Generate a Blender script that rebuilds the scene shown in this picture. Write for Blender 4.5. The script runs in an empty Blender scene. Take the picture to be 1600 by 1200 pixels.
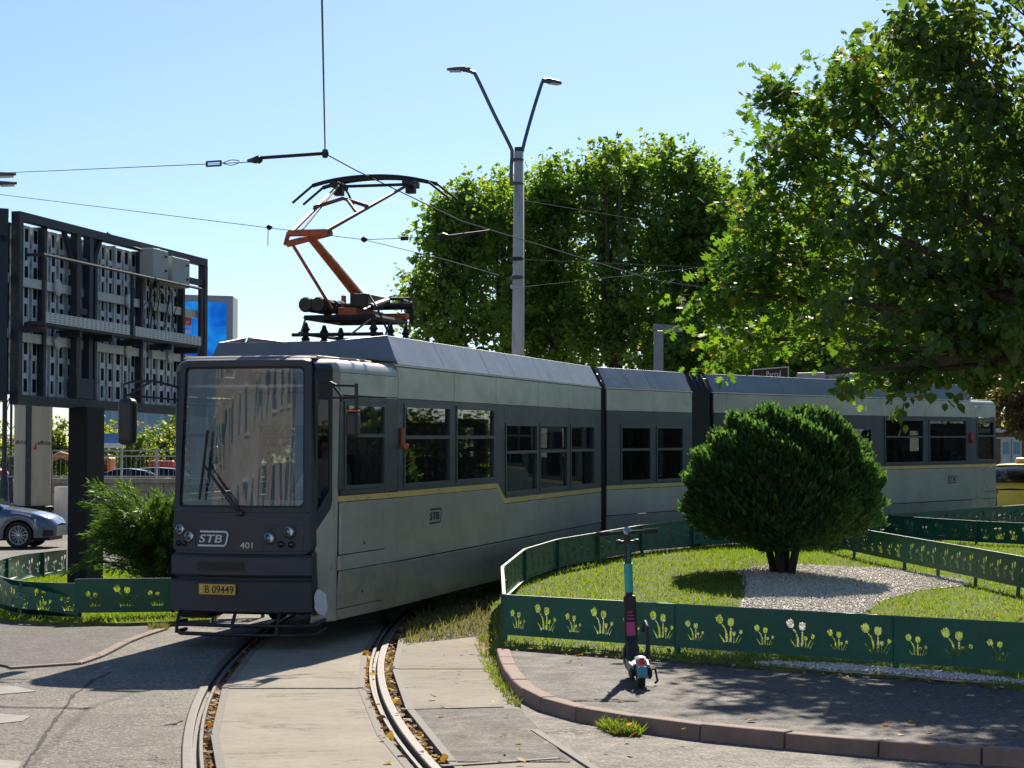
import bpy, math, random
import numpy as np
from mathutils import Vector, Matrix

random.seed(7)
rng = np.random.default_rng(11)
scene = bpy.context.scene
COL = scene.collection
PI = math.pi
R = math.radians

# ------------------------------------------------------------------ camera
FPX, CAMH, HORY = 3200.0, 1.95, 735.0          # focal length in photo pixels, eye height, horizon row
PITCH = math.atan((HORY - 600) / FPX)
cam_data = bpy.data.cameras.new('camera')
cam = bpy.data.objects.new('camera', cam_data)
COL.objects.link(cam)
cam_data.sensor_width = 36.0
cam_data.lens = 36.0 * FPX / 1600.0
cam_data.clip_start = 0.1
cam_data.clip_end = 6000
cam.location = (0, 0, CAMH)
cam.rotation_euler = (PI / 2 + PITCH, 0, 0)
scene.camera = cam

# ------------------------------------------------------------------ sky and sun
SUN_AZ, SUN_EL = R(9.4), R(37.0)               # azimuth measured from +Y towards +X
world = bpy.data.worlds.new('World')
scene.world = world
world.use_nodes = True
wn = world.node_tree
wn.nodes.clear()
sky = wn.nodes.new('ShaderNodeTexSky')
sky.sky_type = 'NISHITA'
sky.sun_disc = False
sky.sun_elevation = SUN_EL
sky.sun_rotation = SUN_AZ
sky.altitude = 100
sky.air_density = 1.0
sky.dust_density = 0.4
sky.ozone_density = 6.0
bg = wn.nodes.new('ShaderNodeBackground')
bg.inputs['Strength'].default_value = 0.080
wo = wn.nodes.new('ShaderNodeOutputWorld')
wn.links.new(sky.outputs[0], bg.inputs[0])
wn.links.new(bg.outputs[0], wo.inputs[0])

sun_data = bpy.data.lights.new('sun', 'SUN')
sun_data.energy = 5.0
sun_data.angle = R(0.53)
sun_data.color = (1.0, 0.90, 0.76)
sun = bpy.data.objects.new('sun', sun_data)
COL.objects.link(sun)
sdir = Vector((math.sin(SUN_AZ) * math.cos(SUN_EL), math.cos(SUN_AZ) * math.cos(SUN_EL), math.sin(SUN_EL)))
sun.rotation_euler = sdir.to_track_quat('Z', 'Y').to_euler()
sun.location = (10, 60, 50)

vs = scene.view_settings
vs.view_transform = 'Standard'
vs.look = 'None'
vs.exposure = 0.68
vs.gamma = 1.0
vs.use_curve_mapping = False
scene.cycles.max_bounces = 8
scene.cycles.transparent_max_bounces = 16
scene.cycles.use_denoising = True


# ------------------------------------------------------------------ helpers: terrain and surveying
def sm(x, a, b):
    t = min(1.0, max(0.0, (x - a) / (b - a)))
    return t * t * (3 - 2 * t)


def gz(X, Y):
    """height of the street: level near by, rising gently along the tram line"""
    return 0.0165 * min(40.0, max(0.0, Y - 22.0)) * sm(X, -6.0, -3.2)


def iz(X, Y):
    """height of the planted island"""
    return gz(X, Y) + 0.12 + 0.2 * min(1.0, max(0.0, (Y - 24) / 10.0)) * (1 - sm(X, 3.5, 6.0)) * sm(X, -2, 0)


def at(x, y, Y):
    """point at depth Y seen at photo pixel x, y"""
    a, b = (x - 800) / FPX, (600 - y) / FPX
    dy = math.cos(PITCH) - b * math.sin(PITCH)
    dz = math.sin(PITCH) + b * math.cos(PITCH)
    t = Y / dy
    return Vector((a * t, Y, CAMH + dz * t))


def G(x, y, dz=0.0, fn=None):
    """point of the ground under photo pixel x, y"""
    fn = fn or gz
    Y = 20.0
    for _ in range(40):
        X = (x - 800) / FPX * Y
        z = fn(X, Y) + dz
        v = (y - HORY) / FPX
        Y = 0.5 * Y + 0.5 * min(400.0, max(3.0, (CAMH - z) / max(v, 1e-4)))
    return Vector(((x - 800) / FPX * Y, Y, fn((x - 800) / FPX * Y, Y) + dz))


# ------------------------------------------------------------------ helpers: objects
ORG = {}


def tag(o, label=None, cat=None, group=None, kind=None):
    if label: o['label'] = label
    if cat: o['category'] = cat
    if group: o['group'] = group
    if kind: o['kind'] = kind
    return o


def thing(name, label, cat, loc=(0, 0, 0), rz=0.0, group=None, world=True):
    """an Empty at the base of a thing; parts built in world coordinates when world is set"""
    o = bpy.data.objects.new(name, None)
    o.empty_display_size = 0.2
    COL.objects.link(o)
    o.location = loc
    o.rotation_euler = (0, 0, rz)
    tag(o, label, cat, group)
    ORG[o.name] = Vector(loc) if world else Vector((0, 0, 0))
    return o


def link(name, me, parent=None, mat=None):
    o = bpy.data.objects.new(name, me)
    COL.objects.link(o)
    if mat is not None and len(me.materials) == 0:
        me.materials.append(mat)
    if parent is not None:
        o.parent = parent
        ORG[o.name] = ORG.get(parent.name, Vector((0, 0, 0)))
    else:
        ORG[o.name] = Vector((0, 0, 0))
    return o


class MB:
    """collects faces of one mesh"""
    def __init__(self, xf=None):
        self.v, self.f, self.xf = [], [], xf

    def add(self, pts):
        b = len(self.v)
        for p in pts:
            self.v.append(tuple(self.xf(*p)) if self.xf else tuple(p))
        return b

    def poly(self, pts):
        b = self.add(pts)
        self.f.append(tuple(range(b, b + len(pts))))
        return self

    def hexa(self, p):
        """p: 4 bottom points ccw, 4 top points ccw"""
        b = self.add(p)
        for q in ((3, 2, 1, 0), (4, 5, 6, 7), (0, 1, 5, 4), (1, 2, 6, 5), (2, 3, 7, 6), (3, 0, 4, 7)):
            self.f.append(tuple(b + i for i in q))
        return self

    def box(self, x0, x1, y0, y1, z0, z1):
        return self.hexa([(x0, y0, z0), (x1, y0, z0), (x1, y1, z0), (x0, y1, z0),
                          (x0, y0, z1), (x1, y0, z1), (x1, y1, z1), (x0, y1, z1)])

    def prism(self, pts, off):
        """pts: planar outline (3d), off: extrusion vector"""
        n = len(pts)
        b = self.add([tuple(p) for p in pts] + [tuple(Vector(p) + Vector(off)) for p in pts])
        self.f.append(tuple(b + i for i in reversed(range(n))))
        self.f.append(tuple(b + n + i for i in range(n)))
        for i in range(n):
            j = (i + 1) % n
            self.f.append((b + i, b + j, b + n + j, b + n + i))
        return self

    def tube(self, pts, r, seg=8, cap=True):
        pts = [Vector(p) for p in pts]
        rs = r if isinstance(r, (list, tuple)) else [r] * len(pts)
        b = len(self.v)
        up = None
        for i, p in enumerate(pts):
            if i == 0: t = pts[1] - p
            elif i == len(pts) - 1: t = p - pts[i - 1]
            else: t = (pts[i + 1] - p).normalized() + (p - pts[i - 1]).normalized()
            t = t.normalized() if t.length > 1e-9 else Vector((0, 0, 1))
            if up is None:
                up = Vector((0, 0, 1)) if abs(t.z) < 0.9 else Vector((1, 0, 0))
            a = t.cross(up)
            if a.length < 1e-5:
                a = t.cross(Vector((0.3, 1, 0.2)))
            a.normalize()
            c = a.cross(t).normalized()
            up = c
            self.add([p + (a * math.cos(2 * PI * k / seg) + c * math.sin(2 * PI * k / seg)) * rs[i] for k in range(seg)])
        for i in range(len(pts) - 1):
            for k in range(seg):
                k2 = (k + 1) % seg
                self.f.append((b + i * seg + k, b + i * seg + k2, b + (i + 1) * seg + k2, b + (i + 1) * seg + k))
        if cap:
            self.f.append(tuple(b + k for k in reversed(range(seg))))
            e = b + (len(pts) - 1) * seg
            self.f.append(tuple(e + k for k in range(seg)))
        return self

    def lathe(self, prof, c, axis=(0, 0, 1), seg=16, cap=True):
        """prof: list of (radius, distance along axis)"""
        ax = Vector(axis).normalized()
        a = ax.orthogonal().normalized()
        d = ax.cross(a)
        c = Vector(c)
        b = len(self.v)
        for (r, h) in prof:
            self.add([c + ax * h + (a * math.cos(2 * PI * k / seg) + d * math.sin(2 * PI * k / seg)) * max(r, 1e-4) for k in range(seg)])
        for i in range(len(prof) - 1):
            for k in range(seg):
                k2 = (k + 1) % seg
                self.f.append((b + i * seg + k, b + i * seg + k2, b + (i + 1) * seg + k2, b + (i + 1) * seg + k))
        if cap:
            self.f.append(tuple(b + k for k in reversed(range(seg))))
            e = b + (len(prof) - 1) * seg
            self.f.append(tuple(e + k for k in range(seg)))
        return self

    def grid(self, fn, us, vs):
        b = len(self.v)
        for u in us:
            self.add([fn(u, v) for v in vs])
        n = len(vs)
        for i in range(len(us) - 1):
            for j in range(n - 1):
                self.f.append((b + i * n + j, b + (i + 1) * n + j, b + (i + 1) * n + j + 1, b + i * n + j + 1))
        return self

    def mesh(self, name, org=(0, 0, 0)):
        me = bpy.data.meshes.new(name)
        ox, oy, oz = org
        me.from_pydata([(x - ox, y - oy, z - oz) for x, y, z in self.v], [], self.f)
        me.validate()
        me.update()
        return me

    def build(self, name, mat, parent=None, bevel=0.0, smooth=False, seg=2, weld=False):
        org = ORG.get(parent.name, (0, 0, 0)) if parent is not None else (0, 0, 0)
        me = self.mesh(name, org)
        fix_normals(me, weld)
        o = link(name, me, parent, mat)
        if smooth:
            me.shade_smooth()
        if bevel > 0:
            m = o.modifiers.new('bevel', 'BEVEL')
            m.width = bevel
            m.segments = seg
            m.limit_method = 'ANGLE'
            m.angle_limit = R(35)
            m.harden_normals = False
        return o


import bmesh
def fix_normals(me, weld=False):
    bm = bmesh.new()
    bm.from_mesh(me)
    if weld:
        bmesh.ops.remove_doubles(bm, verts=bm.verts, dist=1e-4)
    bmesh.ops.recalc_face_normals(bm, faces=bm.faces)
    bm.to_mesh(me)
    bm.free()


def smooth_angle(o, ang=40):
    """smooth shading that keeps edges sharper than ang"""
    me = o.data
    me.shade_smooth()
    bm = bmesh.new(); bm.from_mesh(me)
    for e in bm.edges:
        if len(e.link_faces) == 2 and e.calc_face_angle(0) > R(ang):
            e.smooth = False
    bm.to_mesh(me); bm.free()
    return o


def fast_mesh(name, V, F, smooth=False):
    """V (n,3) float, F (m,k) int, all faces with k corners"""
    V = np.asarray(V, dtype=np.float32); F = np.asarray(F, dtype=np.int32)
    m, k = F.shape
    me = bpy.data.meshes.new(name)
    me.vertices.add(len(V)); me.vertices.foreach_set('co', V.ravel())
    me.loops.add(m * k); me.loops.foreach_set('vertex_index', F.ravel())
    me.polygons.add(m)
    me.polygons.foreach_set('loop_start', np.arange(0, m * k, k, dtype=np.int32))
    me.polygons.foreach_set('loop_total', np.full(m, k, dtype=np.int32))
    me.update(calc_edges=True)
    me.validate()
    if smooth: me.shade_smooth()
    return me


def scatter(name, TV, TF, P, RX, RY, RZ, S):
    """copies of a small template: P positions, RX/RY/RZ the template axes per copy, S scales"""
    TV = np.asarray(TV, float); TF = np.asarray(TF, int)
    n, k = len(P), len(TV)
    S = np.asarray(S, float)
    if S.ndim == 1: S = np.repeat(S[:, None], 3, 1)
    V = (P[:, None, :] + (TV[None, :, 0, None] * S[:, None, 0, None]) * RX[:, None, :]
         + (TV[None, :, 1, None] * S[:, None, 1, None]) * RY[:, None, :]
         + (TV[None, :, 2, None] * S[:, None, 2, None]) * RZ[:, None, :])
    F = TF[None] + (np.arange(n) * k)[:, None, None]
    return fast_mesh(name, V.reshape(-1, 3), F.reshape(-1, TF.shape[1]))


def frames(D, roll=None):
    """orthonormal frames with Y axis along D (n,3) and random roll"""
    D = D / np.linalg.norm(D, axis=1, keepdims=True)
    n = len(D)
    h = rng.normal(size=(n, 3)) if roll is None else roll
    X = np.cross(D, h); X /= np.linalg.norm(X, axis=1, keepdims=True) + 1e-9
    Z = np.cross(X, D)
    return X, D, Z


def text_mesh(s, size=1.0, extrude=0.002, shear=0.0, offset=0.0, xscale=1.0):
    cu = bpy.data.curves.new('lettering', 'FONT')
    cu.body = s; cu.size = size; cu.extrude = extrude; cu.shear = shear; cu.offset = offset
    cu.align_x = 'CENTER'; cu.align_y = 'CENTER'; cu.resolution_u = 3
    o = bpy.data.objects.new('lettering', cu)
    COL.objects.link(o)
    dg = bpy.context.evaluated_depsgraph_get()
    me = bpy.data.meshes.new_from_object(o.evaluated_get(dg))
    bpy.data.objects.remove(o); bpy.data.curves.remove(cu)
    if xscale != 1.0:
        me.transform(Matrix.Diagonal((xscale, 1, 1, 1)))
    return me


def holed_mesh(outer, holes, thick):
    """flat sheet in the local XZ plane with real openings"""
    cu = bpy.data.curves.new('sheet', 'CURVE')
    cu.dimensions = '2D'; cu.fill_mode = 'BOTH'; cu.extrude = thick / 2
    for pl in [outer] + holes:
        sp = cu.splines.new('POLY')
        sp.points.add(len(pl) - 1)
        for q, (x, y) in zip(sp.points, pl):
            q.co = (x, y, 0, 1)
        sp.use_cyclic_u = True
    o = bpy.data.objects.new('sheet', cu)
    COL.objects.link(o)
    dg = bpy.context.evaluated_depsgraph_get()
    me = bpy.data.meshes.new_from_object(o.evaluated_get(dg))
    bpy.data.objects.remove(o); bpy.data.curves.remove(cu)
    me.transform(Matrix.Rotation(PI / 2, 4, 'X'))      # curve XY -> object XZ
    return me


# ------------------------------------------------------------------ helpers: materials
class NT:
    def __init__(self, name):
        self.m = bpy.data.materials.new(name)
        self.m.use_nodes = True
        self.t = self.m.node_tree
        self.t.nodes.clear()
        self.out = self.n('ShaderNodeOutputMaterial')
        self._pos = None

    def n(self, kind, **kw):
        nd = self.t.nodes.new(kind)
        for k, v in kw.items():
            setattr(nd, k, v)
        return nd

    def l(self, a, b):
        self.t.links.new(a, b)

    def pos(self):
        if self._pos is None:
            self._pos = self.n('ShaderNodeNewGeometry').outputs['Position']
        return self._pos

    def noise(self, scale, detail=4, rough=0.55, dist=0.0, vec=None, stretch=None):
        nd = self.n('ShaderNodeTexNoise')
        nd.inputs['Scale'].default_value = scale
        nd.inputs['Detail'].default_value = detail
        nd.inputs['Roughness'].default_value = rough
        nd.inputs['Distortion'].default_value = dist
        v = vec or self.pos()
        if stretch:
            mp = self.n('ShaderNodeMapping')
            mp.inputs['Scale'].default_value = stretch
            self.l(v, mp.inputs['Vector']); v = mp.outputs[0]
        self.l(v, nd.inputs['Vector'])
        return nd.outputs['Fac']

    def ramp(self, fac, stops):
        r = self.n('ShaderNodeValToRGB')
        e = r.color_ramp.elements
        while len(e) < len(stops): e.new(0.5)
        for el, (p, c) in zip(e, stops):
            el.position = p
            el.color = (c[0], c[1], c[2], 1) if isinstance(c, (tuple, list)) else (c, c, c, 1)
        self.l(fac, r.inputs[0])
        return r.outputs[0]

    def mix(self, fac, a, b, mode='MIX'):
        nd = self.n('ShaderNodeMix', data_type='RGBA', blend_type=mode)
        for sock, v in ((nd.inputs[0], fac), (nd.inputs[6], a), (nd.inputs[7], b)):
            if hasattr(v, 'is_linked') or hasattr(v, 'links'): self.l(v, sock)
            elif isinstance(v, (int, float)): sock.default_value = v
            else: sock.default_value = (v[0], v[1], v[2], 1)
        return nd.outputs[2]

    def math(self, op, a, b=0.0, clamp=False):
        nd = self.n('ShaderNodeMath', operation=op, use_clamp=clamp)
        for sock, v in ((nd.inputs[0], a), (nd.inputs[1], b)):
            if isinstance(v, (int, float)): sock.default_value = v
            else: self.l(v, sock)
        return nd.outputs[0]

    def bump(self, height, strength=0.3, dist=0.01):
        b = self.n('ShaderNodeBump')
        b.inputs['Strength'].default_value = strength
        b.inputs['Distance'].default_value = dist
        self.l(height, b.inputs['Height'])
        return b.outputs[0]

    def principled(self, color, rough=0.5, metal=0.0, spec=0.5, normal=None, coat=0.0):
        p = self.n('ShaderNodeBsdfPrincipled')
        for key, v in (('Base Color', color), ('Roughness', rough), ('Metallic', metal)):
            if isinstance(v, (int, float)):
                p.inputs[key].default_value = v
            elif isinstance(v, (tuple, list)):
                p.inputs[key].default_value = (v[0], v[1], v[2], 1)
            else:
                self.l(v, p.inputs[key])
        p.inputs['Specular IOR Level'].default_value = spec
        p.inputs['Coat Weight'].default_value = coat
        p.inputs['Coat Roughness'].default_value = 0.05
        if normal is not None: self.l(normal, p.inputs['Normal'])
        return p

    def finish(self, shader):
        self.l(shader, self.out.inputs['Surface'])
        return self.m


def mul(c, k):
    return tuple(min(1.0, x * k) for x in c)


def pmat(name, c, rough=0.5, metal=0.0, var=0.18, scale=6.0, fine=60.0, bump=0.0, bdist=0.004, spec=0.5, coat=0.0, dirt=None, stretch=None, rvar=0.1):
    """painted, moulded or cast surface with uneven colour, gloss and a little relief"""
    t = NT(name)
    a = t.noise(scale, 5, 0.6, stretch=stretch)
    b = t.noise(fine, 3, 0.6)
    col = t.ramp(a, [(0.3, mul(c, 1 - var)), (0.7, mul(c, 1 + var))])
    if dirt:
        msk = t.ramp(t.noise(scale * 2.3, 6, 0.65, stretch=stretch), [(0.52, 0.0), (0.72, 0.6)])
        col = t.mix(msk, col, dirt)
    rr = t.math('ADD', t.math('MULTIPLY', a, rvar * 2), rough - rvar, True)
    nr = t.bump(b, bump, bdist) if bump else None
    return t.finish(t.principled(col, rr, metal, spec, nr, coat).outputs[0])


def flatmat(name, c, rough=0.5, metal=0.0, spec=0.5, coat=0.0):
    t = NT(name)
    return t.finish(t.principled(tuple(c), rough, metal, spec, None, coat).outputs[0])


def leafmat(name, stops, trans=0.4, rough=0.45, tint=(3.7, 3.2, 0.7)):
    t = NT(name)
    rnd = t.n('ShaderNodeNewGeometry').outputs['Random Per Island']
    col = t.ramp(rnd, stops)
    p = t.principled(col, rough, 0, 0.3)
    tr = t.n('ShaderNodeBsdfTranslucent')
    t.l(t.mix(1.0, col, tint, 'MULTIPLY'), tr.inputs['Color'])
    mx = t.n('ShaderNodeMixShader')
    mx.inputs[0].default_value = trans
    t.l(p.outputs[0], mx.inputs[1]); t.l(tr.outputs[0], mx.inputs[2])
    return t.finish(mx.outputs[0])


def glassmat(name, tint=(0.45, 0.5, 0.5), ior=1.55, dusty=0.03, wav=0.0, wscale=2.0, stretch=None, dust_col=(0.5, 0.48, 0.44)):
    t = NT(name)
    tr = t.n('ShaderNodeBsdfTransparent'); tr.inputs[0].default_value = (*tint, 1)
    gl = t.n('ShaderNodeBsdfGlossy'); gl.inputs['Roughness'].default_value = 0.015
    gl.inputs['Color'].default_value = (0.95, 0.97, 1, 1)
    lw = t.n('ShaderNodeLayerWeight'); lw.inputs['Blend'].default_value = 0.5
    f0 = ((ior - 1) / (ior + 1)) ** 2
    frs = t.math('ADD', t.math('MULTIPLY', t.math('POWER', lw.outputs['Facing'], 5.0), 1 - f0), f0)
    if wav:
        nb = t.bump(t.noise(wscale, 2, 0.4, 0.6, stretch=stretch), wav, 0.02)
        t.l(nb, gl.inputs['Normal']); 
    mx = t.n('ShaderNodeMixShader')
    t.l(frs, mx.inputs[0]); t.l(tr.outputs[0], mx.inputs[1]); t.l(gl.outputs[0], mx.inputs[2])
    df = t.n('ShaderNodeBsdfDiffuse'); df.inputs[0].default_value = (*dust_col, 1)
    m2 = t.n('ShaderNodeMixShader')
    dm = t.ramp(t.noise(9, 5, 0.6, stretch=(1, 1, 0.12)), [(0.35, 0.0), (0.75, dusty * 2)])
    t.l(dm, m2.inputs[0]); t.l(mx.outputs[0], m2.inputs[1]); t.l(df.outputs[0], m2.inputs[2])
    return t.finish(m2.outputs[0])


def asphalt(name, c, patch=0.15, crack=0.5, warm=(1.05, 1.0, 0.92)):
    t = NT(name)
    ag = t.n('ShaderNodeTexVoronoi'); ag.inputs['Scale'].default_value = 52
    t.l(t.pos(), ag.inputs['Vector'])
    big = t.noise(0.45, 5, 0.6)
    mid = t.noise(3.5, 6, 0.7)
    fine = t.noise(140, 2, 0.5)
    base = t.ramp(big, [(0.3, mul(c, 1 - patch)), (0.7, mul(tuple(a * b for a, b in zip(c, warm)), 1 + patch))])
    col = t.mix(t.ramp(mid, [(0.35, 0.0), (0.75, 0.55)]), base, mul(c, 1.35))
    # single pale and dark stones of the aggregate
    sep = t.n('ShaderNodeSeparateColor'); t.l(ag.outputs['Color'], sep.inputs[0])
    st = t.ramp(sep.outputs[0], [(0.0, 0.35), (0.45, 0.75), (0.8, 1.2), (1.0, 2.3)])
    col = t.mix(0.75, col, t.mix(1.0, col, st, 'MULTIPLY'))
    # worn and oily patches with soft edges
    st2 = t.ramp(t.noise(1.1, 7, 0.68, 0.6), [(0.50, 0.0), (0.66, 0.55)])
    col = t.mix(st2, col, mul(c, 0.58))
    st3 = t.ramp(t.noise(0.8, 6, 0.7, 0.4, stretch=(1.4, .5, 1)), [(0.56, 0.0), (0.72, 0.5)])
    col = t.mix(st3, col, tuple(a * b for a, b in zip(mul(c, 1.45), (1.05, 1.0, .9))))
    # cracks
    cr = t.n('ShaderNodeTexVoronoi', feature='DISTANCE_TO_EDGE'); cr.inputs['Scale'].default_value = 0.55
    wv = t.n('ShaderNodeVectorMath', operation='ADD')
    nn = t.n('ShaderNodeTexNoise'); nn.inputs['Scale'].default_value = 2.5; nn.inputs['Detail'].default_value = 6
    t.l(t.pos(), nn.inputs['Vector'])
    t.l(t.pos(), wv.inputs[0]); t.l(nn.outputs['Color'], wv.inputs[1])
    t.l(wv.outputs[0], cr.inputs['Vector'])
    line = t.ramp(cr.outputs['Distance'], [(0.0, 1.0), (0.007, 0.0)])
    line = t.math('MULTIPLY', line, t.ramp(t.noise(0.6, 2), [(0.45, 0.0), (0.55, crack)]))
    col = t.mix(line, col, mul(c, 0.25))
    hgt = t.math('ADD', t.math('MULTIPLY', fine, 0.5), t.math('MULTIPLY', ag.outputs['Distance'], 0.6))
    hgt = t.math('SUBTRACT', hgt, t.math('MULTIPLY', line, 1.5))
    return t.finish(t.principled(col, t.ramp(mid, [(0.3, 0.72), (0.8, 0.95)]), 0, 0.3, t.bump(hgt, 0.8, 0.008)).outputs[0])


def concrete_mat(name, c, crack=0.85):
    t = NT(name)
    big = t.noise(0.9, 5, 0.6)
    mid = t.noise(7, 7, 0.7)
    col = t.ramp(big, [(0.3, mul(c, 0.86)), (0.7, mul(c, 1.12))])
    col = t.mix(t.ramp(mid, [(0.32, 0.5), (0.52, 0.0)]), col, mul(c, 0.6))
    col = t.mix(t.ramp(t.noise(1.6, 6, 0.7, 0.5), [(0.5, 0.0), (0.7, 0.5)]), col, mul(c, 0.66))
    spots = t.ramp(t.noise(26, 4, 0.65), [(0.60, 0.0), (0.70, 0.55)])
    col = t.mix(spots, col, mul(c, 0.45))
    # long chipped cracks across the slab
    crk = t.noise(1.3, 7, 0.66, 0.3, stretch=(0.8, 5.0, 1))
    line = t.math('MULTIPLY', t.ramp(crk, [(0.486, 0.0), (0.496, 1.0), (0.504, 1.0), (0.514, 0.0)]), t.ramp(t.noise(1.1, 3), [(0.53, 0.0), (0.60, crack)]))
    col = t.mix(line, col, mul(c, 0.2))
    hgt = t.math('SUBTRACT', t.noise(50, 4, 0.6), t.math('MULTIPLY', line, 2.0))
    return t.finish(t.principled(col, 0.85, 0, 0.3, t.bump(hgt, 0.4, 0.006)).outputs[0])


M = {}
M['road'] = asphalt('road_asphalt', (0.150, 0.138, 0.121), 0.24, 0.8)
M['walk'] = asphalt('pavement_asphalt', (0.086, 0.080, 0.075), 0.18, 0.25)
M['patch'] = asphalt('patch_asphalt', (0.085, 0.078, 0.068), 0.2, 0.4)
M['slab'] = concrete_mat('slab_concrete', (0.275, 0.24, 0.185))
M['slab_old'] = concrete_mat('old_concrete', (0.24, 0.208, 0.16), 0.9)
M['kerb'] = pmat('kerb_concrete', (0.235, 0.155, 0.125), 0.85, var=0.25, scale=3, bump=0.4, fine=80, dirt=(0.16, 0.12, 0.10))
M['soil'] = pmat('soil', (0.10, 0.075, 0.045), 0.95, var=0.35, scale=4, bump=0.8, fine=40, bdist=0.02, dirt=(0.17, 0.13, 0.075))
M['turf'] = pmat('turf_soil', (0.085, 0.11, 0.022), 0.95, var=0.4, scale=3, bump=0.8, fine=50, bdist=0.02, dirt=(0.15, 0.12, 0.05))
M['ballast'] = pmat('track_bed_soil', (0.06, 0.047, 0.035), 0.95, var=0.4, scale=12, bump=0.9, fine=70, bdist=0.02)
M['rail'] = pmat('rail_steel', (0.07, 0.064, 0.058), 0.6, 0.3, var=0.3, scale=5, fine=90, bump=0.15, dirt=(0.20, 0.13, 0.08))
M['steel_edge'] = pmat('slab_edge_steel', (0.125, 0.113, 0.096), 0.8, 0.0, var=0.35, scale=8, dirt=(0.2, 0.15, 0.11))
M['silver'] = None
# tram paint: uneven metallic panels with streaks of grime
def tram_paint(name, c, metal, rough, grime):
    t = NT(name)
    wav = t.noise(0.9, 3, 0.5, 0.4)
    streak = t.noise(1.6, 6, 0.62, 0.5, stretch=(.7, .7, 1.6))
    col = t.ramp(t.noise(1.3, 4, 0.6), [(0.3, mul(c, 0.9)), (0.7, mul(c, 1.1))])
    col = t.mix(t.ramp(streak, [(0.48, 0.0), (0.80, grime)]), col, (0.17, 0.16, 0.13))
    speck = t.ramp(t.noise(55, 3, 0.6), [(0.68, 0.0), (0.76, 0.35)])
    col = t.mix(speck, col, mul(c, 1.5))
    rr = t.math('ADD', t.math('MULTIPLY', streak, 0.25), rough - 0.1, True)
    hgt = t.math('ADD', t.math('MULTIPLY', wav, 3.0), t.math('MULTIPLY', t.noise(220, 2), 0.03))
    return t.finish(t.principled(col, rr, metal, 0.5, t.bump(hgt, 0.5, 0.02)).outputs[0])


M['black_matt'] = pmat('matt_black', (0.012, 0.012, 0.014), 0.8, var=0.25, spec=.15)
M['silver'] = tram_paint('tram_silver_paint', (0.43, 0.420, 0.378), 0.35, 0.33, 0.4)
M['silver_low'] = tram_paint('tram_skirt_paint', (0.39, 0.37, 0.315), 0.3, 0.36, 0.8)
M['dark'] = tram_paint('tram_charcoal_paint', (0.040, 0.048, 0.066), 0.05, 0.42, 0.06)
M['roofdark'] = tram_paint('tram_roof_paint', (0.215, 0.223, 0.232), 0.5, 0.36, 0.2)
M['frontdark'] = tram_paint('tram_front_paint', (0.028, 0.035, 0.047), 0.05, 0.46, 0.05)
M['cream'] = pmat('tram_cream_roof', (0.50, 0.46, 0.38), 0.55, var=0.12, dirt=(0.25, 0.22, 0.17))
M['stripe'] = pmat('stripe_yellow', (0.70, 0.50, 0.16), 0.5, var=0.1, scale=3, dirt=(0.36, 0.28, 0.14))
M['rubber'] = pmat('black_rubber', (0.018, 0.018, 0.02), 0.65, var=0.2)
M['black'] = pmat('black_plastic', (0.02, 0.021, 0.024), 0.45, var=0.25)
M['under'] = pmat('underframe_grime', (0.03, 0.027, 0.024), 0.8, var=0.3)
M['wframe'] = pmat('window_frame_grey', (0.060, 0.066, 0.076), 0.45, 0.15, var=0.15)
M['sideglass'] = glassmat('tram_window_glass', (0.24, 0.26, 0.26), 1.62, 0.02, 0.05, 1.1)
M['windshield'] = glassmat('windshield_glass', (0.74, 0.77, 0.77), 1.75, 0.10, 0.28, 3.2, (1, 1, 0.18))
M['clear'] = glassmat('lamp_glass', (0.85, 0.87, 0.9), 1.5, 0.0)
M['chrome'] = flatmat('chrome', (0.6, 0.6, 0.6), 0.12, 1.0)
M['white'] = pmat('white_paint', (0.72, 0.72, 0.70), 0.5, var=0.08, dirt=(0.45, 0.43, 0.4))
M['logo_white'] = flatmat('logo_white', (0.62, 0.66, 0.7), 0.5)
M['cream_ink'] = flatmat('number_cream', (0.62, 0.56, 0.44), 0.5)
M['logo_black'] = flatmat('logo_black', (0.012, 0.013, 0.018), 0.5)
M['plate'] = pmat('plate_yellow', (0.62, 0.40, 0.05), 0.45, var=0.08)
M['filler'] = pmat('white_filler', (0.62, 0.63, 0.64), 0.8, var=0.15, scale=15, bump=0.4)
M['pan_red'] = pmat('pantograph_red', (0.44, 0.10, 0.04), 0.55, var=0.35, scale=12, dirt=(0.10, 0.05, 0.035))
M['pan_dark'] = pmat('pantograph_black', (0.022, 0.022, 0.026), 0.55, 0.2, var=0.3)
M['pan_steel'] = pmat('pantograph_steel', (0.20, 0.18, 0.165), 0.5, 0.6, var=0.25, dirt=(0.16, 0.08, 0.05))
M['seat'] = pmat('seat_fabric', (0.03, 0.035, 0.06), 0.9, var=0.2)
M['interior'] = pmat('tram_interior', (0.42, 0.42, 0.40), 0.7, var=0.1)
M['amber'] = flatmat('amber_lens', (0.75, 0.13, 0.02), 0.25)
M['redlens'] = flatmat('red_lens', (0.6, 0.02, 0.02), 0.25)

# ------------------------------------------------------------------ ground, roads, track
def rowmesh(name, ys, left, right, zf, cols, mat, kind='structure', parent=None):
    """sheet between two curves X = left(Y), right(Y)"""
    V, F = [], []
    n = len(cols)
    for y in ys:
        a, b = left(y), right(y)
        for c in cols:
            x = a + (b - a) * c
            V.append((x, y, zf(x, y)))
    for i in range(len(ys) - 1):
        for j in range(n - 1):
            F.append((i * n + j, i * n + j + 1, (i + 1) * n + j + 1, (i + 1) * n + j))
    me = bpy.data.meshes.new(name); me.from_pydata(V, [], F); me.update()
    o = link(name, me, parent, mat)
    if kind and parent is None: o['kind'] = kind
    me.shade_smooth()
    return o


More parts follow.
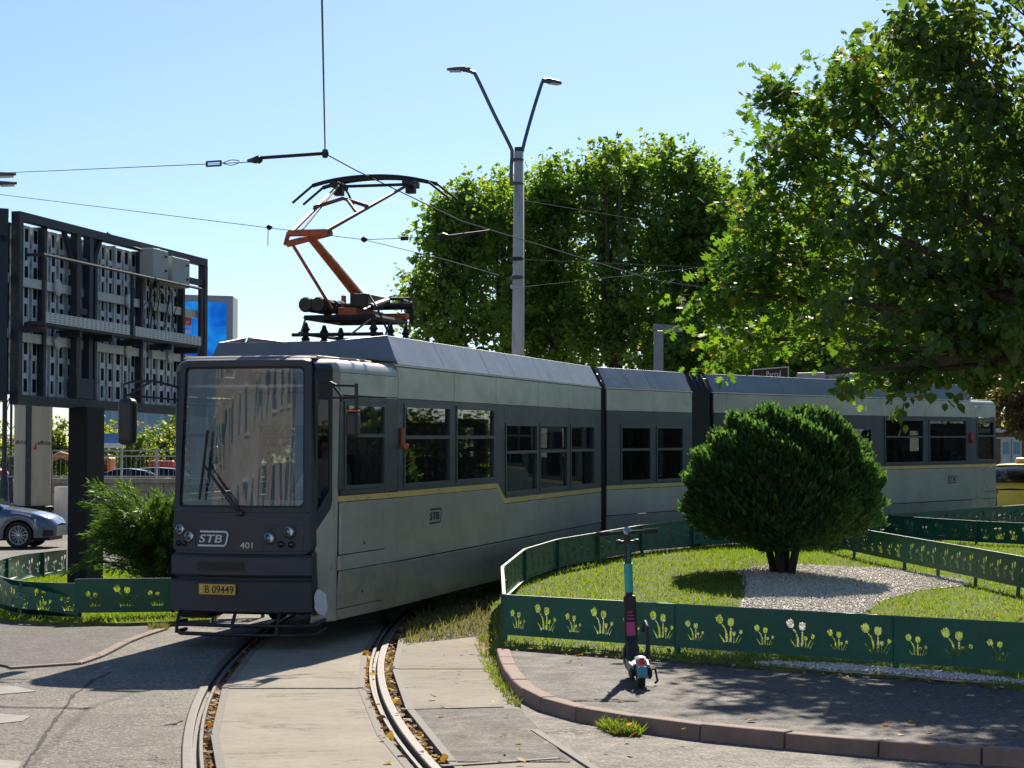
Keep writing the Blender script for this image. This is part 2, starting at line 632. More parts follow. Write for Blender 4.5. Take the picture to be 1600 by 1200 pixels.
# centre line of the track, integrated from its curvature
TRK = []
def _track():
    x, y, hd = -2.22, 24.1, 0.0
    back = []
    for i in range(140):
        back.append((x, y, hd)); hd -= 0.25 / 64.0
        x -= math.sin(hd) * 0.25; y -= math.cos(hd) * 0.25
    x, y, hd = -2.22, 24.1, 0.0
    fwd = []
    for i in range(170):
        fwd.append((x, y, hd))
        hd += 0.25 / (64.0 if i < 6 else 33.0) if i < 110 else 0
        x += math.sin(hd) * 0.25; y += math.cos(hd) * 0.25
    TRK.extend(list(reversed(back[1:])) + fwd)
_track()


def track_x(Y, off):
    """X at depth Y of the line offset sideways by off (right positive)"""
    best = None
    for (x, y, h) in TRK:
        px, py = x + off * math.cos(h), y - off * math.sin(h)
        d = abs(py - Y)
        if best is None or d < best[0]: best = (d, px + (Y - py) * math.tan(h))
    return best[1]


def lin(a, b, n):
    return [a + (b - a) * i / (n - 1) for i in range(n)]


far_y = [-400, -150, -60, -20] + lin(-8, 70, 157) + [76, 85, 100, 130, 180, 260, 400, 700, 1200, 2400]
wide_x = sorted(set([-2400, -1200, -600, -300, -150, -80, -45, -28, -18] + lin(-12, 16, 29) + [20, 28, 45, 80, 150, 300, 600, 1200, 2400]))
V, F = [], []
for y in far_y:
    for x in wide_x: V.append((x, y, gz(x, y) - 0.09))
n = len(wide_x)
for i in range(len(far_y) - 1):
    for j in range(n - 1): F.append((i * n + j, i * n + j + 1, (i + 1) * n + j + 1, (i + 1) * n + j))
me = bpy.data.meshes.new('ground'); me.from_pydata(V, [], F); me.update(); me.shade_smooth()
tag(link('ground', me, None, M['ballast']), kind='structure')

HG = 0.785                                          # half gauge as surveyed
ylo = [y for y in far_y if -20 <= y <= 70]
cl = [0, .0004, .001, .002, .004, .006, .008, .01, .013, .017, .022, .03, .05, .1, .2, .5, 1.0]
xl = {y: track_x(y, -HG - 0.055) for y in ylo}
xr = {y: track_x(y, HG + 0.17) for y in ylo}
rowmesh('road', ylo, lambda y: -700.0, lambda y: xl[y], gz, [1 - c for c in reversed(cl)], M['road'])
rowmesh('road', ylo, lambda y: xr[y], lambda y: 700.0, gz, cl, M['road'])
rowmesh('road', [70, 76, 85, 100, 130, 180, 260, 400, 700], lambda y: -700, lambda y: 700, gz, [0, .3, .45, .49, .495, .5, .505, .51, .55, .7, 1], M['road'])

track = bpy.data.objects.new('tram_track', None); COL.objects.link(track); track['kind'] = 'structure'
ORG[track.name] = Vector((0, 0, 0))


def sweep(name, prof, a, b, side, mat, parent, step=2):
    """profile (offset, z) swept along the track centre line at offset side"""
    V, F = [], []
    pts = [p for p in TRK if a <= p[1] <= b][::step]
    k = len(prof)
    for (x, y, h) in pts:
        for (o, z) in prof:
            X, Y = x + (side + o) * math.cos(h), y - (side + o) * math.sin(h)
            V.append((X, Y, gz(X, Y) + z))
    for i in range(len(pts) - 1):
        for j in range(k):
            j2 = (j + 1) % k
            F.append((i * k + j, i * k + j2, (i + 1) * k + j2, (i + 1) * k + j))
    me = bpy.data.meshes.new(name); me.from_pydata(V, [], F); me.update()
    fix_normals(me)
    return link(name, me, parent, mat)


# grooved rail: running head, groove, guard lip (mirrored for the other side)
def railprof(s):
    p = [(-0.050, -0.09), (-0.050, 0.010), (-0.042, 0.014), (0.014, 0.014), (0.022, 0.008), (0.022, -0.035),
         (0.066, -0.035), (0.066, 0.006), (0.072, 0.011), (0.094, 0.011), (0.098, 0.004), (0.098, -0.09)]
    return [(x * s, z) for x, z in p]
for s, nm in ((-1, 'rail'), (1, 'rail')):
    sweep(nm, railprof(-s), -8, 60, s * HG, M['rail'], track)

# concrete slabs between the rails, each with a steel edging
seams = [8.2, 11.75, 15.1, 18.4, 22.05, 25.6, 29.2]


def slab(y0, y1, o0, o1, top, mat, parent, edge_l=True, edge_r=True, pts=None):
    def P(off, y, z):
        X = track_x(y, off)
        return (X, y, gz(X, y) + z)
    m = MB()
    L0, L1 = P(o0, y0 + .012, 0), P(o0, y1 - .012, 0)
    R0, R1 = P(o1, y0 + .012, 0), P(o1, y1 - .012, 0)
    q = [Vector(L0), Vector(R0), Vector(R1), Vector(L1)]
    dn = Vector((0, 0, -0.085))
    m.hexa([p + dn for p in q] + [p + Vector((0, 0, top)) for p in q])
    o = m.build('concrete_slab', mat, parent, bevel=0.008)
    for flag, a, b, sg in ((edge_l, q[0], q[3], 1), (edge_r, q[1], q[2], -1)):
        if not flag: continue
        d = (b - a).normalized(); nrm = Vector((d.y, -d.x, 0)) * sg
        e = MB()
        w = nrm * 0.055
        z0, z1 = Vector((0, 0, -0.05)), Vector((0, 0, top + 0.004))
        o2 = nrm * -0.004
        e.hexa([a + o2 + z0, b + o2 + z0, b + w + z0, a + w + z0, a + o2 + z1, b + o2 + z1, b + w + z1, a + w + z1])
        e.build('steel_edge', M['steel_edge'], o)
    return o


for i in range(len(seams) - 1):
    slab(seams[i], seams[i + 1], -HG + 0.155, HG - 0.155, (0.004, 0.010, 0.0, 0.008, 0.003, 0.006)[i], M['slab'], track)


def flat_piece(name, px, top, thick, mat, parent, bevel=0.006, fn=None):
    """slab with its outline given by ground points"""
    pts = [Vector(p) for p in px]
    m = MB()
    m.prism([p + Vector((0, 0, top - thick)) for p in pts], (0, 0, thick))
    return m.build(name, mat, parent, bevel=bevel)


def roff(y, off):
    X = track_x(y, off)
    return Vector((X, y, gz(X, y)))


# slabs on the outer side of the right rail
def outer_slab(y0, y1, xa, xb, mat, top=0.012):
    L0, L1 = roff(y0 + .012, HG + 0.135), roff(y1 - .012, HG + 0.135)
    R0, R1 = Vector((xa, y0 + .012, gz(xa, y0))), Vector((xb, y1 - .012, gz(xb, y1)))
    o = flat_piece('concrete_slab', [L0, R0, R1, L1], top, 0.1, mat, track)
    d = (L1 - L0).normalized(); nr = Vector((d.y, -d.x, 0))
    e = MB(); z1 = Vector((0, 0, top + 0.004)); z0 = Vector((0, 0, -0.06))
    a, b, w = L0 - nr * 0.004, L1 - nr * 0.004, nr * 0.06
    e.hexa([a + z0, b + z0, b + w + z0, a + w + z0, a + z1, b + z1, b + w + z1, a + w + z1])
    e.build('steel_edge', M['steel_edge'], o)
    return o
pA = G(772, 1045); pB = G(830, 1107); pC = G(752, 992)
outer_slab(20.13, pC.y, pA.x, pC.x, M['slab_old'])
outer_slab(16.78, 20.13, pB.x - .12, pA.x, M['slab_old'], 0.008)
ps = outer_slab(13.75, 16.78, G(925, 1188).x - .15, G(835, 1135).x - .1, M['patch'], 0.010)
outer_slab(10.2, 13.75, 0.95, G(925, 1188).x - .15, M['slab_old'], 0.006)
# steel frame of the asphalt-filled slab
for a, b in ((G(690, 1196), G(872, 1184)), (G(835, 1140), G(935, 1204)), (G(628, 1108), G(786, 1104))):
    d = (b - a).normalized(); w = Vector((d.y, -d.x, 0)) * 0.03
    e = MB(); z0, z1 = Vector((0, 0, -0.05)), Vector((0, 0, 0.016))
    e.hexa([a - w + z0, b - w + z0, b + w + z0, a + w + z0, a - w + z1, b - w + z1, b + w + z1, a + w + z1])
    e.build('steel_edge', M['steel_edge'], ps)


def sheet(name, outline, zf, dz, mat, res=0.5, skirt=0.14, kind='structure', parent=None):
    """polygon of ground triangulated on a grid, with a turned-down rim"""
    bm = bmesh.new()
    vs_ = [bm.verts.new((p[0], p[1], 0)) for p in outline]
    f = bm.faces.new(vs_)
    if f.normal.z < 0: f.normal_flip()
    xs = [p[0] for p in outline]; ys = [p[1] for p in outline]
    for ax, lo, hi in (((1, 0, 0), min(xs), max(xs)), ((0, 1, 0), min(ys), max(ys))):
        k = lo + res
        while k < hi:
            bmesh.ops.bisect_plane(bm, geom=bm.verts[:] + bm.edges[:] + bm.faces[:], plane_co=[k * c for c in ax], plane_no=ax)
            k += res
    bm.normal_update()
    rim = [e for e in bm.edges if len(e.link_faces) == 1]
    for v in bm.verts: v.co.z = zf(v.co.x, v.co.y) + dz
    ex = bmesh.ops.extrude_edge_only(bm, edges=rim)
    for v in ex['geom']:
        if isinstance(v, bmesh.types.BMVert): v.co.z -= skirt
    bmesh.ops.recalc_face_normals(bm, faces=bm.faces)
    me = bpy.data.meshes.new(name); bm.to_mesh(me); bm.free()
    o = link(name, me, parent, mat)
    if parent is None: o['kind'] = kind
    return o


# raised pavement on the right, bounded by a kerb of red-brown stones
KERB = [(772, 992), (772, 1012), (777, 1042), (788, 1066), (806, 1088), (836, 1106), (880, 1120), (940, 1132), (1010, 1143), (1100, 1155), (1200, 1165), (1330, 1177), (1460, 1187), (1600, 1197), (1800, 1210), (2100, 1226)]
KW = [G(x, y) for x, y in KERB]
def resample(pts, step):
    out = [pts[0].copy()]; acc = 0.0
    for a, b in zip(pts, pts[1:]):
        L = (b - a).length; t = step - acc
        while t <= L:
            out.append(a + (b - a) * (t / L)); t += step
        acc = (acc + L) % step if L + acc >= step else acc + L
    return out
def catmull(pts, n=6):
    out = []
    P = [pts[0] * 2 - pts[1]] + pts + [pts[-1] * 2 - pts[-2]]
    for i in range(1, len(P) - 2):
        for k in range(n):
            t = k / n
            out.append(0.5 * ((2 * P[i]) + (P[i + 1] - P[i - 1]) * t + (2 * P[i - 1] - 5 * P[i] + 4 * P[i + 1] - P[i + 2]) * t * t + (3 * P[i] - P[i - 1] - 3 * P[i + 1] + P[i + 2]) * t ** 3))
    out.append(pts[-1])
    return out
KC = catmull(KW)
kerb_line = bpy.data.objects.new('kerb', None); COL.objects.link(kerb_line); kerb_line['kind'] = 'structure'; ORG[kerb_line.name] = Vector((0, 0, 0))
kpts = resample(KC, 0.72)
def kerb_stones(pts, width, height, parent, side=1, mat=None, jit=0.006):
    for i in range(len(pts) - 1):
        a, b = pts[i], pts[i + 1]
        def nrm(k):
            p, q = pts[max(0, k - 1)], pts[min(len(pts) - 1, k + 1)]
            d = (q - p); d.z = 0; d.normalize(); return Vector((-d.y, d.x, 0)) * side
        na, nb = nrm(i), nrm(i + 1)
        d = (b - a).normalized() * 0.005
        h = height + random.uniform(-jit, jit)
        a1, b1 = a + d, b - d
        m = MB()
        z0, z1 = Vector((0, 0, -0.12)), Vector((0, 0, h))
        m.hexa([a1 + z0, b1 + z0, b1 + nb * width + z0, a1 + na * width + z0, a1 + z1 + na * 0.015, b1 + z1 + nb * 0.015, b1 + nb * width + z1, a1 + na * width + z1])
        m.build('kerb_stone', mat or M['kerb'], parent, bevel=0.014, seg=2)
kerb_stones(kpts, 0.15, 0.115, kerb_line)

F1A, F1B = Vector((-0.10, 22.0, 0)), Vector((4.47, 17.9, 0))     # line of the front fence
fd = (F1B - F1A).normalized()
fn_ = Vector((fd.y, -fd.x, 0))                                  # towards the camera
def fline(s, off): return F1A + fd * s + fn_ * off
wavy = [fline(s, 0.42 + 0.07 * math.sin(s * 2.1) + 0.05 * math.sin(s * 5.3)) for s in lin(0.32, 13.0, 40)]
inner = [p + Vector((0.10, 0.06, 0)) for p in KC if p.y < wavy[0].y + 0.3]
right_x = 13.5
walk_out = [p for p in inner] + [Vector((right_x, inner[-1].y - 1.0, 0))] + [p for p in reversed(wavy)]
sheet('pavement', walk_out, gz, 0.100, M['walk'], 0.6)

# planted island: soil sheet with turf, white gravel
FB = [(782, 22.0), (783, 26.0), (818, 29.0), (870, 31.0), (933, 32.5), (1000, 34.5), (1080, 36.5), (1160, 38.2), (1270, 40.4), (1385, 43.0)]
FBW = [Vector(((x - 800) / FPX * Y, Y, 0)) for x, Y in FB]
FBW[0] = F1A.copy()
back_edge = [p + Vector((-0.12, 0.05, 0)) for p in FBW] + [Vector((12.25, 49.0, 0)), Vector((20, 58, 0)), Vector((40, 60, 0))]
isl = [p + fn_ * 0.02 for p in wavy] + [Vector((40, 8, 0))] + list(reversed(back_edge))
sheet('lawn', isl, iz, 0.0, M['turf'], 0.7)
# trodden strip of soil and grass between the track and the island
strip = [roff(y, HG + 0.17) for y in lin(22.6, 44, 22)] + [p + Vector((0.0, 0, 0)) for p in reversed(FBW[:-1])] + [KC[0] + Vector((0.06, .05, 0)), KC[1] + Vector((0.06, 0, 0)), G(752, 1010), G(752, 994)]
sheet('verge', strip, gz, 0.020, M['soil'], 0.7, 0.06)

# ---- left side: pavement, lawn and kerb strip
LF = [(-30, 972), (0, 973), (60, 977), (120, 979), (200, 980), (258, 978), (330, 974)]
left_front = [G(x, y) for x, y in LF]
left_isl = left_front + [Vector((-3.9, 30, 0)), Vector((-3.9, 36, 0)), Vector((-5.0, 39.3, 0)), Vector((-7.6, 38.6, 0)), Vector((-8.6, 36.5, 0)), Vector((-8.9, 32, 0)), Vector((-8.2, 28.0, 0))]
sheet('lawn', left_isl, lambda x, y: gz(x, y) + 0.06, 0.0, M['turf'], 0.8)
LK = [G(262, 984), G(215, 1000), G(180, 1018), G(150, 1032), G(120, 1039), G(60, 1043), G(0, 1045), G(-80, 1047)]
lk_pts = resample(catmull(LK, 5), 0.8)
left_pave = [p + Vector((0, 0.06, 0)) for p in lk_pts] + [left_front[0] + Vector((-2.5, 0, 0))] + left_front[:6]
sheet('pavement', left_pave, gz, 0.022, M['walk'], 0.7, 0.06)
lk = bpy.data.objects.new('kerb', None); COL.objects.link(lk); lk['kind'] = 'structure'; ORG[lk.name] = Vector((0, 0, 0))
kerb_stones(lk_pts, 0.12, 0.026, lk, side=-1, jit=0.0015)
M['crack'] = pmat('crack_dirt', (0.03, 0.027, 0.022), 0.95, var=.4)
for q in ([(118, 1083), (112, 1095), (96, 1115), (78, 1140), (62, 1166), (48, 1186), (36, 1204)], [(262, 1130), (278, 1128), (290, 1122)], [(118, 1083), (150, 1060), (180, 1046)]):
    pts = []
    for a, b in zip(q, q[1:]):
        for i in range(6): pts.append((a[0] + (b[0] - a[0]) * i / 6 + random.uniform(-1.5, 1.5), a[1] + (b[1] - a[1]) * i / 6 + random.uniform(-.8, .8)))
    m = MB()
    for a, b in zip(pts, pts[1:]):
        w_ = random.uniform(.006, .02); A_, B_ = G(a[0], a[1], .004), G(b[0], b[1], .004); d_ = (B_ - A_).normalized(); n_ = Vector((d_.y, -d_.x, 0)) * w_
        m.poly([A_ - n_, B_ - n_, B_ + n_, A_ + n_])
    tag(m.build('road_crack', M['crack']), kind='structure')

# faded zebra stripes on the road at the left edge
M['marking'] = pmat('worn_road_paint', (0.25, 0.235, 0.205), 0.8, var=0.3, scale=5, bump=0.3, dirt=(0.17, 0.16, 0.15))
for q in ([(-40, 1069), (28, 1070), (62, 1078), (-40, 1086)], [(-40, 1110), (52, 1116), (40, 1124), (-40, 1132)], [(-40, 1180), (40, 1186), (30, 1204), (-40, 1206)]):
    m = MB()
    P = [G(x, y, 0.004) for x, y in q]
    m.prism(P, (0, 0, 0.0015))
    tag(m.build('road_marking', M['marking']), kind='structure')
# ------------------------------------------------------------------ the tram
TB = 1.06                                           # half width
SLOPE = 0.0165
tram = thing('tram', 'long grey articulated tram with charcoal window band, yellow stripe and raised pantograph', 'tram', (-1.5, 26.0, gz(-1.5, 26.0)))


def section(P0, yaw):
    d = Vector((math.sin(yaw), math.cos(yaw), 0)); n_ = Vector((d.y, -d.x, 0))
    P0 = Vector((P0[0], P0[1], 0))
    def W(u, v, w):
        p = P0 + d * u + n_ * (v - TB)
        p.z = w + SLOPE * (p.y - 22.0)
        return p
    return W
W1 = section((-1.3622, 24.5), R(14.746))
W2 = section((1.655, 35.80), R(29.3))
W3 = section((3.5395, 39.073), R(37.70))
W3m = lambda u, v, w: W3(12.0 - (u if u > 0 else u * .84), v, w)            # rear car runs the other way round


def uvbox(W, u0, u1, v0, v1, w0, w1, m=None):
    m = m or MB()
    m.hexa([W(u0, v0, w0), W(u1, v0, w0), W(u1, v1, w0), W(u0, v1, w0), W(u0, v0, w1), W(u1, v0, w1), W(u1, v1, w1), W(u0, v1, w1)])
    return m


def side_poly(W, s, pts, mat, name, th=0.03, out=0.0, parent=None, bevel=0.003, lean=None):
    """panel on the car side; pts in (u, w)"""
    m = MB()
    f = (lambda w: lean(w)) if lean else (lambda w: 0.0)
    a = [W(u, s * (TB + out + f(w)), w) for u, w in pts]
    b = [W(u, s * (TB + out - th + f(w)), w) for u, w in pts]
    n = len(pts)
    k = m.add(a + b)
    m.f.append(tuple(range(k, k + n))); m.f.append(tuple(range(k + 2 * n - 1, k + n - 1, -1)))
    for i in range(n):
        j = (i + 1) % n
        m.f.append((k + i, k + j, k + n + j, k + n + i))
    return m.build(name, mat, parent or tram, bevel=bevel, seg=1)


GAP = 0.005
def rect(u0, u1, w0, w1, g=GAP):
    return [(u0 + g, w0 + g), (u1 - g, w0 + g), (u1 - g, w1 - g), (u0 + g, w1 - g)]


skirt_lean = lambda w: -0.05 * max(0.0, (0.83 - w) / 0.55)


def window(W, s, u0, u1, w0, w1, wt, detail=True):
    """framed window with a transom; its panes are sub-parts"""
    fw, dp = 0.045, 0.05
    m = MB()
    o, i_ = s * (TB + 0.012), s * (TB - dp)
    for a in ((u0, u1, w0, w0 + fw), (u0, u1, w1 - fw, w1), (u0, u0 + fw, w0 + fw, w1 - fw), (u1 - fw, u1, w0 + fw, w1 - fw), (u0 + fw, u1 - fw, wt - 0.022, wt + 0.022)):
        uvbox(W, a[0], a[1], i_, o, a[2], a[3], m)
    fr = m.build('window', M['wframe'], tram)
    for (a, b) in ((w0 + fw, wt - 0.022), (wt + 0.022, w1 - fw)):
        g = MB()
        tw = random.uniform(-0.004, 0.004); tv = random.uniform(-0.003, 0.003)
        q = s * (TB - 0.022)
        g.poly([W(u0 + fw, q + tw, a), W(u1 - fw, q - tw, a), W(u1 - fw, q - tw + tv, b), W(u0 + fw, q + tw + tv, b)])
        g.build('pane', M['sideglass'], fr)
    return fr


def surround(W, s, u0, u1, w0, w1, hu0, hu1, hw0, hw1):
    m = MB()
    g = GAP * 0.4
    a, b = s * (TB - 0.03), s * TB
    for q in ((u0 + g, hu0, w0, w1), (hu1, u1 - g, w0, w1), (hu0, hu1, w0, hw0), (hu0, hu1, hw1, w1)):
        if q[1] - q[0] > 1e-3 and q[3] - q[2] > 1e-3: uvbox(W, q[0], q[1], a, b, q[2], q[3], m)
    return m.build('window_surround', M['dark'], tram)


def long_side(W, s):
    """side of a front or rear car, u from the cab bend backwards"""
    END = 11.42
    for u0, u1 in ((0, 2.38), (2.38, 4.47), (4.47, 6.93), (6.93, 8.96), (8.96, 10.95), (10.95, END)):
        side_poly(W, s, rect(u0, u1, 2.765, 3.15), M['silver'], 'upper_panel')
    hi = ((0.0, 2.33, 0.22, 2.20), (2.33, 4.50, 2.46, 4.37))
    for a, b, c, d in hi:
        surround(W, s, a, b, 1.66, 2.765, c, d, 1.70, 2.715)
        window(W, s, c, d, 1.70, 2.715, 2.305)
    side_poly(W, s, [(4.50, 1.66), (4.56, 1.655), (4.92, 1.435), (4.92, 2.765), (4.50, 2.765)], M['dark'], 'window_surround')
    for a, b, c, d in ((4.92, 6.92, 4.97, 6.84), (6.92, 8.96, 7.02, 8.86), (8.96, 10.95, 9.08, 10.86)):
        surround(W, s, a, b, 1.435, 2.765, c, d, 1.475, 2.515)
        window(W, s, c, d, 1.475, 2.515, 2.085)
    side_poly(W, s, rect(10.95, END, 1.435, 2.765), M['dark'], 'window_surround')
    side_poly(W, s, [(0.0, 1.587), (4.52, 1.587), (4.93, 1.358), (END, 1.358), (END, 1.432), (4.96, 1.432), (4.55, 1.657), (0.0, 1.657)], M['stripe'], 'stripe', out=0.002)
    for u0, u1 in ((0, 2.42), (2.42, 4.48)):
        side_poly(W, s, rect(u0, u1, 0.825, 1.585), M['silver'], 'side_panel')
    side_poly(W, s, [(4.485, 0.83), (5.02, 0.83), (5.02, 1.353), (4.93, 1.353), (4.52, 1.58), (4.485, 1.58)], M['silver'], 'side_panel')
    for u0, u1 in ((5.025, 7.03), (7.03, 9.05), (9.05, 11.03), (11.03, END)):
        side_poly(W, s, rect(u0, u1, 0.825, 1.353), M['silver'], 'side_panel')
    for u0, u1 in ((0, 0.38), (0.38, 2.42), (2.42, 4.48), (4.48, 7.03), (7.03, 9.05), (9.05, END)):
        side_poly(W, s, rect(u0, u1, 0.275, 0.818), M['silver_low'], 'skirt_panel', lean=skirt_lean)
    # drip rail under the roof fairing
    m = uvbox(W, 0.0, END, s * (TB - 0.06), s * (TB + 0.012), 3.155, 3.178)
    m.build('drip_rail', M['white'], tram)


def logo(parent, P, ex, ey, en, mat, wdt, hgt, name='emblem'):
    """S T B lettering inside two bars that join on the right"""
    me = text_mesh('STB', 1.0, 0.003, 0.18, 0.012)
    xs = [v.co.x for v in me.vertices]; ys = [v.co.y for v in me.vertices]
    cx, cy, sx, sy = (min(xs) + max(xs)) / 2, (min(ys) + max(ys)) / 2, max(xs) - min(xs), max(ys) - min(ys)
    V, F = [], []
    for v in me.vertices:
        a = (v.co.x - cx) / sx * wdt * 0.80 - wdt * 0.06; b = (v.co.y - cy) / sy * hgt * 0.52
        V.append(P + ex * a + ey * b + en * (0.004 + v.co.z))
    for p in me.polygons: F.append(tuple(p.vertices))
    # bars
    t = hgt * 0.115
    def strip(path):
        k = len(V)
        for i, (x, y) in enumerate(path):
            if i == 0: d = Vector(path[1]) - Vector(path[0])
            elif i == len(path) - 1: d = Vector(path[-1]) - Vector(path[-2])
            else: d = (Vector(path[i + 1]) - Vector(path[i])).normalized() + (Vector(path[i]) - Vector(path[i - 1])).normalized()
            d = Vector((d[0], d[1])).normalized(); nn = Vector((-d.y, d.x))
            for sg in (-1, 1):
                V.append(P + ex * (x + nn.x * t * sg * 0.5) + ey * (y + nn.y * t * sg * 0.5) + en * 0.006)
        for i in range(len(path) - 1):
            F.append((k + 2 * i, k + 2 * i + 2, k + 2 * i + 3, k + 2 * i + 1))
    h2, w2, r = hgt * 0.45, wdt * 0.5, hgt * 0.22
    path = [(-w2 * 0.86, h2)] + [(w2 - r + 0.04 * wdt + r * math.sin(a), h2 - r + r * math.cos(a)) for a in lin(0, PI / 2, 6)] + [(w2 - r * 0.1, -h2 + r + 0.0 * wdt)] + [(w2 - r - 0.02 * wdt + r * math.cos(a), -h2 + r - r * math.sin(a)) for a in lin(0.1, PI / 2, 6)] + [(-w2, -h2)]
    strip(path)
    bpy.data.meshes.remove(me)
    o0 = ORG[parent.name]
    m2 = bpy.data.meshes.new(name); m2.from_pydata([tuple(v - o0) for v in V], [], F); m2.update()
    return link(name, m2, parent, mat)


def lettering(parent, s, P, ex, ey, en, mat, wdt, hgt, name='lettering', offset=0.0, lift=0.003):
    me = text_mesh(s, 1.0, 0.001, 0.0, offset)
    xs = [v.co.x for v in me.vertices]; ys = [v.co.y for v in me.vertices]
    cx, cy, sx, sy = (min(xs) + max(xs)) / 2, (min(ys) + max(ys)) / 2, max(xs) - min(xs), max(ys) - min(ys)
    o0 = ORG[parent.name]
    V = [tuple(P + ex * ((v.co.x - cx) / sx * wdt) + ey * ((v.co.y - cy) / sy * hgt) + en * (lift + v.co.z) - o0) for v in me.vertices]
    F = [tuple(p.vertices) for p in me.polygons]
    bpy.data.meshes.remove(me)
    m2 = bpy.data.meshes.new(name); m2.from_pydata(V, [], F); m2.update()
    return link(name, m2, parent, mat)


for W in (W1, W3m):
    for s in (1, -1): long_side(W, s)
# middle car
for s in (1, -1):
    for u0, u1 in ((0.0, 1.9), (1.9, 3.62)):
        side_poly(W2, s, rect(u0, u1, 2.765, 3.15), M['silver'], 'upper_panel')
        side_poly(W2, s, rect(u0, u1, 0.93, 1.383), M['silver'], 'side_panel')
        side_poly(W2, s, rect(u0, u1, 0.275, 0.925), M['silver_low'], 'skirt_panel', lean=skirt_lean)
    surround(W2, s, 0.0, 1.9, 1.455, 2.765, 0.55, 1.80, 1.49, 2.51); window(W2, s, 0.55, 1.80, 1.49, 2.51, 2.08)
    surround(W2, s, 1.9, 3.62, 1.455, 2.765, 2.02, 3.22, 1.49, 2.51); window(W2, s, 2.02, 3.22, 1.49, 2.51, 2.08)
    side_poly(W2, s, rect(0, 3.62, 1.385, 1.455, 0.001), M['stripe'], 'stripe', out=0.002)
    uvbox(W2, 0, 3.62, s * (TB - .06), s * (TB + .012), 3.155, 3.178).build('drip_rail', M['white'], tram)

# emblems on the side
def side_axes(W, u, w, s=1, flip=False):
    P = W(u, TB, w); ex = (W(u + 1, TB, w) - P).normalized(); ey = Vector((0, 0, 1)); en = ex.cross(ey).normalized()
    return P, ex, ey, en
P, ex, ey, en = side_axes(W1, 1.52, 1.31); logo(tram, P, ex, ey, en, M['logo_black'], 0.50, 0.19)
P, ex, ey, en = side_axes(W3, 10.97, 1.315); logo(tram, P, ex, ey, en, M['logo_black'], 0.50, 0.17)

# roofs, fairings, floors, ceilings
def roof_and_floor(W, u0, u1, f0, f1, panels):
    uvbox(W, u0, u1, -1.02, 1.02, 3.10, 3.20).build('roof', M['roofdark'], tram)
    uvbox(W, u0, u1, -1.02, 1.02, 0.84, 0.93).build('floor', M['under'], tram)
    uvbox(W, u0 + .05, u1 - .05, -1.0, 1.0, 2.80, 2.83).build('ceiling', M['interior'], tram)
    for s in (1, -1):
        for a, b in zip(panels, panels[1:]):
            m = MB(); g = 0.004
            q = [(a + g, 1.05, 3.185), (b - g, 1.05, 3.185), (b - g, 0.87, 3.535), (a + g, 0.87, 3.535)]
            i_ = [(a + g, 1.00, 3.185), (b - g, 1.00, 3.185), (b - g, 0.83, 3.52), (a + g, 0.83, 3.52)]
            m.hexa([W(u, s * v, w) for u, v, w in q] + [W(u, s * v, w) for u, v, w in i_])
            m.build('roof_fairing', M['roofdark'], tram, bevel=0.004, seg=1)
    uvbox(W, f0, f1, -0.85, 0.85, 3.205, 3.24).build('roof_deck', M['under'], tram)
roof_and_floor(W1, 0.0, 11.42, 0.2, 11.3, [0.02, 2.0, 4.15, 5.6, 7.2, 9.4, 11.42])
roof_and_floor(W2, 0.0, 3.62, 0.1, 3.5, [0.0, 1.85, 3.62])
roof_and_floor(W3, 0.58, 12.0, 0.7, 11.8, [0.58, 3.3, 6.2, 9.0, 11.98])
# equipment boxes on the rear roof, seen between the branches
uvbox(W3, 6.4, 8.8, -0.45, 0.45, 3.24, 3.72).build('roof_box', M['cream'], tram, bevel=0.03)
uvbox(W3, 9.2, 10.6, -0.45, 0.45, 3.24, 3.68).build('roof_box', M['cream'], tram, bevel=0.03)

# fairing across the front of the roof
def front_fairing(W):
    pts = [(-0.05, -1.0), (-0.98, -0.93), (-0.98, 0.50), (-0.03, 1.045)]
    tops = [3.53, 3.425, 3.425, 3.535]
    for i in range(3):
        (u0, v0), (u1, v1) = pts[i], pts[i + 1]
        m = MB()
        a, b = W(u0, v0, 3.245), W(u1, v1, 3.215 if i == 2 else 3.245)
        k0 = 0.82 if i == 0 else 0.93
        c, d = W(u1 + .10, v1 * (0.86 if i == 2 else 0.95), tops[i + 1]), W(u0 + .10, v0 * 0.93, tops[i])
        nrm = (b - a).cross(d - a).normalized() * 0.025
        m.hexa([a, b, c, d, a - nrm, b - nrm, c - nrm, d - nrm])
        m.build('roof_fairing', M['roofdark'], tram, bevel=0.004, seg=1)
front_fairing(W1); front_fairing(W3m)


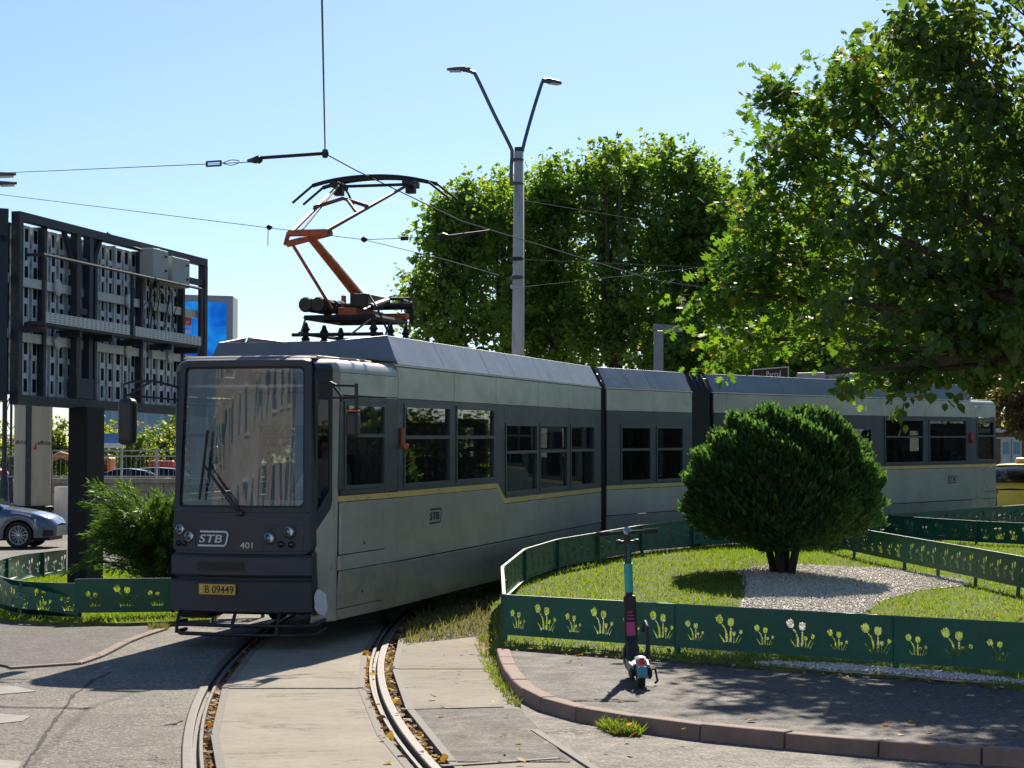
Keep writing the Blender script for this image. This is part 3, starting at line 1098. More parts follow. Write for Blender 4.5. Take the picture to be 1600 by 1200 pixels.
# cabs
CK0, CK1, CK2 = (0.0, 1.06), (-1.86, 0.985), (-2.20, 0.825)
def cab(W, front):
    def seg(A, B, s):
        def f(p, w, dep=0.0):
            u, v = A[0] + (B[0] - A[0]) * p, A[1] + (B[1] - A[1]) * p
            du, dv = B[0] - A[0], B[1] - A[1]; L = math.hypot(du, dv)
            nu, nv = dv / L, -du / L                    # outward in (u, v)
            if nv < 0: nu, nv = -nu, -nv
            lean_ = skirt_lean(w)
            return W(u - nu * (dep - lean_), s * (v - nv * (dep - lean_)), w)
        return f
    def pan(f, pts, mat, name, th=0.03, dep=0.0, bev=0.003):
        m = MB(); n = len(pts)
        k = m.add([f(p, w, dep) for p, w in pts] + [f(p, w, dep + th) for p, w in pts])
        m.f.append(tuple(range(k, k + n))); m.f.append(tuple(range(k + 2 * n - 1, k + n - 1, -1)))
        for i in range(n):
            j = (i + 1) % n; m.f.append((k + i, k + j, k + n + j, k + n + i))
        return m.build(name, mat, tram, bevel=bev, seg=1)
    def rc(p0, p1, w0, w1, g=0.004): return [(p0 + g, w0 + .004), (p1 - g, w0 + .004), (p1 - g, w1 - .004), (p0 + g, w1 - .004)]
    for s in (1, -1):
        f = seg(CK0, CK1, s)
        # rounded shoulder into the roof
        m = MB()
        def shoulder(p, a):
            u = CK0[0] + (CK1[0] - CK0[0]) * p; v = CK0[1] + (CK1[1] - CK0[1]) * p
            return W(u, s * (v - 0.13 * (1 - math.cos(a))), 3.03 + 0.145 * math.sin(a))
        m.grid(shoulder, [0.003, 0.9, 1.0], lin(0, PI / 2, 8))
        m.build('cab_shoulder', M['silver'], tram, smooth=True)
        pan(f, rc(0, 1, 2.775, 3.03), M['silver'], 'upper_panel')
        pan(f, rc(0, .23, 2.755, 2.775, .003), M['silver'], 'trim')
        # side window of the cab with a dark surround
        for q in (rc(0.0, .235, 1.66, 2.765), rc(.235, .97, 2.70, 2.765, 0), rc(.235, .97, 1.66, 1.725, 0), rc(.93, 1.0, 1.725, 2.70, 0)):
            pan(f, q, M['dark'], 'window_surround', bev=0)
        fm = MB()
        for q in ((.235, .26, 1.725, 2.70), (.905, .93, 1.725, 2.70), (.26, .905, 1.725, 1.765), (.26, .905, 2.66, 2.70), (.26, .905, 2.305, 2.345)):
            b = [f(q[0], q[2], -.01), f(q[1], q[2], -.01), f(q[1], q[3], -.01), f(q[0], q[3], -.01), f(q[0], q[2], .04), f(q[1], q[2], .04), f(q[1], q[3], .04), f(q[0], q[3], .04)]
            fm.hexa(b)
        wfr = fm.build('window', M['wframe'], tram)
        for a, b in ((1.765, 2.305), (2.345, 2.66)):
            g = MB(); g.poly([f(.26, a, .012), f(.905, a, .012), f(.905, b, .012), f(.26, b, .012)]); g.build('pane', M['sideglass'], wfr)
        pan(f, rc(0, 1, 1.585, 1.657, .001), M['stripe'], 'stripe', dep=-0.002)
        pan(f, rc(0, .235, .98, 1.583), M['silver'], 'side_panel')
        hat = pan(f, rc(.235, .985, 1.0, 1.583), M['silver'], 'hatch', dep=-0.002)
        pan(f, rc(.0, 1.0, .825, .995), M['silver'], 'side_panel')
        hb = pan(f, rc(.235, .985, .40, .822), M['silver_low'], 'hatch', dep=-0.002)
        pan(f, rc(0, .235, .275, .822), M['silver_low'], 'skirt_panel'); pan(f, rc(.235, .985, .275, .395), M['silver_low'], 'skirt_panel')
        for hh, pp, ww in ((hat, .6, 1.1), (hb, .6, .55)):
            k = MB(); c = f(pp, ww, -.006); k.lathe([(.017, 0), (.017, .006), (.0, .007)], c, f(pp, ww, -1) - f(pp, ww, 0), 10); k.build('lock', M['black'], hh)
        # angled corner face between side and front
        f2 = seg(CK1, CK2, s)
        pan(f2, [(0, .275), (.985, .275), (.985, .90), (.97, 1.28), (.36, 1.52), (.30, 1.60), (.30, 3.03), (0, 3.03)], M['silver'], 'corner_panel')
        pan(f2, [(.30, 1.61), (.37, 1.53), (.97, 1.295), (1.0, 1.30), (1.0, 1.50), (.86, 1.52), (.42, 1.72), (.42, 3.03), (.30, 3.03)], M['frontdark'], 'corner_surround')
        pan(f2, [(.42, 2.72), (1.0, 2.72), (1.0, 3.03), (.42, 3.03)], M['frontdark'], 'corner_surround')
        pan(f2, [(.90, 1.52), (1.0, 1.50), (1.0, 2.72), (.90, 2.72)], M['frontdark'], 'corner_surround')
        g = MB(); g.poly([f2(q[0], q[1], .012) for q in ((.42, 1.72), (.90, 1.51), (.90, 2.72), (.42, 2.72))]); g.build('corner_window', M['sideglass'], tram)
        m = MB()
        def sh2(p, a):
            u = CK1[0] + (CK2[0] - CK1[0]) * p; v = CK1[1] + (CK2[1] - CK1[1]) * p
            return W(u + 0.10 * (1 - math.cos(a)) * p, s * (v - 0.13 * (1 - math.cos(a))), 3.03 + 0.145 * math.sin(a))
        m.grid(sh2, [0, .3], lin(0, PI / 2, 8)); m.build('cab_shoulder', M['silver'], tram, smooth=True)
        m = MB(); m.grid(sh2, [.302, .6, 1.02], lin(0, PI / 2, 8)); m.build('cab_shoulder', M['frontdark'], tram, smooth=True)
    # front: bowed surface, leaning back above the sill
    def FU(v, w):
        u = -2.43 + 0.16 * (abs(v) / 0.84) ** 2.2
        if w > 1.5: u += 0.09 * (w - 1.5) / 1.6
        if w < 0.5: u += 0.02
        return u
    def FP(v, w, dep=0.0): return W(FU(v, w) + dep, v, w)
    def rrect(hw0, hw1, w0, w1, r, k=6, ne=8):
        """rounded outline; half width hw0 at the bottom, hw1 at the top"""
        pts = []
        for cx, cy, a0 in ((1, 1, 0), (-1, 1, PI / 2), (-1, -1, PI), (1, -1, 1.5 * PI)):
            hw = hw1 if cy > 0 else hw0
            x0 = cx * (hw - r); y0 = (w1 - r) if cy > 0 else (w0 + r)
            for i in range(k): a = a0 + PI / 2 * i / (k - 1); pts.append((x0 + r * math.cos(a), y0 + r * math.sin(a)))
        out = []
        for i in range(len(pts)):
            a, b = pts[i], pts[(i + 1) % len(pts)]
            out.append(a)
            if math.hypot(b[0] - a[0], b[1] - a[1]) > 0.3:
                for q in range(1, ne): out.append((a[0] + (b[0] - a[0]) * q / ne, a[1] + (b[1] - a[1]) * q / ne))
        return out
    OUT, INN = rrect(0.835, 0.80, 1.03, 3.175, 0.10), rrect(0.735, 0.705, 1.535, 3.085, 0.045)
    m = MB(); n = len(OUT)
    k = m.add([FP(v * 1.0, w, .05) for v, w in OUT] + [FP(v * .975, w - .02 * (1 if w > 2 else 0), .0) for v, w in OUT] + [FP(v, w, .0) for v, w in INN] + [FP(v, w, .05) for v, w in INN] + [FP(v, w, .13) for v, w in OUT])
    for i in range(n):
        j = (i + 1) % n
        for a, b in ((4, 0), (0, 1), (1, 2), (2, 3)):
            m.f.append((k + a * n + i, k + a * n + j, k + b * n + j, k + b * n + i))
    smooth_angle(m.build('front_frame', M['frontdark'], tram), 35)
    # top cap of the front, rounding back into the roof
    m = MB(); m.grid(lambda v, a: W(FU(v * .80, 3.17) + .06 + .30 * (1 - math.cos(a)), v * (.79), 3.165 + .05 * math.sin(a)), lin(-1, 1, 12), lin(0, PI / 2, 6)); m.build('front_cap', M['frontdark'], tram, smooth=True)
    uvbox(W, -1.95, .0, -.92, .92, .84, .93).build('floor', M['under'], tram)
    uvbox(W, -2.1, -.05, -.82, .82, 2.86, 2.89).build('ceiling', M['interior'], tram)
    uvbox(W, -2.05, -.2, -.80, .80, 3.14, 3.212).build('cab_roof', M['cream'], tram, bevel=.015)
    # windshield glass
    m = MB(); m.grid(lambda v, w: FP(v * (0.735 - .03 * (w - 1.535) / 1.55), w, .03), lin(-1, 1, 25), lin(1.54, 3.08, 20))
    ws = m.build('windshield', M['windshield'], tram, smooth=True)
    # black gasket
    m = MB(); I2 = rrect(0.715, 0.685, 1.56, 3.06, 0.045); k = m.add([FP(v, w, .024) for v, w in INN] + [FP(v, w, .024) for v, w in I2])
    for i in range(n): j = (i + 1) % n; m.f.append((k + i, k + j, k + n + j, k + n + i))
    m.build('gasket', M['rubber'], ws)
    # nose and two-tier bumper
    def block(name, hw, w0, w1, out, dep, mat, bevel=0.02, ins=0.0, tw=None):
        vs_ = lin(-hw, hw, 17)
        m = MB(); b = len(m.v)
        for v in vs_:
            m.add([FP(v, w0, -out + ins + .03), FP(v, w0 + .03, -out), FP(v, w1 - .03, -out), FP(v, w1, -out + .03), FP(v, w1, dep), FP(v, w0, dep)])
        for i in range(len(vs_) - 1):
            for q in range(6):
                q2 = (q + 1) % 6
                m.f.append((i * 6 + q, (i + 1) * 6 + q, (i + 1) * 6 + q2, i * 6 + q2))
        m.f.append(tuple(range(5, -1, -1))); e = (len(vs_) - 1) * 6; m.f.append(tuple(range(e, e + 6)))
        return smooth_angle(m.build(name, mat, tram), 30)
    nose = block('nose_panel', .80, 1.035, 1.51, .004, .12, M['frontdark'])
    bu = block('bumper', .825, .775, 1.025, .035, .14, M['frontdark'])
    bl = block('bumper', .825, .375, .75, .045, .14, M['frontdark'], ins=.03)
    block('bumper_recess', .80, .70, .80, -.03, .14, M['black'])
    # bumper corners wrapping to the side
    for s in (1, -1):
        m = MB()
        m.grid(lambda p, w: W(FU(.82, w) + .0 + .22 * p - .035 * (1 - p), s * (.825 + .015 * math.sin(PI * p) - .005 * p), w), lin(0, 1, 6), [.36, .42, .8, 1.05])
        m.build('bumper_corner', M['frontdark'], tram, smooth=True)
    # headlight clusters
    for s in (1, -1):
        c0 = -0.03
        pl = [(.33, 1.07), (.34, 1.235), (.47, 1.355), (.785, 1.355), (.785, 1.07)] if s > 0 else [(.49, 1.07), (.50, 1.25), (.60, 1.365), (.80, 1.365), (.80, 1.07)]
        m = MB(); m2 = [FP(c0 + s * (v - .02), w, -.010) for v, w in pl]
        if s < 0: m2.reverse()
        m.prism(m2, W(.02, 0, 1) - W(0, 0, 1))
        hp = m.build('headlight_panel', M['frontdark'], tram, bevel=.004)
        for v, w, r in (((.42, 1.205, .058), (.63, 1.275, .058), (.55, 1.143, .034), (.66, 1.138, .034)) if s > 0 else ((.575, 1.215, .052), (.70, 1.29, .052), (.64, 1.135, .028), (.725, 1.135, .028))):
            vv = c0 + s * (v - .02)
            P = FP(vv, w, -.012); ax = (FP(vv, w, -1) - FP(vv, w, 0)).normalized()
            k = MB(); k.lathe([(r, 0), (r, .012), (r * .86, .018), (r * .8, .006), (r * .4, -.02), (0, -.028)], P, ax, 20, cap=False)
            hl = smooth_angle(k.build('headlight', M['chrome'] if r > .05 else M['black'], hp), 40)
            k = MB(); k.lathe([(r * .84, .008), (r * .6, .017), (r * .3, .021), (0, .022)], P, ax, 16); k.build('lens', M['clear'] if v < .6 or r < .05 else M['clear'], hl, smooth=True)
            k = MB(); k.lathe([(r * .34, -.005), (r * .25, .006), (0, .008)], P, ax, 12); k.build('bulb', M['white'] if r > .05 else M['amber'], hl, smooth=True)
            k = MB(); k.lathe([(r * 1.3, -.004), (r * 1.3, .004), (r * 1.02, .006)], P, ax, 20, cap=False); k.build('bezel', M['black'], hl)
    # grille
    gr = MB(); gv = lin(-.46, .10, 8)
    for a, b in zip(gv, gv[1:]):
        gr.hexa([FP(a, .835, -.034), FP(b, .835, -.034), FP(b, .945, -.034), FP(a, .945, -.034), FP(a, .835, -.040), FP(b, .835, -.040), FP(b, .945, -.040), FP(a, .945, -.040)])
    gp = gr.build('grille', M['black'], tram)
    for w in lin(.858, .932, 6):
        k = MB()
        for a, b in zip(gv, gv[1:]): k.hexa([FP(a, w - .004, -.040), FP(b, w - .004, -.040), FP(b, w + .004, -.040), FP(a, w + .004, -.040), FP(a, w - .004, -.047), FP(b, w - .004, -.047), FP(b, w + .003, -.047), FP(a, w + .003, -.047)])
        k.build('slat', M['rubber'], gp)
    # wiper
    k = MB()
    pv = FP(.0, 1.47, -.03)
    for dv in (0.0, .035):
        k.tube([FP(.02 + dv, 1.48, -.03), FP(-.14 + dv, 1.68, -.05), FP(-.40 + dv * .3, 2.02 - dv, -.05)], .011, 6)
    wp = k.build('wiper', M['black'], tram)
    k = MB(); k.tube([FP(-.45, 1.62, -.035), FP(-.405, 2.0, -.03), FP(-.37, 2.38, -.035)], .016, 6); k.tube([FP(-.43, 1.78, -.05), FP(-.405, 2.0, -.055), FP(-.385, 2.2, -.05)], .010, 5); k.build('blade', M['rubber'], wp)
    k = MB(); k.lathe([(.03, 0), (.03, .03), (.015, .045)], FP(.02, 1.475, 0), FP(0, 1.5, -1) - FP(0, 1.5, 0), 12); k.lathe([(.03, 0), (.03, .03), (.015, .045)], FP(.06, 1.475, 0), FP(0, 1.5, -1) - FP(0, 1.5, 0), 12); k.build('pivot', M['black'], wp)
    # tubular life guard
    k = MB()
    for w in (.255, .155):
        k.tube([W(-1.95, -.80, w), FP(-.79, w, .05), FP(-.66, w, -.10), FP(0, w, -.08), FP(.66, w, -.10), FP(.83, w, .02), W(-1.95, .86, w + .05)], .022, 8)
    for v in (-.72, -.02, .48): k.tube([FP(v, .155, -.095), FP(v, .255, -.095), FP(v, .42, .02)], .02, 6)
    k.build('life_guard', M['black'], tram)
    uvbox(W, -1.9, -.2, -.85, .85, .42, .84).build('underframe', M['under'], tram)
    m = uvbox(W, -2.2, -1.7, -.80, -.42, .30, .5); m.build('underframe', M['under'], tram, bevel=.05)
    # mirrors
    k = MB()
    uvbox(W, -2.15, -1.72, -.85, .85, .95, 1.50).build('dashboard', M['black'], tram, bevel=.06)
    m = MB()
    for q in ((-1.0, -.62, .93, 2.8), (.30, 1.0, .93, 2.8), (-.62, .30, .93, 1.55), (-.62, .30, 2.45, 2.8)): uvbox(W, -.22, -.18, q[0], q[1], q[2], q[3], m)
    m.build('bulkhead', M['interior'], tram)
    m = uvbox(W, -1.02, -.55, .22, .72, 1.32, 1.45); uvbox(W, -.66, -.52, .22, .72, 1.42, 2.1, m); m.build('driver_seat', M['seat'], tram, bevel=.05)
    if not front: return FP
    k.tube([FP(-.80, 2.86, .02), W(-2.36, -1.02, 2.93), W(-2.30, -1.30, 2.93), W(-2.30, -1.42, 2.90), W(-2.30, -1.42, 2.45)], .014, 6)
    k.tube([FP(-.80, 2.72, .02), W(-2.34, -1.18, 2.76), W(-2.30, -1.42, 2.78)], .012, 6); k.tube([W(-2.35, -1.05, 2.93), W(-2.30, -1.40, 2.76)], .011, 6)
    ma = k.build('mirror', M['black'], tram)
    m = uvbox(W, -2.40, -2.22, -1.46, -1.27, 2.22, 2.74); m.build('housing', M['black'], ma, bevel=.06, seg=3)
    k = MB(); k.tube([W(-2.25, .86, 2.66), W(-2.25, .86, 2.93)], .022, 8)
    k.tube([W(-2.25, .86, 2.905), W(-2.28, 1.02, 2.905), W(-2.28, 1.09, 2.87), W(-2.25, 1.31, 2.865)], .014, 6)
    k.tube([W(-2.25, .86, 2.74), W(-2.28, 1.10, 2.735), W(-2.25, 1.31, 2.735)], .012, 6); k.tube([W(-2.28, 1.03, 2.90), W(-2.28, 1.16, 2.735)], .014, 6)
    k.tube([W(-2.25, 1.31, 2.89), W(-2.25, 1.315, 2.55)], .020, 8)
    mb = k.build('mirror', M['black'], tram)
    m = uvbox(W, -2.32, -2.16, 1.20, 1.34, 2.30, 2.585); m.build('housing', M['black'], mb, bevel=.045, seg=3)
    m = uvbox(W, -2.30, -2.18, 1.21, 1.33, 2.586, 2.60); m.build('reflector', M['amber'], mb, bevel=.006)
    return FP
FP1 = cab(W1, True)
FP3 = cab(W3m, False)

# writing on the front
def front_axes(v, w, FP=FP1):
    P = FP(v, w, -.006); ex = (FP(v + .2, w) - FP(v - .2, w)).normalized(); ey = Vector((0, 0, 1)); ey = (ey - ex * ex.dot(ey)).normalized(); en = ex.cross(ey).normalized()
    return P, ex, ey, en
P, ex, ey, en = front_axes(-.29, 1.195); logo(tram, P, ex, ey, en, M['logo_white'], .36, .17)
P, ex, ey, en = front_axes(.115, 1.292 - .165); lettering(tram, '401', P, ex, ey, en, M['cream_ink'], .145, .07, offset=.012, lift=.004)
P, ex, ey, en = front_axes(-.20, .645)
P += en * .048
m = MB(); q = [P + ex * a + ey * b for a, b in ((-.222, -.058), (.222, -.058), (.222, .058), (-.222, .058))]
m.prism(q, en * .012); pl = m.build('licence_plate', M['plate'], tram, bevel=.004)
lettering(pl, 'B 09449', P + ex * .028 + en * .012, ex, ey, en, M['logo_black'], .345, .082, offset=.004)
m = MB(); m.lathe([(.016, 0), (.016, .002)], P - ex * .196 + ey * .022 + en * .013, en, 10); m.lathe([(.012, 0), (.012, .002)], P - ex * .196 - ey * .018 + en * .013, en, 10); m.build('plate_seal', M['cream_ink'], pl)
# worn white filler at the corner of the bumper
m = MB(); rr_ = random.Random(4)
ring = []
for i in range(18):
    a = 2 * PI * i / 18; r = 1 + rr_.uniform(-.18, .18)
    ring.append((math.cos(a) * .10 * r, math.sin(a) * .15 * r))
ctr = W1(-2.215, .845, .50)
A_ = (W1(-1.86, .985, .5) - W1(-2.20, .825, .5)).normalized(); N_ = A_.cross(Vector((0, 0, 1))).normalized()
if N_.y > 0: N_ = -N_
m.prism([ctr + A_ * (a + .03) + Vector((0, 0, b)) + N_ * .035 for a, b in ring], N_ * .012)
m.build('filler_patch', M['filler'], tram, bevel=.004)

# orange side lamps
for W, u, mt in ((W1, .10, 'amber'), (W3, 11.98, 'redlens')):
    m = uvbox(W, u - .03, u + .03, TB, TB + .045, 2.20, 2.42); sl = m.build('side_lamp', M['pan_red'] if mt == 'amber' else M['redlens'], tram, bevel=.015)
    m = MB(); m.lathe([(.034, -.03), (.038, 0), (.03, .045), (0, .055)], W(u, TB + .05, 2.20), W(u, TB + 1, 2.2) - W(u, TB, 2.2), 12); m.build('lens', M[mt], sl, smooth=True)

# joints between the cars
def joint(Wa, ua, Wb, ub):
    for s in (1, -1):
        m = MB()
        for k in range(4):
            t0, t1 = k / 4, (k + 1) / 4
            def Pt(t, v, w): return Wa(ua, v, w).lerp(Wb(ub, v, w), t)
            for (p0, p1, o0, o1) in ((t0, (t0 + t1) / 2, -.10, -.03), ((t0 + t1) / 2, t1, -.03, -.10)):
                for w0, w1 in ((.45, 3.17),):
                    m.hexa([Pt(p0, s * (TB + o0), w0), Pt(p1, s * (TB + o1), w0), Pt(p1, s * (TB - .16), w0), Pt(p0, s * (TB - .16), w0), Pt(p0, s * (TB + o0), w1), Pt(p1, s * (TB + o1), w1), Pt(p1, s * (TB - .16), w1), Pt(p0, s * (TB - .16), w1)])
                    m.hexa([Pt(p0, s * (TB + o0), 3.17), Pt(p1, s * (TB + o1), 3.17), Pt(p1, s * .8, 3.17), Pt(p0, s * .8, 3.17), Pt(p0, s * (.83 + o0 * .5), 3.52), Pt(p1, s * (.83 + o1 * .5), 3.52), Pt(p1, s * .6, 3.52), Pt(p0, s * .6, 3.52)])
        m.build('bellows', M['rubber'], tram)
    uv = MB(); uv.hexa([Wa(ua, -.9, .84), Wb(ub, -.9, .84), Wb(ub, .9, .84), Wa(ua, .9, .84), Wa(ua, -.9, .93), Wb(ub, -.9, .93), Wb(ub, .9, .93), Wa(ua, .9, .93)]); uv.build('floor', M['under'], tram)
joint(W1, 11.42, W2, 0.0); joint(W2, 3.62, W3, 0.58)
for W, u in ((W1, 11.41), (W2, 0.01), (W2, 3.61), (W3, 0.59)):      # end frames
    m = MB()
    for v0, v1, w0, w1 in ((-1.04, -.45, .3, 3.15), (.45, 1.04, .3, 3.15), (-.45, .45, 2.75, 3.15)): uvbox(W, u - .02, u + .02, v0, v1, w0, w1, m)
    m.build('end_wall', M['black'], tram)

# seats, hand poles
def seat_at(W, u, v, back):
    m = uvbox(W, u - .2, u + .2, v - .21, v + .21, 1.33, 1.41)
    uvbox(W, u + back * .17 - .03, u + back * .17 + .03, v - .21, v + .21, 1.38, 1.98, m); uvbox(W, u - .05, u + .05, v - .05, v + .05, .93, 1.34, m)
    m.build('seat', M['seat'], tram, bevel=.025)
for W in (W1, W3m):
    for i, u in enumerate((1.0, 1.8, 2.9, 3.7, 5.6, 6.5, 7.7, 8.6, 9.8)):
        for v in (-.74, .74): seat_at(W, u, v, 1 if i % 2 else -1)
    for u in (2.3, 4.8, 7.1, 9.2):
        for v in (-.4, .4):
            k = MB(); k.tube([W(u, v, .93), W(u, v, 2.8)], .018, 6); k.build('hand_pole', M['stripe'], tram)
# trucks
for W, u in ((W1, 1.6), (W1, 8.4), (W3, 3.6), (W3, 10.4)):
    m = uvbox(W, u - 1.2, u + 1.2, -.95, -.75, .30, .62); uvbox(W, u - 1.2, u + 1.2, .75, .95, .30, .62, m); uvbox(W, u - .3, u + .3, -.9, .9, .3, .6, m)
    bo = m.build('truck', M['under'], tram, bevel=.03)
    for du in (-.9, .9):
        for s in (-1, 1):
            k = MB(); ax = W(u, 1, .3) - W(u, 0, .3); k.lathe([(.33, -.06), (.33, .04), (.30, .06), (.12, .07), (.12, -.06)], W(u + du, s * .74, .36), ax * s, 20); k.build('wheel', M['under'], bo)

M['pan_rust'] = pmat('pantograph_rust', (0.17, 0.075, 0.05), 0.6, 0.2, var=.35, scale=12)
# ------------------------------------------------------------------ pantograph on the front roof
def Wp(u, v, w): return W1(u if w > 4.2 else 1.4 + (u - 1.5) * .80, v, w + (0.15 if 3.3 < w < 4.2 else 0.0))
k = MB(); k.tube([Wp(.85, -.45, 3.66), Wp(2.5, -.45, 3.66)], .035, 6); k.tube([Wp(.85, .45, 3.66), Wp(2.5, .45, 3.66)], .035, 6)
k.tube([Wp(.85, -.45, 3.66), Wp(.85, .45, 3.66)], .035, 6); k.tube([Wp(2.5, -.45, 3.66), Wp(2.5, .45, 3.66)], .035, 6); k.tube([Wp(1.7, -.45, 3.67), Wp(1.7, .45, 3.67)], .04, 6)
pan = k.build('pantograph', M['pan_dark'], tram)
def psub(name, mat, fn, smooth=False, bevel=0):
    k = MB(); fn(k); return k.build(name, M[mat], pan, smooth=smooth, bevel=bevel)
for u, v in ((.85, -.45), (.85, .45), (2.5, -.45), (2.5, .45), (1.7, -.45), (1.7, .45)):
    psub('insulator', 'pan_dark', lambda k: k.lathe([(.035, 0), (.06, .03), (.035, .06), (.06, .09), (.035, .12), (.06, .15), (.04, .18), (.02, .24)], Wp(u, v, 3.36), (0, 0, 1), 12))
    psub('bracket', 'pan_steel', lambda k: uvbox(Wp, u - .05, u + .05, v - .05, v + .05, 3.24, 3.37, k), bevel=.01)
psub('lower_frame', 'pan_dark', lambda k: (k.tube([Wp(.75, -.5, 3.46), Wp(2.5, -.5, 3.46)], .025, 6), k.tube([Wp(.75, .5, 3.42), Wp(2.5, .5, 3.42)], .025, 6), k.tube([Wp(.75, -.6, 3.44), Wp(.75, .6, 3.44)], .025, 6), k.tube([Wp(2.5, -.5, 3.44), Wp(2.5, .5, 3.44)], .025, 6)))
psub('base_beam', 'pan_red', lambda k: (uvbox(Wp, 1.2, 2.6, -.12, .12, 3.70, 3.80, k), uvbox(Wp, 2.3, 2.5, -.5, .5, 3.69, 3.77, k)), bevel=.01)
for v in (-.42, -.25):
    def spring(k, v=v):
        pts = [Wp(.78 + t * .95, v + .075 * math.cos(t * 22 * PI), 3.82 + .075 * math.sin(t * 22 * PI)) for t in lin(0, 1, 133)]
        k.tube(pts, .015, 5)
    psub('spring', 'pan_dark', spring)
    psub('spring_cap', 'pan_dark', lambda k: k.lathe([(.085, 0), (.1, .03), (.06, .1)], Wp(.72, v, 3.82), Wp(1, v, 3.82) - Wp(0, v, 3.82), 12))
    psub('spring_end', 'pan_dark', lambda k: k.lathe([(.085, 0), (.1, .03), (.03, .16)], Wp(1.72, v, 3.82), Wp(1, v, 3.82) - Wp(0, v, 3.82), 12))
psub('drive_box', 'pan_dark', lambda k: uvbox(Wp, 1.25, 2.1, .02, .26, 3.80, 3.98, k), bevel=.02)
psub('cross_shaft', 'pan_dark', lambda k: k.tube([Wp(2.25, -.5, 3.86), Wp(2.25, .62, 3.86)], .05, 10))
psub('end_frame', 'pan_dark', lambda k: (k.tube([Wp(2.6, -.2, 3.72), Wp(2.65, -.2, 3.98), Wp(2.65, .45, 3.98), Wp(2.6, .45, 3.72)], .03, 6), k.tube([Wp(2.3, .45, 3.94), Wp(2.75, .45, 3.93), Wp(2.8, .45, 3.66)], .028, 6)))
KNEE, HEAD = (-.28, 4.76), (2.25, 5.73)
psub('lower_arm', 'pan_red', lambda k: k.tube([Wp(2.2, .0, 3.86), Wp(.82, -.01, 4.405), Wp(KNEE[0] + .1, 0, KNEE[1] - .04)], [.075, .062, .05], 10))
psub('control_rod', 'pan_red', lambda k: k.tube([Wp(1.05, -.16, 3.78), Wp(KNEE[0] - .12, -.16, KNEE[1] - .12)], .022, 6))
psub('knee_shaft', 'pan_red', lambda k: (k.tube([Wp(KNEE[0], -.24, KNEE[1]), Wp(KNEE[0], .24, KNEE[1])], .042, 10), k.tube([Wp(KNEE[0] - .1, -.22, KNEE[1] - .14), Wp(KNEE[0] + .25, .22, KNEE[1] + .02)], .04, 8), k.tube([Wp(KNEE[0] - .1, -.24, KNEE[1] - .14), Wp(KNEE[0], -.24, KNEE[1])], .03, 6)))
for s in (-1, 1):
    psub('upper_arm', 'pan_rust' if s > 0 else 'pan_steel', lambda k: k.tube([Wp(KNEE[0] + .05, s * .22, KNEE[1] + .02), Wp(HEAD[0] - .05, s * .50, HEAD[1] - .10)], [.028, .020], 8))
psub('upper_arm_brace', 'pan_rust', lambda k: (k.tube([Wp(.9, -.36, 5.20), Wp(1.0, 0, 5.32), Wp(.9, .36, 5.20)], .026, 6), k.tube([Wp(.65, .30, 5.10), Wp(1.0, .05, 5.31)], .024, 6)))
psub('guide_rod', 'pan_steel', lambda k: k.tube([Wp(KNEE[0] + .1, -.1, KNEE[1] + .05), Wp(HEAD[0] - .25, -.42, HEAD[1] - .12)], .014, 6))
for i, (du, hz) in enumerate(((-.20, 0.0), (.20, .02))):
    def cstrip(k, du=du, hz=hz):
        pts = []
        for v in lin(-.80, .80, 21):
            pts.append(Wp(HEAD[0] + du, v, HEAD[1] + hz - .10 * (abs(v) / .8) ** 2.2))
        k.tube(pts, .028, 6)
    psub('contact_strip', 'pan_dark', cstrip)
    for s in (-1, 1):
        psub('horn', 'pan_dark', lambda k: k.tube([Wp(HEAD[0] + du, s * .80, HEAD[1] + hz - .10), Wp(HEAD[0] + du, s * 1.08, HEAD[1] + hz - .32)], .017, 6))
for s in (-1, 1):
    psub('head_spring_box', 'pan_dark', lambda k: (uvbox(Wp, HEAD[0] - .24, HEAD[0] + .24, s * .5 - .05, s * .5 + .05, HEAD[1] - .13, HEAD[1] - .05, k), uvbox(Wp, HEAD[0] - .06, HEAD[0] + .06, s * .5 - .06, s * .5 + .06, HEAD[1] - .22, HEAD[1] - .1, k)), bevel=.01)
psub('head_shaft', 'pan_dark', lambda k: k.tube([Wp(HEAD[0] - .02, -.55, HEAD[1] - .10), Wp(HEAD[0] - .02, .55, HEAD[1] - .10)], .022, 6))
psub('cable', 'pan_dark', lambda k: (k.tube([Wp(1.5, .10, 3.86), Wp(1.25, .28, 3.96), Wp(1.1, .42, 3.80), Wp(1.15, .55, 3.5), Wp(1.5, .7, 3.26)], .014, 6), k.tube([Wp(HEAD[0] - .2, -.40, HEAD[1] - .08), Wp(HEAD[0] - .1, -.34, HEAD[1] - .2), Wp(HEAD[0] - .1, -.26, HEAD[1] - .36)], .014, 6)))

# extra clutter under the pantograph: busbars, stays, small insulators
for v in (-.48, -.15, .2, .48):
    psub('busbar', 'pan_dark', lambda k: k.tube([Wp(.7, v, 3.33), Wp(1.2, v + .03, 3.36), Wp(2.5, v, 3.33)], .016, 6))
for u, v in ((.7, -.48), (.7, .2), (1.3, -.48), (2.5, -.15), (2.5, .48), (1.3, .48)):
    psub('stand_off', 'pan_steel', lambda k: k.lathe([(.05, 0), (.03, .05), (.055, .08), (.03, .11), (.055, .14), (.02, .2)], Wp(u, v, 3.24), (0, 0, 1), 10))
for a, b in (((.85, -.45, 3.66), (.7, -.48, 3.42)), ((2.5, .45, 3.66), (2.5, .48, 3.42)), ((.85, .45, 3.66), (.7, .2, 3.44)), ((1.7, .45, 3.66), (1.3, .48, 3.42))):
    psub('stay', 'pan_steel', lambda k: k.tube([Wp(*a), Wp(*b)], .014, 5))
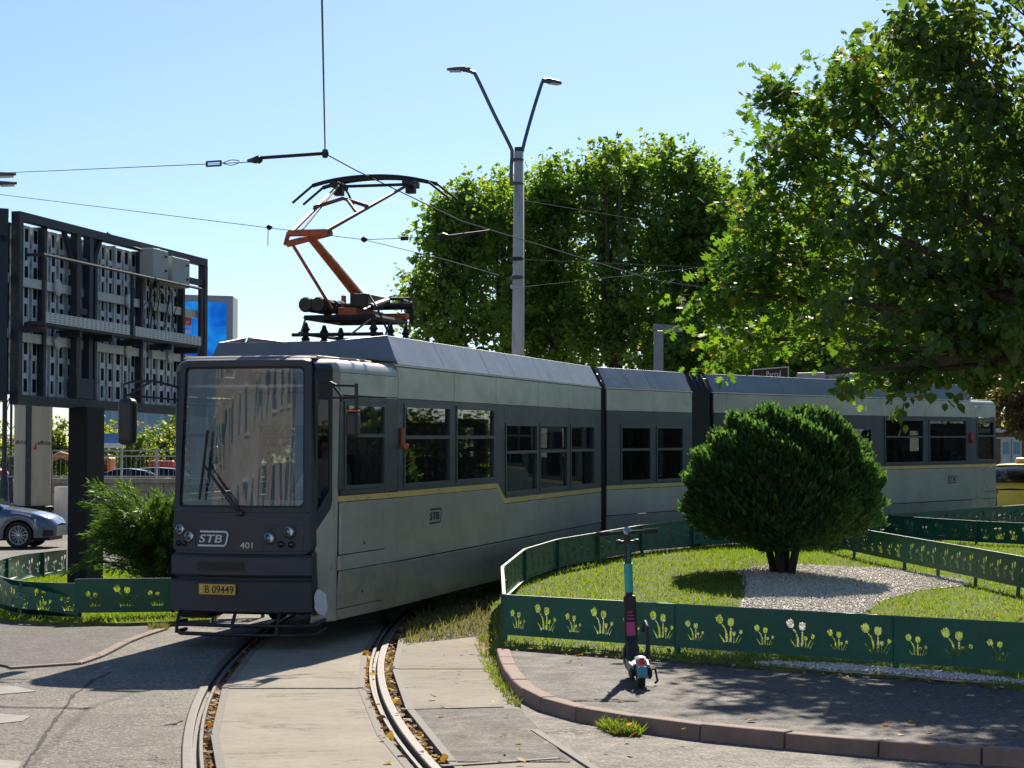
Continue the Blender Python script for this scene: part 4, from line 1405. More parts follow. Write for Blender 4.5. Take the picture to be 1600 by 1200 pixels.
psub('shock_absorber', 'pan_dark', lambda k: (k.tube([Wp(1.2, .32, 3.80), Wp(2.1, .30, 3.92)], .045, 10), k.tube([Wp(.8, .33, 3.74), Wp(1.25, .32, 3.81)], .02, 8)))
for du in (2.0, 2.45):
    psub('lever', 'pan_red', lambda k: uvbox(Wp, du - .03, du + .03, -.3, -.24, 3.7, 4.0, k), bevel=.01)
# ------------------------------------------------------------------ green tulip fences
M['fence'] = pmat('fence_green_paint', (0.012, 0.105, 0.062), 0.48, var=0.2, scale=2.5, bump=0.12, fine=150, dirt=(0.05, 0.095, 0.07))
M['fence_edge'] = pmat('fence_edge_paint', (0.03, 0.13, 0.10), 0.5, var=0.2, dirt=(0.25, 0.26, 0.24))


def tulip(cx, cy, s):
    """outlines of one cut-out bunch: two tall tulips, leaves, two small ones"""
    out = []
    def flower(x, y, r, a):
        base = [(0, -.62), (.42, -.38), (.52, .05), (.40, .55), (.16, .42), (0, .62), (-.16, .42), (-.40, .55), (-.52, .05), (-.42, -.38)]
        ca, sa = math.cos(a), math.sin(a)
        out.append([(cx + s * (x + r * (px * ca - py * sa)), cy + s * (y + r * (px * sa + py * ca))) for px, py in base])
    def stem(pts, w0, w1):
        L_, R_ = [], []
        for i, (x, y) in enumerate(pts):
            a = pts[max(0, i - 1)]; b = pts[min(len(pts) - 1, i + 1)]
            d = Vector((b[0] - a[0], b[1] - a[1])).normalized()
            w = w0 + (w1 - w0) * i / (len(pts) - 1)
            L_.append((cx + s * (x - d.y * w), cy + s * (y + d.x * w))); R_.append((cx + s * (x + d.y * w), cy + s * (y - d.x * w)))
        out.append(L_ + R_[::-1])
    flower(-.38, .84, .30, .55); stem([(-.28, .66), (-.16, .54), (-.08, .34), (-.06, .02)], .022, .058)
    flower(.11, .76, .28, -.05); stem([(.11, .56), (.11, .3), (.09, .02)], .034, .062)
    stem([(-.40, .30), (-.27, .14), (-.155, .0)], .012, .045)
    stem([(.25, .24), (.24, .0)], .016, .028); flower(.25, .345, .15, .1)
    flower(.54, .42, .15, -.4); stem([(.48, .31), (.38, .16), (.325, .02)], .014, .026)
    stem([(.56, .22), (.48, .10), (.41, -.01)], .008, .022)
    return out


PL, PH = 2.4, 0.42
def panel_holes(L, mirror=False):
    holes = []
    n = 6
    for i in range(n):
        big = i % 2 == 1
        x = (i + 0.55) * L / n
        for pl in tulip(0, 0, 0.265 if big else 0.19):
            holes.append([((x - px) if mirror else (x + px), 0.075 + py) for px, py in pl])
    return holes
def panel_mesh(mirror=False):
    xs = lin(0, PL, 13)
    outer = [(x, 0) for x in xs] + [(x, PH) for x in reversed(xs)]
    me = holed_mesh(outer, panel_holes(PL, mirror), 0.004)
    me.materials.append(M['fence'])
    return me
PANEL, PANEL_M = panel_mesh(), panel_mesh(True)
_p = MB(); _p.box(-.022, .022, -.022, .022, 0, 1); POST = _p.mesh('post'); POST.materials.append(M['fence'])
_p = MB(); _p.box(0, 1, -.004, .034, -.004, .004); RAIL = _p.mesh('edge_rail'); RAIL.materials.append(M['fence_edge'])


def fence(nodes, label, inside, gap=0.085, mirror=False, first_post=True, tilt=0.0):
    """nodes: ground points along the fence; inside: +1/-1 side on which posts and flanges stand"""
    root = thing('tulip_fence', label, 'fence', tuple(nodes[0]), group='green tulip fences')
    o0 = Vector(nodes[0])
    for i, (a, b) in enumerate(zip(nodes, nodes[1:])):
        a, b = Vector(a), Vector(b)
        ex = (b - a); L = ex.length; ex.normalize()
        ey = Vector((0, 0, 1)).cross(ex).normalized(); ez = ex.cross(ey)
        npan = max(1, round(L / 2.4))
        for k in range(npan):
            q0 = a + ex * (L * k / npan); l = L / npan
            def put(name, me, off, sx, sz, oy=0.0, parent=root):
                o = bpy.data.objects.new(name, me); COL.objects.link(o); o.parent = parent
                mt = Matrix((ex, ey, ez)).transposed().to_4x4()
                if tilt: mt = mt @ Matrix.Rotation(tilt, 4, 'X')
                mt = Matrix.Translation(q0 - o0 + ez * off + ey * oy) @ mt @ Matrix.Diagonal((sx, inside if name == 'edge_rail' else 1, sz, 1))
                o.matrix_local = mt
                return o
            put('panel', PANEL_M if mirror else PANEL, gap, (l - 0.012) / PL, 1.0)
            put('edge_rail', RAIL, gap + PH, l, 1)
            put('edge_rail', RAIL, gap, l, 1)
            if not (i == 0 and k == 0 and not first_post): put('post', POST, -0.12, 1.0, gap + PH + .12 - .006, 0.03 * inside)
    b = Vector(nodes[-1])
    o = bpy.data.objects.new('post', POST); COL.objects.link(o); o.parent = root
    o.matrix_local = Matrix.Translation(b - o0 + Vector((0, 0, -.12))) @ Matrix.Diagonal((1, 1, gap + PH + .114, 1))
    return root


def IZ(p, dz=0.0): return Vector((p[0], p[1], iz(p[0], p[1]) + dz))
f1 = [fline(s, 0) for s in (0, 2.32, 4.82, 7.3, 9.8)]
fence([Vector((p.x, p.y, .115)) for p in f1], 'near green tulip fence along the pavement behind the scooter', 1)
fb = [IZ(p) for p in FBW]
fence(fb, 'green tulip fence curving along the side of the tram', -1, first_post=False)
def PY(x, Y): return ((x - 800) / FPX * Y, Y)
def Zp(x, y, Y): return at(x, y, Y).z
f2 = [PY(1270, 40.5), PY(1330, 37.0), PY(1408, 33.8), PY(1518, 30.2), PY(1660, 26.4), PY(1900, 22.5)]
fence([Vector((p[0], p[1], gz(p[0], p[1]) + .17)) for p in f2], 'green tulip fence between gravel bed and second lawn, right of the round bush', 1, mirror=True, tilt=-.06)
f3 = [PY(1387, 43.0), PY(1525, 41.6), PY(1660, 40.2)]
fence([Vector((p[0], p[1], z)) for p, z in zip(f3, (.50, .42, .38))], 'dark green tulip fence behind the second lawn, below the rear tram car', -1)
f4 = [PY(1390, 43.15), PY(1480, 45.4), PY(1590, 48.6), PY(1700, 51.5)]
fence([Vector((p[0], p[1], z)) for p, z in zip(f4, (.52, .56, .62, .70))], 'farthest green tulip fence, running beside the rear end of the tram', 1, mirror=True)
# left island: straight panel, then a panel bent round the corner and the back run
l1 = [at(119, 957, 25.9), at(262, 956, 26.1)]
lz = [Vector((p.x, p.y, 0.075)) for p in l1]
l1b = lz[1] + (lz[1] - lz[0]).normalized() * 1.2
fence([lz[0], l1b], 'straight green tulip fence panel in front of the left island, beside the tram nose', 1)
root = thing('tulip_fence', 'bent green tulip fence curving round the left end of the billboard island', 'fence', (-6.5, 27, 0.06), group='green tulip fences')
curve = [Vector((p[0], p[1], 0.085)) for p in (lz[0] + Vector((0.06, 0.05, 0)), PY(60, 26.25), PY(20, 26.9), PY(-5, 28.2), PY(-14, 30.0), PY(-6, 32.2), PY(30, 34.6), PY(80, 36.3), PY(125, 37.6), PY(175, 38.6))]
cc = catmull(curve, 10)
cl_ = [0.0]
for a, b in zip(cc, cc[1:]): cl_.append(cl_[-1] + (b - a).length)
def on_curve(s):
    s = max(0, min(cl_[-1] - 1e-3, s))
    for i in range(len(cc) - 1):
        if cl_[i + 1] >= s:
            t = (s - cl_[i]) / max(1e-6, cl_[i + 1] - cl_[i]); return cc[i].lerp(cc[i + 1], t), (cc[i + 1] - cc[i]).normalized()
s0 = 0.0
o0 = Vector((-6.5, 27, 0.06))
while s0 + 2.4 < cl_[-1]:
    me = PANEL_M.copy()
    for v in me.vertices:
        p, d = on_curve(s0 + 2.4 - v.co.x * .995) if False else on_curve(s0 + v.co.x * .995)
        q = p + Vector((d.y, -d.x, 0)) * v.co.y
        v.co = (q.x - o0.x, q.y - o0.y, v.co.z + 0.10 - o0.z + .0)
    link('panel', me, root)
    m = MB(); ps_ = []
    for k in range(13):
        p, d = on_curve(s0 + 2.4 * k / 12); ps_.append((p, Vector((-d.y, d.x, 0))))
    for zz in (0.10, 0.52):
        m = MB()
        for (p, n1), (q, n2) in zip(ps_, ps_[1:]):
            e0, e1 = Vector((0, 0, zz - .004 - p.z)), Vector((0, 0, zz + .004 - p.z))
            m.hexa([p + e0, q + e0, q - n2 * .03 + e0, p - n1 * .03 + e0, p + e1, q + e1, q - n2 * .03 + e1, p - n1 * .03 + e1])
        m.build('edge_rail', M['fence_edge'], root)
    p, d = on_curve(s0 + 1.2)
    m = MB(); c = p - Vector((-d.y, d.x, 0)) * .03; m.box(c.x - .022, c.x + .022, c.y - .022, c.y + .022, -.05, .51); m.build('post', M['fence'], root)
    s0 += 2.4

# ------------------------------------------------------------------ electric scooter
M['teal'] = pmat('scooter_teal', (0.055, 0.42, 0.36), 0.42, var=0.06)
M['sc_grey'] = pmat('scooter_pale_grey', (0.25, 0.26, 0.25), 0.5, var=0.08)
M['sc_black'] = pmat('scooter_black', (0.022, 0.022, 0.025), 0.5, var=0.2)
M['pink'] = pmat('sticker_pink', (0.55, 0.06, 0.25), 0.5, var=0.1)
M['cyan'] = pmat('plate_blue', (0.03, 0.30, 0.42), 0.45, var=0.1)
M['tyre'] = pmat('tyre', (0.02, 0.02, 0.02), 0.8, var=0.3, bump=.3)
sb = G(1003, 1076, 0.10)
sc = thing('electric_scooter', 'black and teal electric scooter parked on the pavement before the green fence', 'scooter', (sb.x, sb.y, 0.102), R(1.5), world=False)
sc.rotation_euler = (0, R(-2.5), R(1.5))
def spart(name, mat, fn, parent=sc, smooth=False, bevel=0):
    k = MB(); fn(k); o = k.build(name, M[mat], parent, bevel=bevel, seg=2)
    if smooth: smooth_angle(o, 40)
    return o
# y runs forward (away from the camera), rear wheel at y = 0.12
def wheel_at(y):
    w = spart('wheel', 'tyre', lambda k: k.lathe([(.085, -.032), (.112, -.03), (.124, -.014), (.127, 0), (.124, .014), (.112, .03), (.085, .032)], (0, y, .127), (1, 0, 0), 28), smooth=True)
    spart('rim', 'sc_black', lambda k: k.lathe([(.02, -.045), (.05, -.04), (.084, -.026), (.084, .026), (.05, .04), (.02, .045)], (0, y, .127), (1, 0, 0), 20), w, smooth=True)
wheel_at(.12); wheel_at(1.02)
spart('deck', 'sc_black', lambda k: k.hexa([(-.085, .26, .10), (.085, .26, .10), (.075, .88, .10), (-.075, .88, .10), (-.09, .25, .185), (.09, .25, .185), (.08, .90, .185), (-.08, .90, .185)]), bevel=.02)
spart('deck_mat', 'sc_black', lambda k: k.box(-.075, .075, .27, .86, .186, .192))
for s in (-1, 1):
    spart('rear_fork', 'sc_grey', lambda k: k.hexa([(s * .052, .10, .13), (s * .075, .10, .13), (s * .095, .42, .12), (s * .07, .42, .12), (s * .052, .08, .20), (s * .078, .08, .20), (s * .10, .44, .215), (s * .07, .44, .215)]), bevel=.012)
    spart('axle_cover', 'sc_black', lambda k: k.lathe([(.0, 0), (.05, 0), (.055, .02), (.03, .035)], (s * .062, .12, .127), (s, 0, 0), 14))
def fender(k):
    def f(a, x):
        r = .150
        return (x * .045, .12 - r * math.cos(a), .127 + r * math.sin(a) - .012 * abs(x) ** 2)
    k.grid(f, lin(-.1, 2.0, 14), lin(-1, 1, 6)); k.grid(lambda a, x: tuple(Vector(f(a, x)) * 1.0 + Vector((0, 0, -.008))), lin(-.1, 2.0, 14), lin(-1, 1, 6))
fe = spart('rear_fender', 'sc_grey', fender, smooth=True)
spart('tail_light', 'redlens', lambda k: k.box(-.022, .022, -.062, -.04, .215, .275), fe, bevel=.008)
pl_ = spart('number_plate', 'cyan', lambda k: k.box(-.036, .036, -.072, -.062, .115, .20), fe, bevel=.006)
spart('neck', 'sc_black', lambda k: k.hexa([(-.06, .80, .12), (.06, .80, .12), (.05, .98, .16), (-.05, .98, .16), (-.05, .93, .36), (.05, .93, .36), (.035, 1.0, .38), (-.035, 1.0, .38)]), bevel=.02)
# stem leans back towards the rider
def ST(t): return Vector((0, 1.0 - .12 * t, .30 + 1.00 * t))
spart('battery_box', 'sc_black', lambda k: k.hexa([tuple(ST(.02) + Vector(q)) for q in ((-.065, -.055, 0), (.065, -.055, 0), (.05, .035, 0), (-.05, .035, 0))] + [tuple(ST(.44) + Vector(q)) for q in ((-.058, -.05, 0), (.058, -.05, 0), (.045, .03, 0), (-.045, .03, 0))]), bevel=.02)
spart('sticker', 'pink', lambda k: k.hexa([tuple(ST(.08) + Vector(q)) for q in ((-.038, -.0585, 0), (.038, -.0585, 0), (.038, -.05, 0), (-.038, -.05, 0))] + [tuple(ST(.20) + Vector(q)) for q in ((-.038, -.0575, 0), (.038, -.0575, 0), (.038, -.05, 0), (-.038, -.05, 0))]))
for j, tt in enumerate((.23, .26, .29)):
    spart('sticker', 'pink', lambda k: k.box(-.034 + .006 * j, .034 - .008 * j, ST(tt).y - .0580, ST(tt).y - .05, ST(tt).z - .004, ST(tt).z + .004))
spart('stem', 'sc_black', lambda k: k.tube([ST(-.05), ST(.40), ST(1.02)], [.038, .034, .030], 16))
spart('stem_band', 'teal', lambda k: k.tube([ST(.47), ST(.725)], .0385, 20), smooth=True)
_l = text_mesh('bolt', 1.0, .0006, 0, .02)
_o = MB()
xs = [v.co.x for v in _l.vertices]; ys = [v.co.y for v in _l.vertices]
bx, by = max(xs) - min(xs), max(ys) - min(ys); mx_, my_ = min(xs), (max(ys) + min(ys)) / 2
for v in _l.vertices:
    t = .735 + (v.co.x - mx_) / bx * .17; th = (v.co.y - my_) / by * 1.1 + .35
    c = ST(t); r = .0355; _o.v.append((c.x + r * math.sin(th) * 1.0, c.y - r * math.cos(th), c.z))
_o.f = [tuple(p.vertices) for p in _l.polygons]
_o.build('lettering', M['teal'], sc)
spart('lamp_clamp', 'sc_black', lambda k: (k.tube([ST(.915) + Vector((-.075, -.01, 0)), ST(.915) + Vector((.075, -.01, 0))], .014, 8), k.lathe([(.02, -.02), (.024, 0), (.02, .02)], ST(.915) + Vector((-.08, -.01, 0)), (1, 0, 0), 10), k.lathe([(.02, -.02), (.024, 0), (.02, .02)], ST(.915) + Vector((.08, -.01, 0)), (1, 0, 0), 10)))
spart('handlebar', 'sc_black', lambda k: k.tube([ST(1.0) + Vector((-.27, -.03, -.005)), ST(1.0) + Vector((-.12, -.01, 0)), ST(1.0) + Vector((.12, -.01, 0)), ST(1.0) + Vector((.27, -.03, .005))], .0165, 10))
for s in (-1, 1):
    spart('grip', 'tyre', lambda k: k.tube([ST(1.0) + Vector((s * .275, -.031, s * .005)), ST(1.0) + Vector((s * .16, -.015, s * .003))], .021, 10))
    spart('brake_lever', 'sc_black', lambda k: k.tube([ST(1.0) + Vector((s * .13, .02, 0)), ST(1.0) + Vector((s * .17, .05, -.01)), ST(1.0) + Vector((s * .26, .045, -.015))], .007, 6))
spart('display', 'chrome', lambda k: k.lathe([(.038, -.01), (.038, .012), (.03, .022), (0, .024)], ST(1.0) + Vector((0, -.03, .012)), (0, -.75, .66), 18), smooth=True)
spart('front_fork', 'sc_black', lambda k: (k.tube([(-.06, 1.02, .127), (-.055, 1.0, .27), (-.02, .99, .33)], .016, 8), k.tube([(.06, 1.02, .127), (.055, 1.0, .27), (.02, .99, .33)], .016, 8)))
spart('front_fender', 'sc_grey', lambda k: k.grid(lambda a, x: (x * .05, 1.02 - .15 * math.cos(a), .127 + .15 * math.sin(a)), lin(.3, 2.6, 12), lin(-1, 1, 5)), smooth=True)
spart('lock_cable', 'sc_black', lambda k: k.tube([(.10, .9, .42), (.125, .86, .5), (.13, .80, .46), (.125, .72, .28), (.10, .66, .2)], .02, 8))
spart('kick_stand', 'sc_black', lambda k: k.tube([(.09, .45, .12), (.15, .40, .13), (.165, .38, .03), (.14, .37, .01)], .011, 8))

# ------------------------------------------------------------------ foliage
LEAFQ_V = [(0, 0, 0), (.40, .22, .10), (.44, .56, .13), (0, 1.0, 0), (-.44, .56, .13), (-.40, .22, .10)]
LEAFQ_F = [(0, 1, 2, 3), (0, 3, 4, 5)]
OAK_V = [(0, 0, 0), (.12, .18, .03), (.48, .20, .05), (.16, .36, .03), (.58, .55, .06), (.15, .62, .03), (.36, .86, .04), (0, 1.05, 0), (-.36, .86, .04), (-.15, .62, .03), (-.58, .55, .06), (-.16, .36, .03), (-.48, .20, .05), (-.12, .18, .03)]
OAK_F = [(0, 1, 13), (1, 2, 3), (3, 4, 5), (5, 6, 7), (7, 8, 9), (9, 10, 11), (11, 12, 13), (1, 3, 11), (1, 11, 13), (3, 5, 9), (3, 9, 11), (5, 7, 9)]
DIAM_V = [(0, 0, 0), (.42, .45, .10), (0, 1, 0), (-.42, .45, .10)]
DIAM_F = [(0, 1, 2, 3)]

M['bark'] = pmat('bark', (0.075, 0.058, 0.043), 0.9, var=0.4, scale=9, bump=0.8, fine=35, bdist=.02, stretch=(1, 1, .25))
M['bark_dark'] = pmat('bark_dark', (0.045, 0.036, 0.030), 0.9, var=0.4, scale=12, bump=0.8, fine=45, bdist=.01, stretch=(1, 1, .25))
M['leaf_plane'] = leafmat('plane_leaves', [(0, (.085, .145, .045)), (.5, (.12, .195, .052)), (.85, (.175, .24, .056)), (.99, (.23, .25, .06)), (1, (.28, .19, .06))], .55, .55, (2.4, 2.5, .75))
M['leaf_linden'] = leafmat('linden_leaves', [(0, (.046, .085, .030)), (.6, (.066, .115, .034)), (.92, (.10, .15, .036)), (.99, (.15, .165, .035)), (1, (.26, .14, .03))], .5, .5, (2.5, 2.5, .8))
M['leaf_oak'] = leafmat('oak_leaves', [(0, (.045, .09, .024)), (.5, (.065, .125, .028)), (.88, (.10, .16, .030)), (.985, (.17, .18, .035)), (1, (.22, .11, .03))], .5, .5, (2.8, 2.9, .8))
M['leaf_far'] = leafmat('far_leaves', [(0, (0.046, 0.085, 0.034)), (.6, (0.078, 0.132, 0.043)), (.9, (0.155, 0.194, 0.054)), (1, (0.264, 0.232, 0.046))], .55)
M['leaf_red'] = leafmat('red_leaves', [(0, (.07, .09, .03)), (.6, (.10, .11, .035)), (.85, (.16, .08, .035)), (1, (.20, .07, .04))], .4, .5, (1.8, 1.6, .8))


def unit(n):
    a = rng.normal(size=(n, 3)); return a / np.linalg.norm(a, axis=1, keepdims=True)


def leaf_cloud(centres, radii, per, size, TV, TF, droop=0.4, flat=0.7, name='crown', szvar=.3, axes=None):
    """leaves in clusters around the given centres"""
    n = len(centres) * per
    C_ = np.repeat(np.asarray(centres), per, 0)
    Rr = np.repeat(np.asarray(radii), per, 0)
    off = unit(n) * (rng.random((n, 1)) ** (1 / 2.2)) * Rr[:, None]
    off[:, 2] *= flat
    if axes is not None:                                 # leaves strung along a twig
        A = np.repeat(np.asarray(axes), per, 0)
        tt = rng.uniform(-1.3, 1.1, (n, 1))
        off = A * tt * Rr[:, None] + off * (.52 - .16 * tt)
    P = C_ + off
    D = off / (np.linalg.norm(off, axis=1, keepdims=True) + 1e-6) * .7 + unit(n) * .7
    D[:, 2] -= droop
    roll = unit(n) * .8 + np.array([0, 0, 1.0])
    X, Y, Z = frames(D, roll)
    S = size * (1 + szvar * rng.normal(size=n)).clip(.5, 1.8)
    return P, X, Y, Z, S


def make_tree(name, label, cat_group, base, top_z, blobs, ncl, per, crad, size, TV, TF, leaf_mat, bark='bark', trunk_r=.18, single=0, shell=.45, droop=.4, fork=None):
    """blobs: ellipsoids (cx, cy, cz, rx, ry, rz, weight) that shape the crown"""
    root = thing(name, label, 'tree', tuple(base), group=cat_group)
    b0 = Vector(base)
    wts = np.array([b[6] for b in blobs], float); wts /= wts.sum()
    cen, rad, bid, axs = [], [], [], []
    ids = rng.choice(len(blobs), ncl, p=wts)
    for i in ids:
        cx, cy, cz, rx, ry, rz, _ = blobs[i]
        u = unit(1)[0]
        r = shell + (1 - shell) * rng.random() ** .6
        r *= 1 + .17 * float(np.clip(rng.normal(), -2, 1.3))
        cen.append((cx + u[0] * rx * r, cy + u[1] * ry * r, cz + u[2] * rz * r)); rad.append(crad * (0.6 + .8 * rng.random())); bid.append(i)
        ax = u * np.array([1, 1, .7]) + unit(1)[0] * .55 - np.array([0, 0, droop * .35]); axs.append(ax / np.linalg.norm(ax))
    P, X, Y, Z, S = leaf_cloud(cen, rad, per, size, TV, TF, droop, axes=axs)
    k = slice(0, len(P))
    me = scatter('crown', TV, TF, P - np.array(tuple(b0)), X, Y, Z, S)
    crown = link('crown', me, root, M[leaf_mat])
    crown['kind'] = 'stuff'
    # trunk, limbs to each blob, twigs to clusters
    m = MB()
    fk = Vector(fork) if fork else Vector((b0.x, b0.y, b0.z + (top_z - b0.z) * .3))
    m.tube([b0 + Vector((0, 0, -.1)), b0.lerp(fk, .5) + Vector((.04, .03, 0)), fk], [trunk_r * 1.25, trunk_r, trunk_r * .85], 10)
    m.build('trunk', M[bark], root)
    limbs = {}
    for i, (cx, cy, cz, rx, ry, rz, _) in enumerate(blobs):
        e = Vector((cx, cy, cz + rz * .25))
        mid = fk.lerp(e, .5) + Vector((rng.normal() * .15, rng.normal() * .15, (e - fk).length * .06))
        limbs[i] = (fk, mid, e)
        mm = MB(); mm.tube([fk, mid, e], [trunk_r * .6, trunk_r * .35, trunk_r * .12], 7); mm.build('limb', M[bark], root)
    tw = MB(); sel = range(0, ncl, max(1, ncl // 150))
    for q in sel:
        f_, mid, e = limbs[bid[q]]
        t = .35 + .6 * rng.random()
        st = (f_.lerp(mid, t * 2) if t < .5 else mid.lerp(e, t * 2 - 1))
        c = Vector(cen[q]); tw.tube([st, st.lerp(c, .5) + Vector((rng.normal() * .08, rng.normal() * .08, .14)) * (c - st).length, c], [trunk_r * .075, trunk_r * .05, trunk_r * .02], 4, cap=False)
    tw = tw.build('twigs', M[bark], root); tw['kind'] = 'stuff'
    return root, crown, (P, X, Y, Z, S)


def pxblob(x, y, Y, rxp, ryp, depth, wt=1.0):
    """ellipsoid seen at pixel x, y with pixel radii"""
    p = at(x, y, Y); s = Y / FPX
    return (p.x, p.y, p.z, rxp * s, depth, ryp * s, wt)


# row of upright plane trees behind the tram
bgt = [
    ('short plane tree at the left end of the row behind the tram', 700, 72, [(705, 400, 62, 95), (735, 360, 45, 75), (668, 470, 42, 60), (720, 500, 70, 70)]),
    ('plane tree directly behind the concrete lamp post', 800, 76, [(800, 400, 62, 110), (780, 350, 40, 70), (830, 500, 75, 80)]),
    ('plane tree with leaning top just right of the lamp post', 870, 74, [(868, 380, 50, 115), (850, 320, 34, 60), (880, 500, 70, 90)]),
    ('tallest plane tree in the row behind the tram', 960, 73, [(965, 330, 42, 105), (935, 340, 42, 95), (975, 450, 70, 120), (940, 520, 75, 70)]),
    ('plane tree behind the left edge of the oak', 1050, 75, [(1040, 340, 45, 110), (1075, 330, 42, 95), (1060, 460, 75, 110), (1045, 530, 70, 60)]),
    ('plane tree half hidden by the oak branches', 1150, 76, [(1150, 420, 70, 120), (1200, 440, 60, 110), (1165, 530, 80, 70)]),
    ('far plane tree seen through the oak crown', 1290, 78, [(1290, 400, 80, 140), (1260, 520, 80, 80), (1350, 500, 80, 100)]),
    ('far plane tree behind the rear end of the tram', 1460, 79, [(1450, 420, 90, 150), (1500, 520, 90, 90), (1420, 540, 80, 70)]),
    ('upright plane tree filling the gap before the oak', 1112, 74, [(1112, 390, 40, 105), (1130, 480, 50, 80), (1100, 310, 22, 50)]),
    ('low bushy plane tree behind the middle tram car', 1110, 71, [(1110, 540, 75, 55), (1190, 560, 70, 45), (1060, 560, 60, 40)]),
    ('low bushy plane tree behind the front of the rear car', 1330, 72, [(1330, 560, 85, 50), (1400, 570, 80, 45), (1270, 560, 70, 45)]),
    ('low bushy plane tree behind the rear lamp of the tram', 1560, 74, [(1530, 580, 80, 60), (1620, 560, 80, 80), (1560, 480, 80, 80)]),
]
SPIRE = {700: [(650, 445, 22, 45), (690, 345, 22, 50), (728, 312, 20, 45), (748, 330, 18, 40)], 800: [(770, 318, 22, 48), (826, 345, 22, 60), (840, 300, 20, 45)], 870: [(862, 290, 22, 48), (895, 330, 20, 60)],
         960: [(915, 270, 20, 45), (943, 262, 18, 45), (968, 250, 16, 42), (990, 285, 22, 60)], 1050: [(1018, 270, 20, 50), (1040, 255, 18, 45), (1078, 262, 18, 45), (1110, 320, 26, 60)], 1150: [(1128, 335, 24, 55), (1160, 330, 26, 60)]}
for label, x, Y, bl in bgt:
    bl = bl + SPIRE.get(x, [])
    g0 = gz(0, Y)
    base = ((x - 800) / FPX * Y, Y, g0)
    blobs = [pxblob(a, b, Y + rng.normal() * .8, c, d, c * Y / FPX * 1.1, c * d) for a, b, c, d in bl]
    make_tree('plane_tree', label, 'plane trees in the row behind the tram', base, blobs[0][2], blobs, 440, 32, .50, .15, LEAFQ_V, LEAFQ_F, 'leaf_plane', trunk_r=.22, shell=.5)

# oak with lobed leaves, beyond the tram; one low spray hangs in front of the rear car
OK_ = [(1240, 250, 85, 95, 2), (1330, 150, 90, 75, 1.6), (1200, 420, 75, 80, 1.3), (1290, 380, 90, 90, 1.4), (1130, 470, 60, 60, .7), (1170, 540, 75, 40, .6), (1440, 260, 110, 120, 1.6), (1400, 100, 100, 90, 1.4),
       (1560, 300, 120, 160, 1.5), (1300, 500, 80, 50, .7), (1460, 480, 110, 80, .9), (1215, 150, 40, 55, .45), (1180, 330, 50, 60, .6)]
blobs = [pxblob(a, b, 25.2 + rng.normal() * .5, c, d, c * .0095, w) for a, b, c, d, w in OK_] + [pxblob(1345, 600, 24.5, 30, 42, .25, .25)]
make_tree('oak_tree', 'oak with lobed yellow-green leaves and spreading branches above the round bush', 'broadleaf trees on the island', (8.1, 25.5, iz(8.1, 25.5)), 9, blobs, 600, 16, .27, .105, OAK_V, OAK_F, 'leaf_oak', trunk_r=.16, shell=.3, droop=.5, fork=(7.6, 25.5, 3.0))

# linden in the foreground at the right
lb = [pxblob(1500, 110, 22, 120, 130, 1.2, 2), pxblob(1580, 260, 21.5, 110, 130, 1.2, 1.8), pxblob(1450, 300, 22, 95, 85, 1.0, 1.2), pxblob(1540, 420, 21.5, 105, 110, 1.0, 1.5), pxblob(1400, 430, 22, 85, 55, .8, .7),
      pxblob(1470, 520, 21.5, 95, 60, .8, .9), pxblob(1320, 480, 22, 45, 40, .5, .3), pxblob(1580, 540, 21, 70, 55, .8, .8), pxblob(1425, 590, 21.5, 60, 42, .45, .4), pxblob(1290, 590, 21.5, 22, 28, .25, .1),
      pxblob(1360, 555, 21.5, 60, 32, .4, .3), pxblob(1350, 360, 22, 55, 45, .5, .35), pxblob(1700, 150, 21.5, 130, 200, 1.6, 1.2), pxblob(1720, 420, 21, 120, 160, 1.6, 1), pxblob(1420, 60, 22, 50, 60, .7, .4), pxblob(1600, -60, 21, 190, 130, 1.8, 1.8), pxblob(1600, 330, 29, 130, 90, 1.3, .8), pxblob(1540, 420, 28.5, 90, 60, 1.0, .5)]
lt, lcrown, LD = make_tree('linden_tree', 'linden with broad heart-shaped leaves hanging into the picture from the right', 'broadleaf trees on the island', (6.9, 20.6, iz(6.9, 20.6)), 6, lb, 760, 18, .27, .088, LEAFQ_V, LEAFQ_F, 'leaf_linden', trunk_r=.17, shell=.3, droop=.7, fork=(6.6, 21, 2.9))
# the leaves that stand out most are pieces of their own
P, X, Y, Z, S = LD
lm = bpy.data.meshes.new('leaf'); lm.from_pydata(LEAFQ_V, [], LEAFQ_F); lm.update(); lm.materials.append(M['leaf_linden'])
vis = np.argsort(P[:, 1] + .6 * np.abs(P[:, 0] - 4.2))[:280]
for i in vis:
    o = bpy.data.objects.new('leaf', lm); COL.objects.link(o); o.parent = lcrown
    mt = Matrix(((X[i][0], Y[i][0], Z[i][0], 0), (X[i][1], Y[i][1], Z[i][1], 0), (X[i][2], Y[i][2], Z[i][2], 0), (0, 0, 0, 1)))
    p = Vector(P[i]) - Vector(lt.location) + Vector((.04, -.05, .02))
    o.matrix_local = Matrix.Translation(p) @ mt @ Matrix.Scale(float(S[i]) * .98, 4)

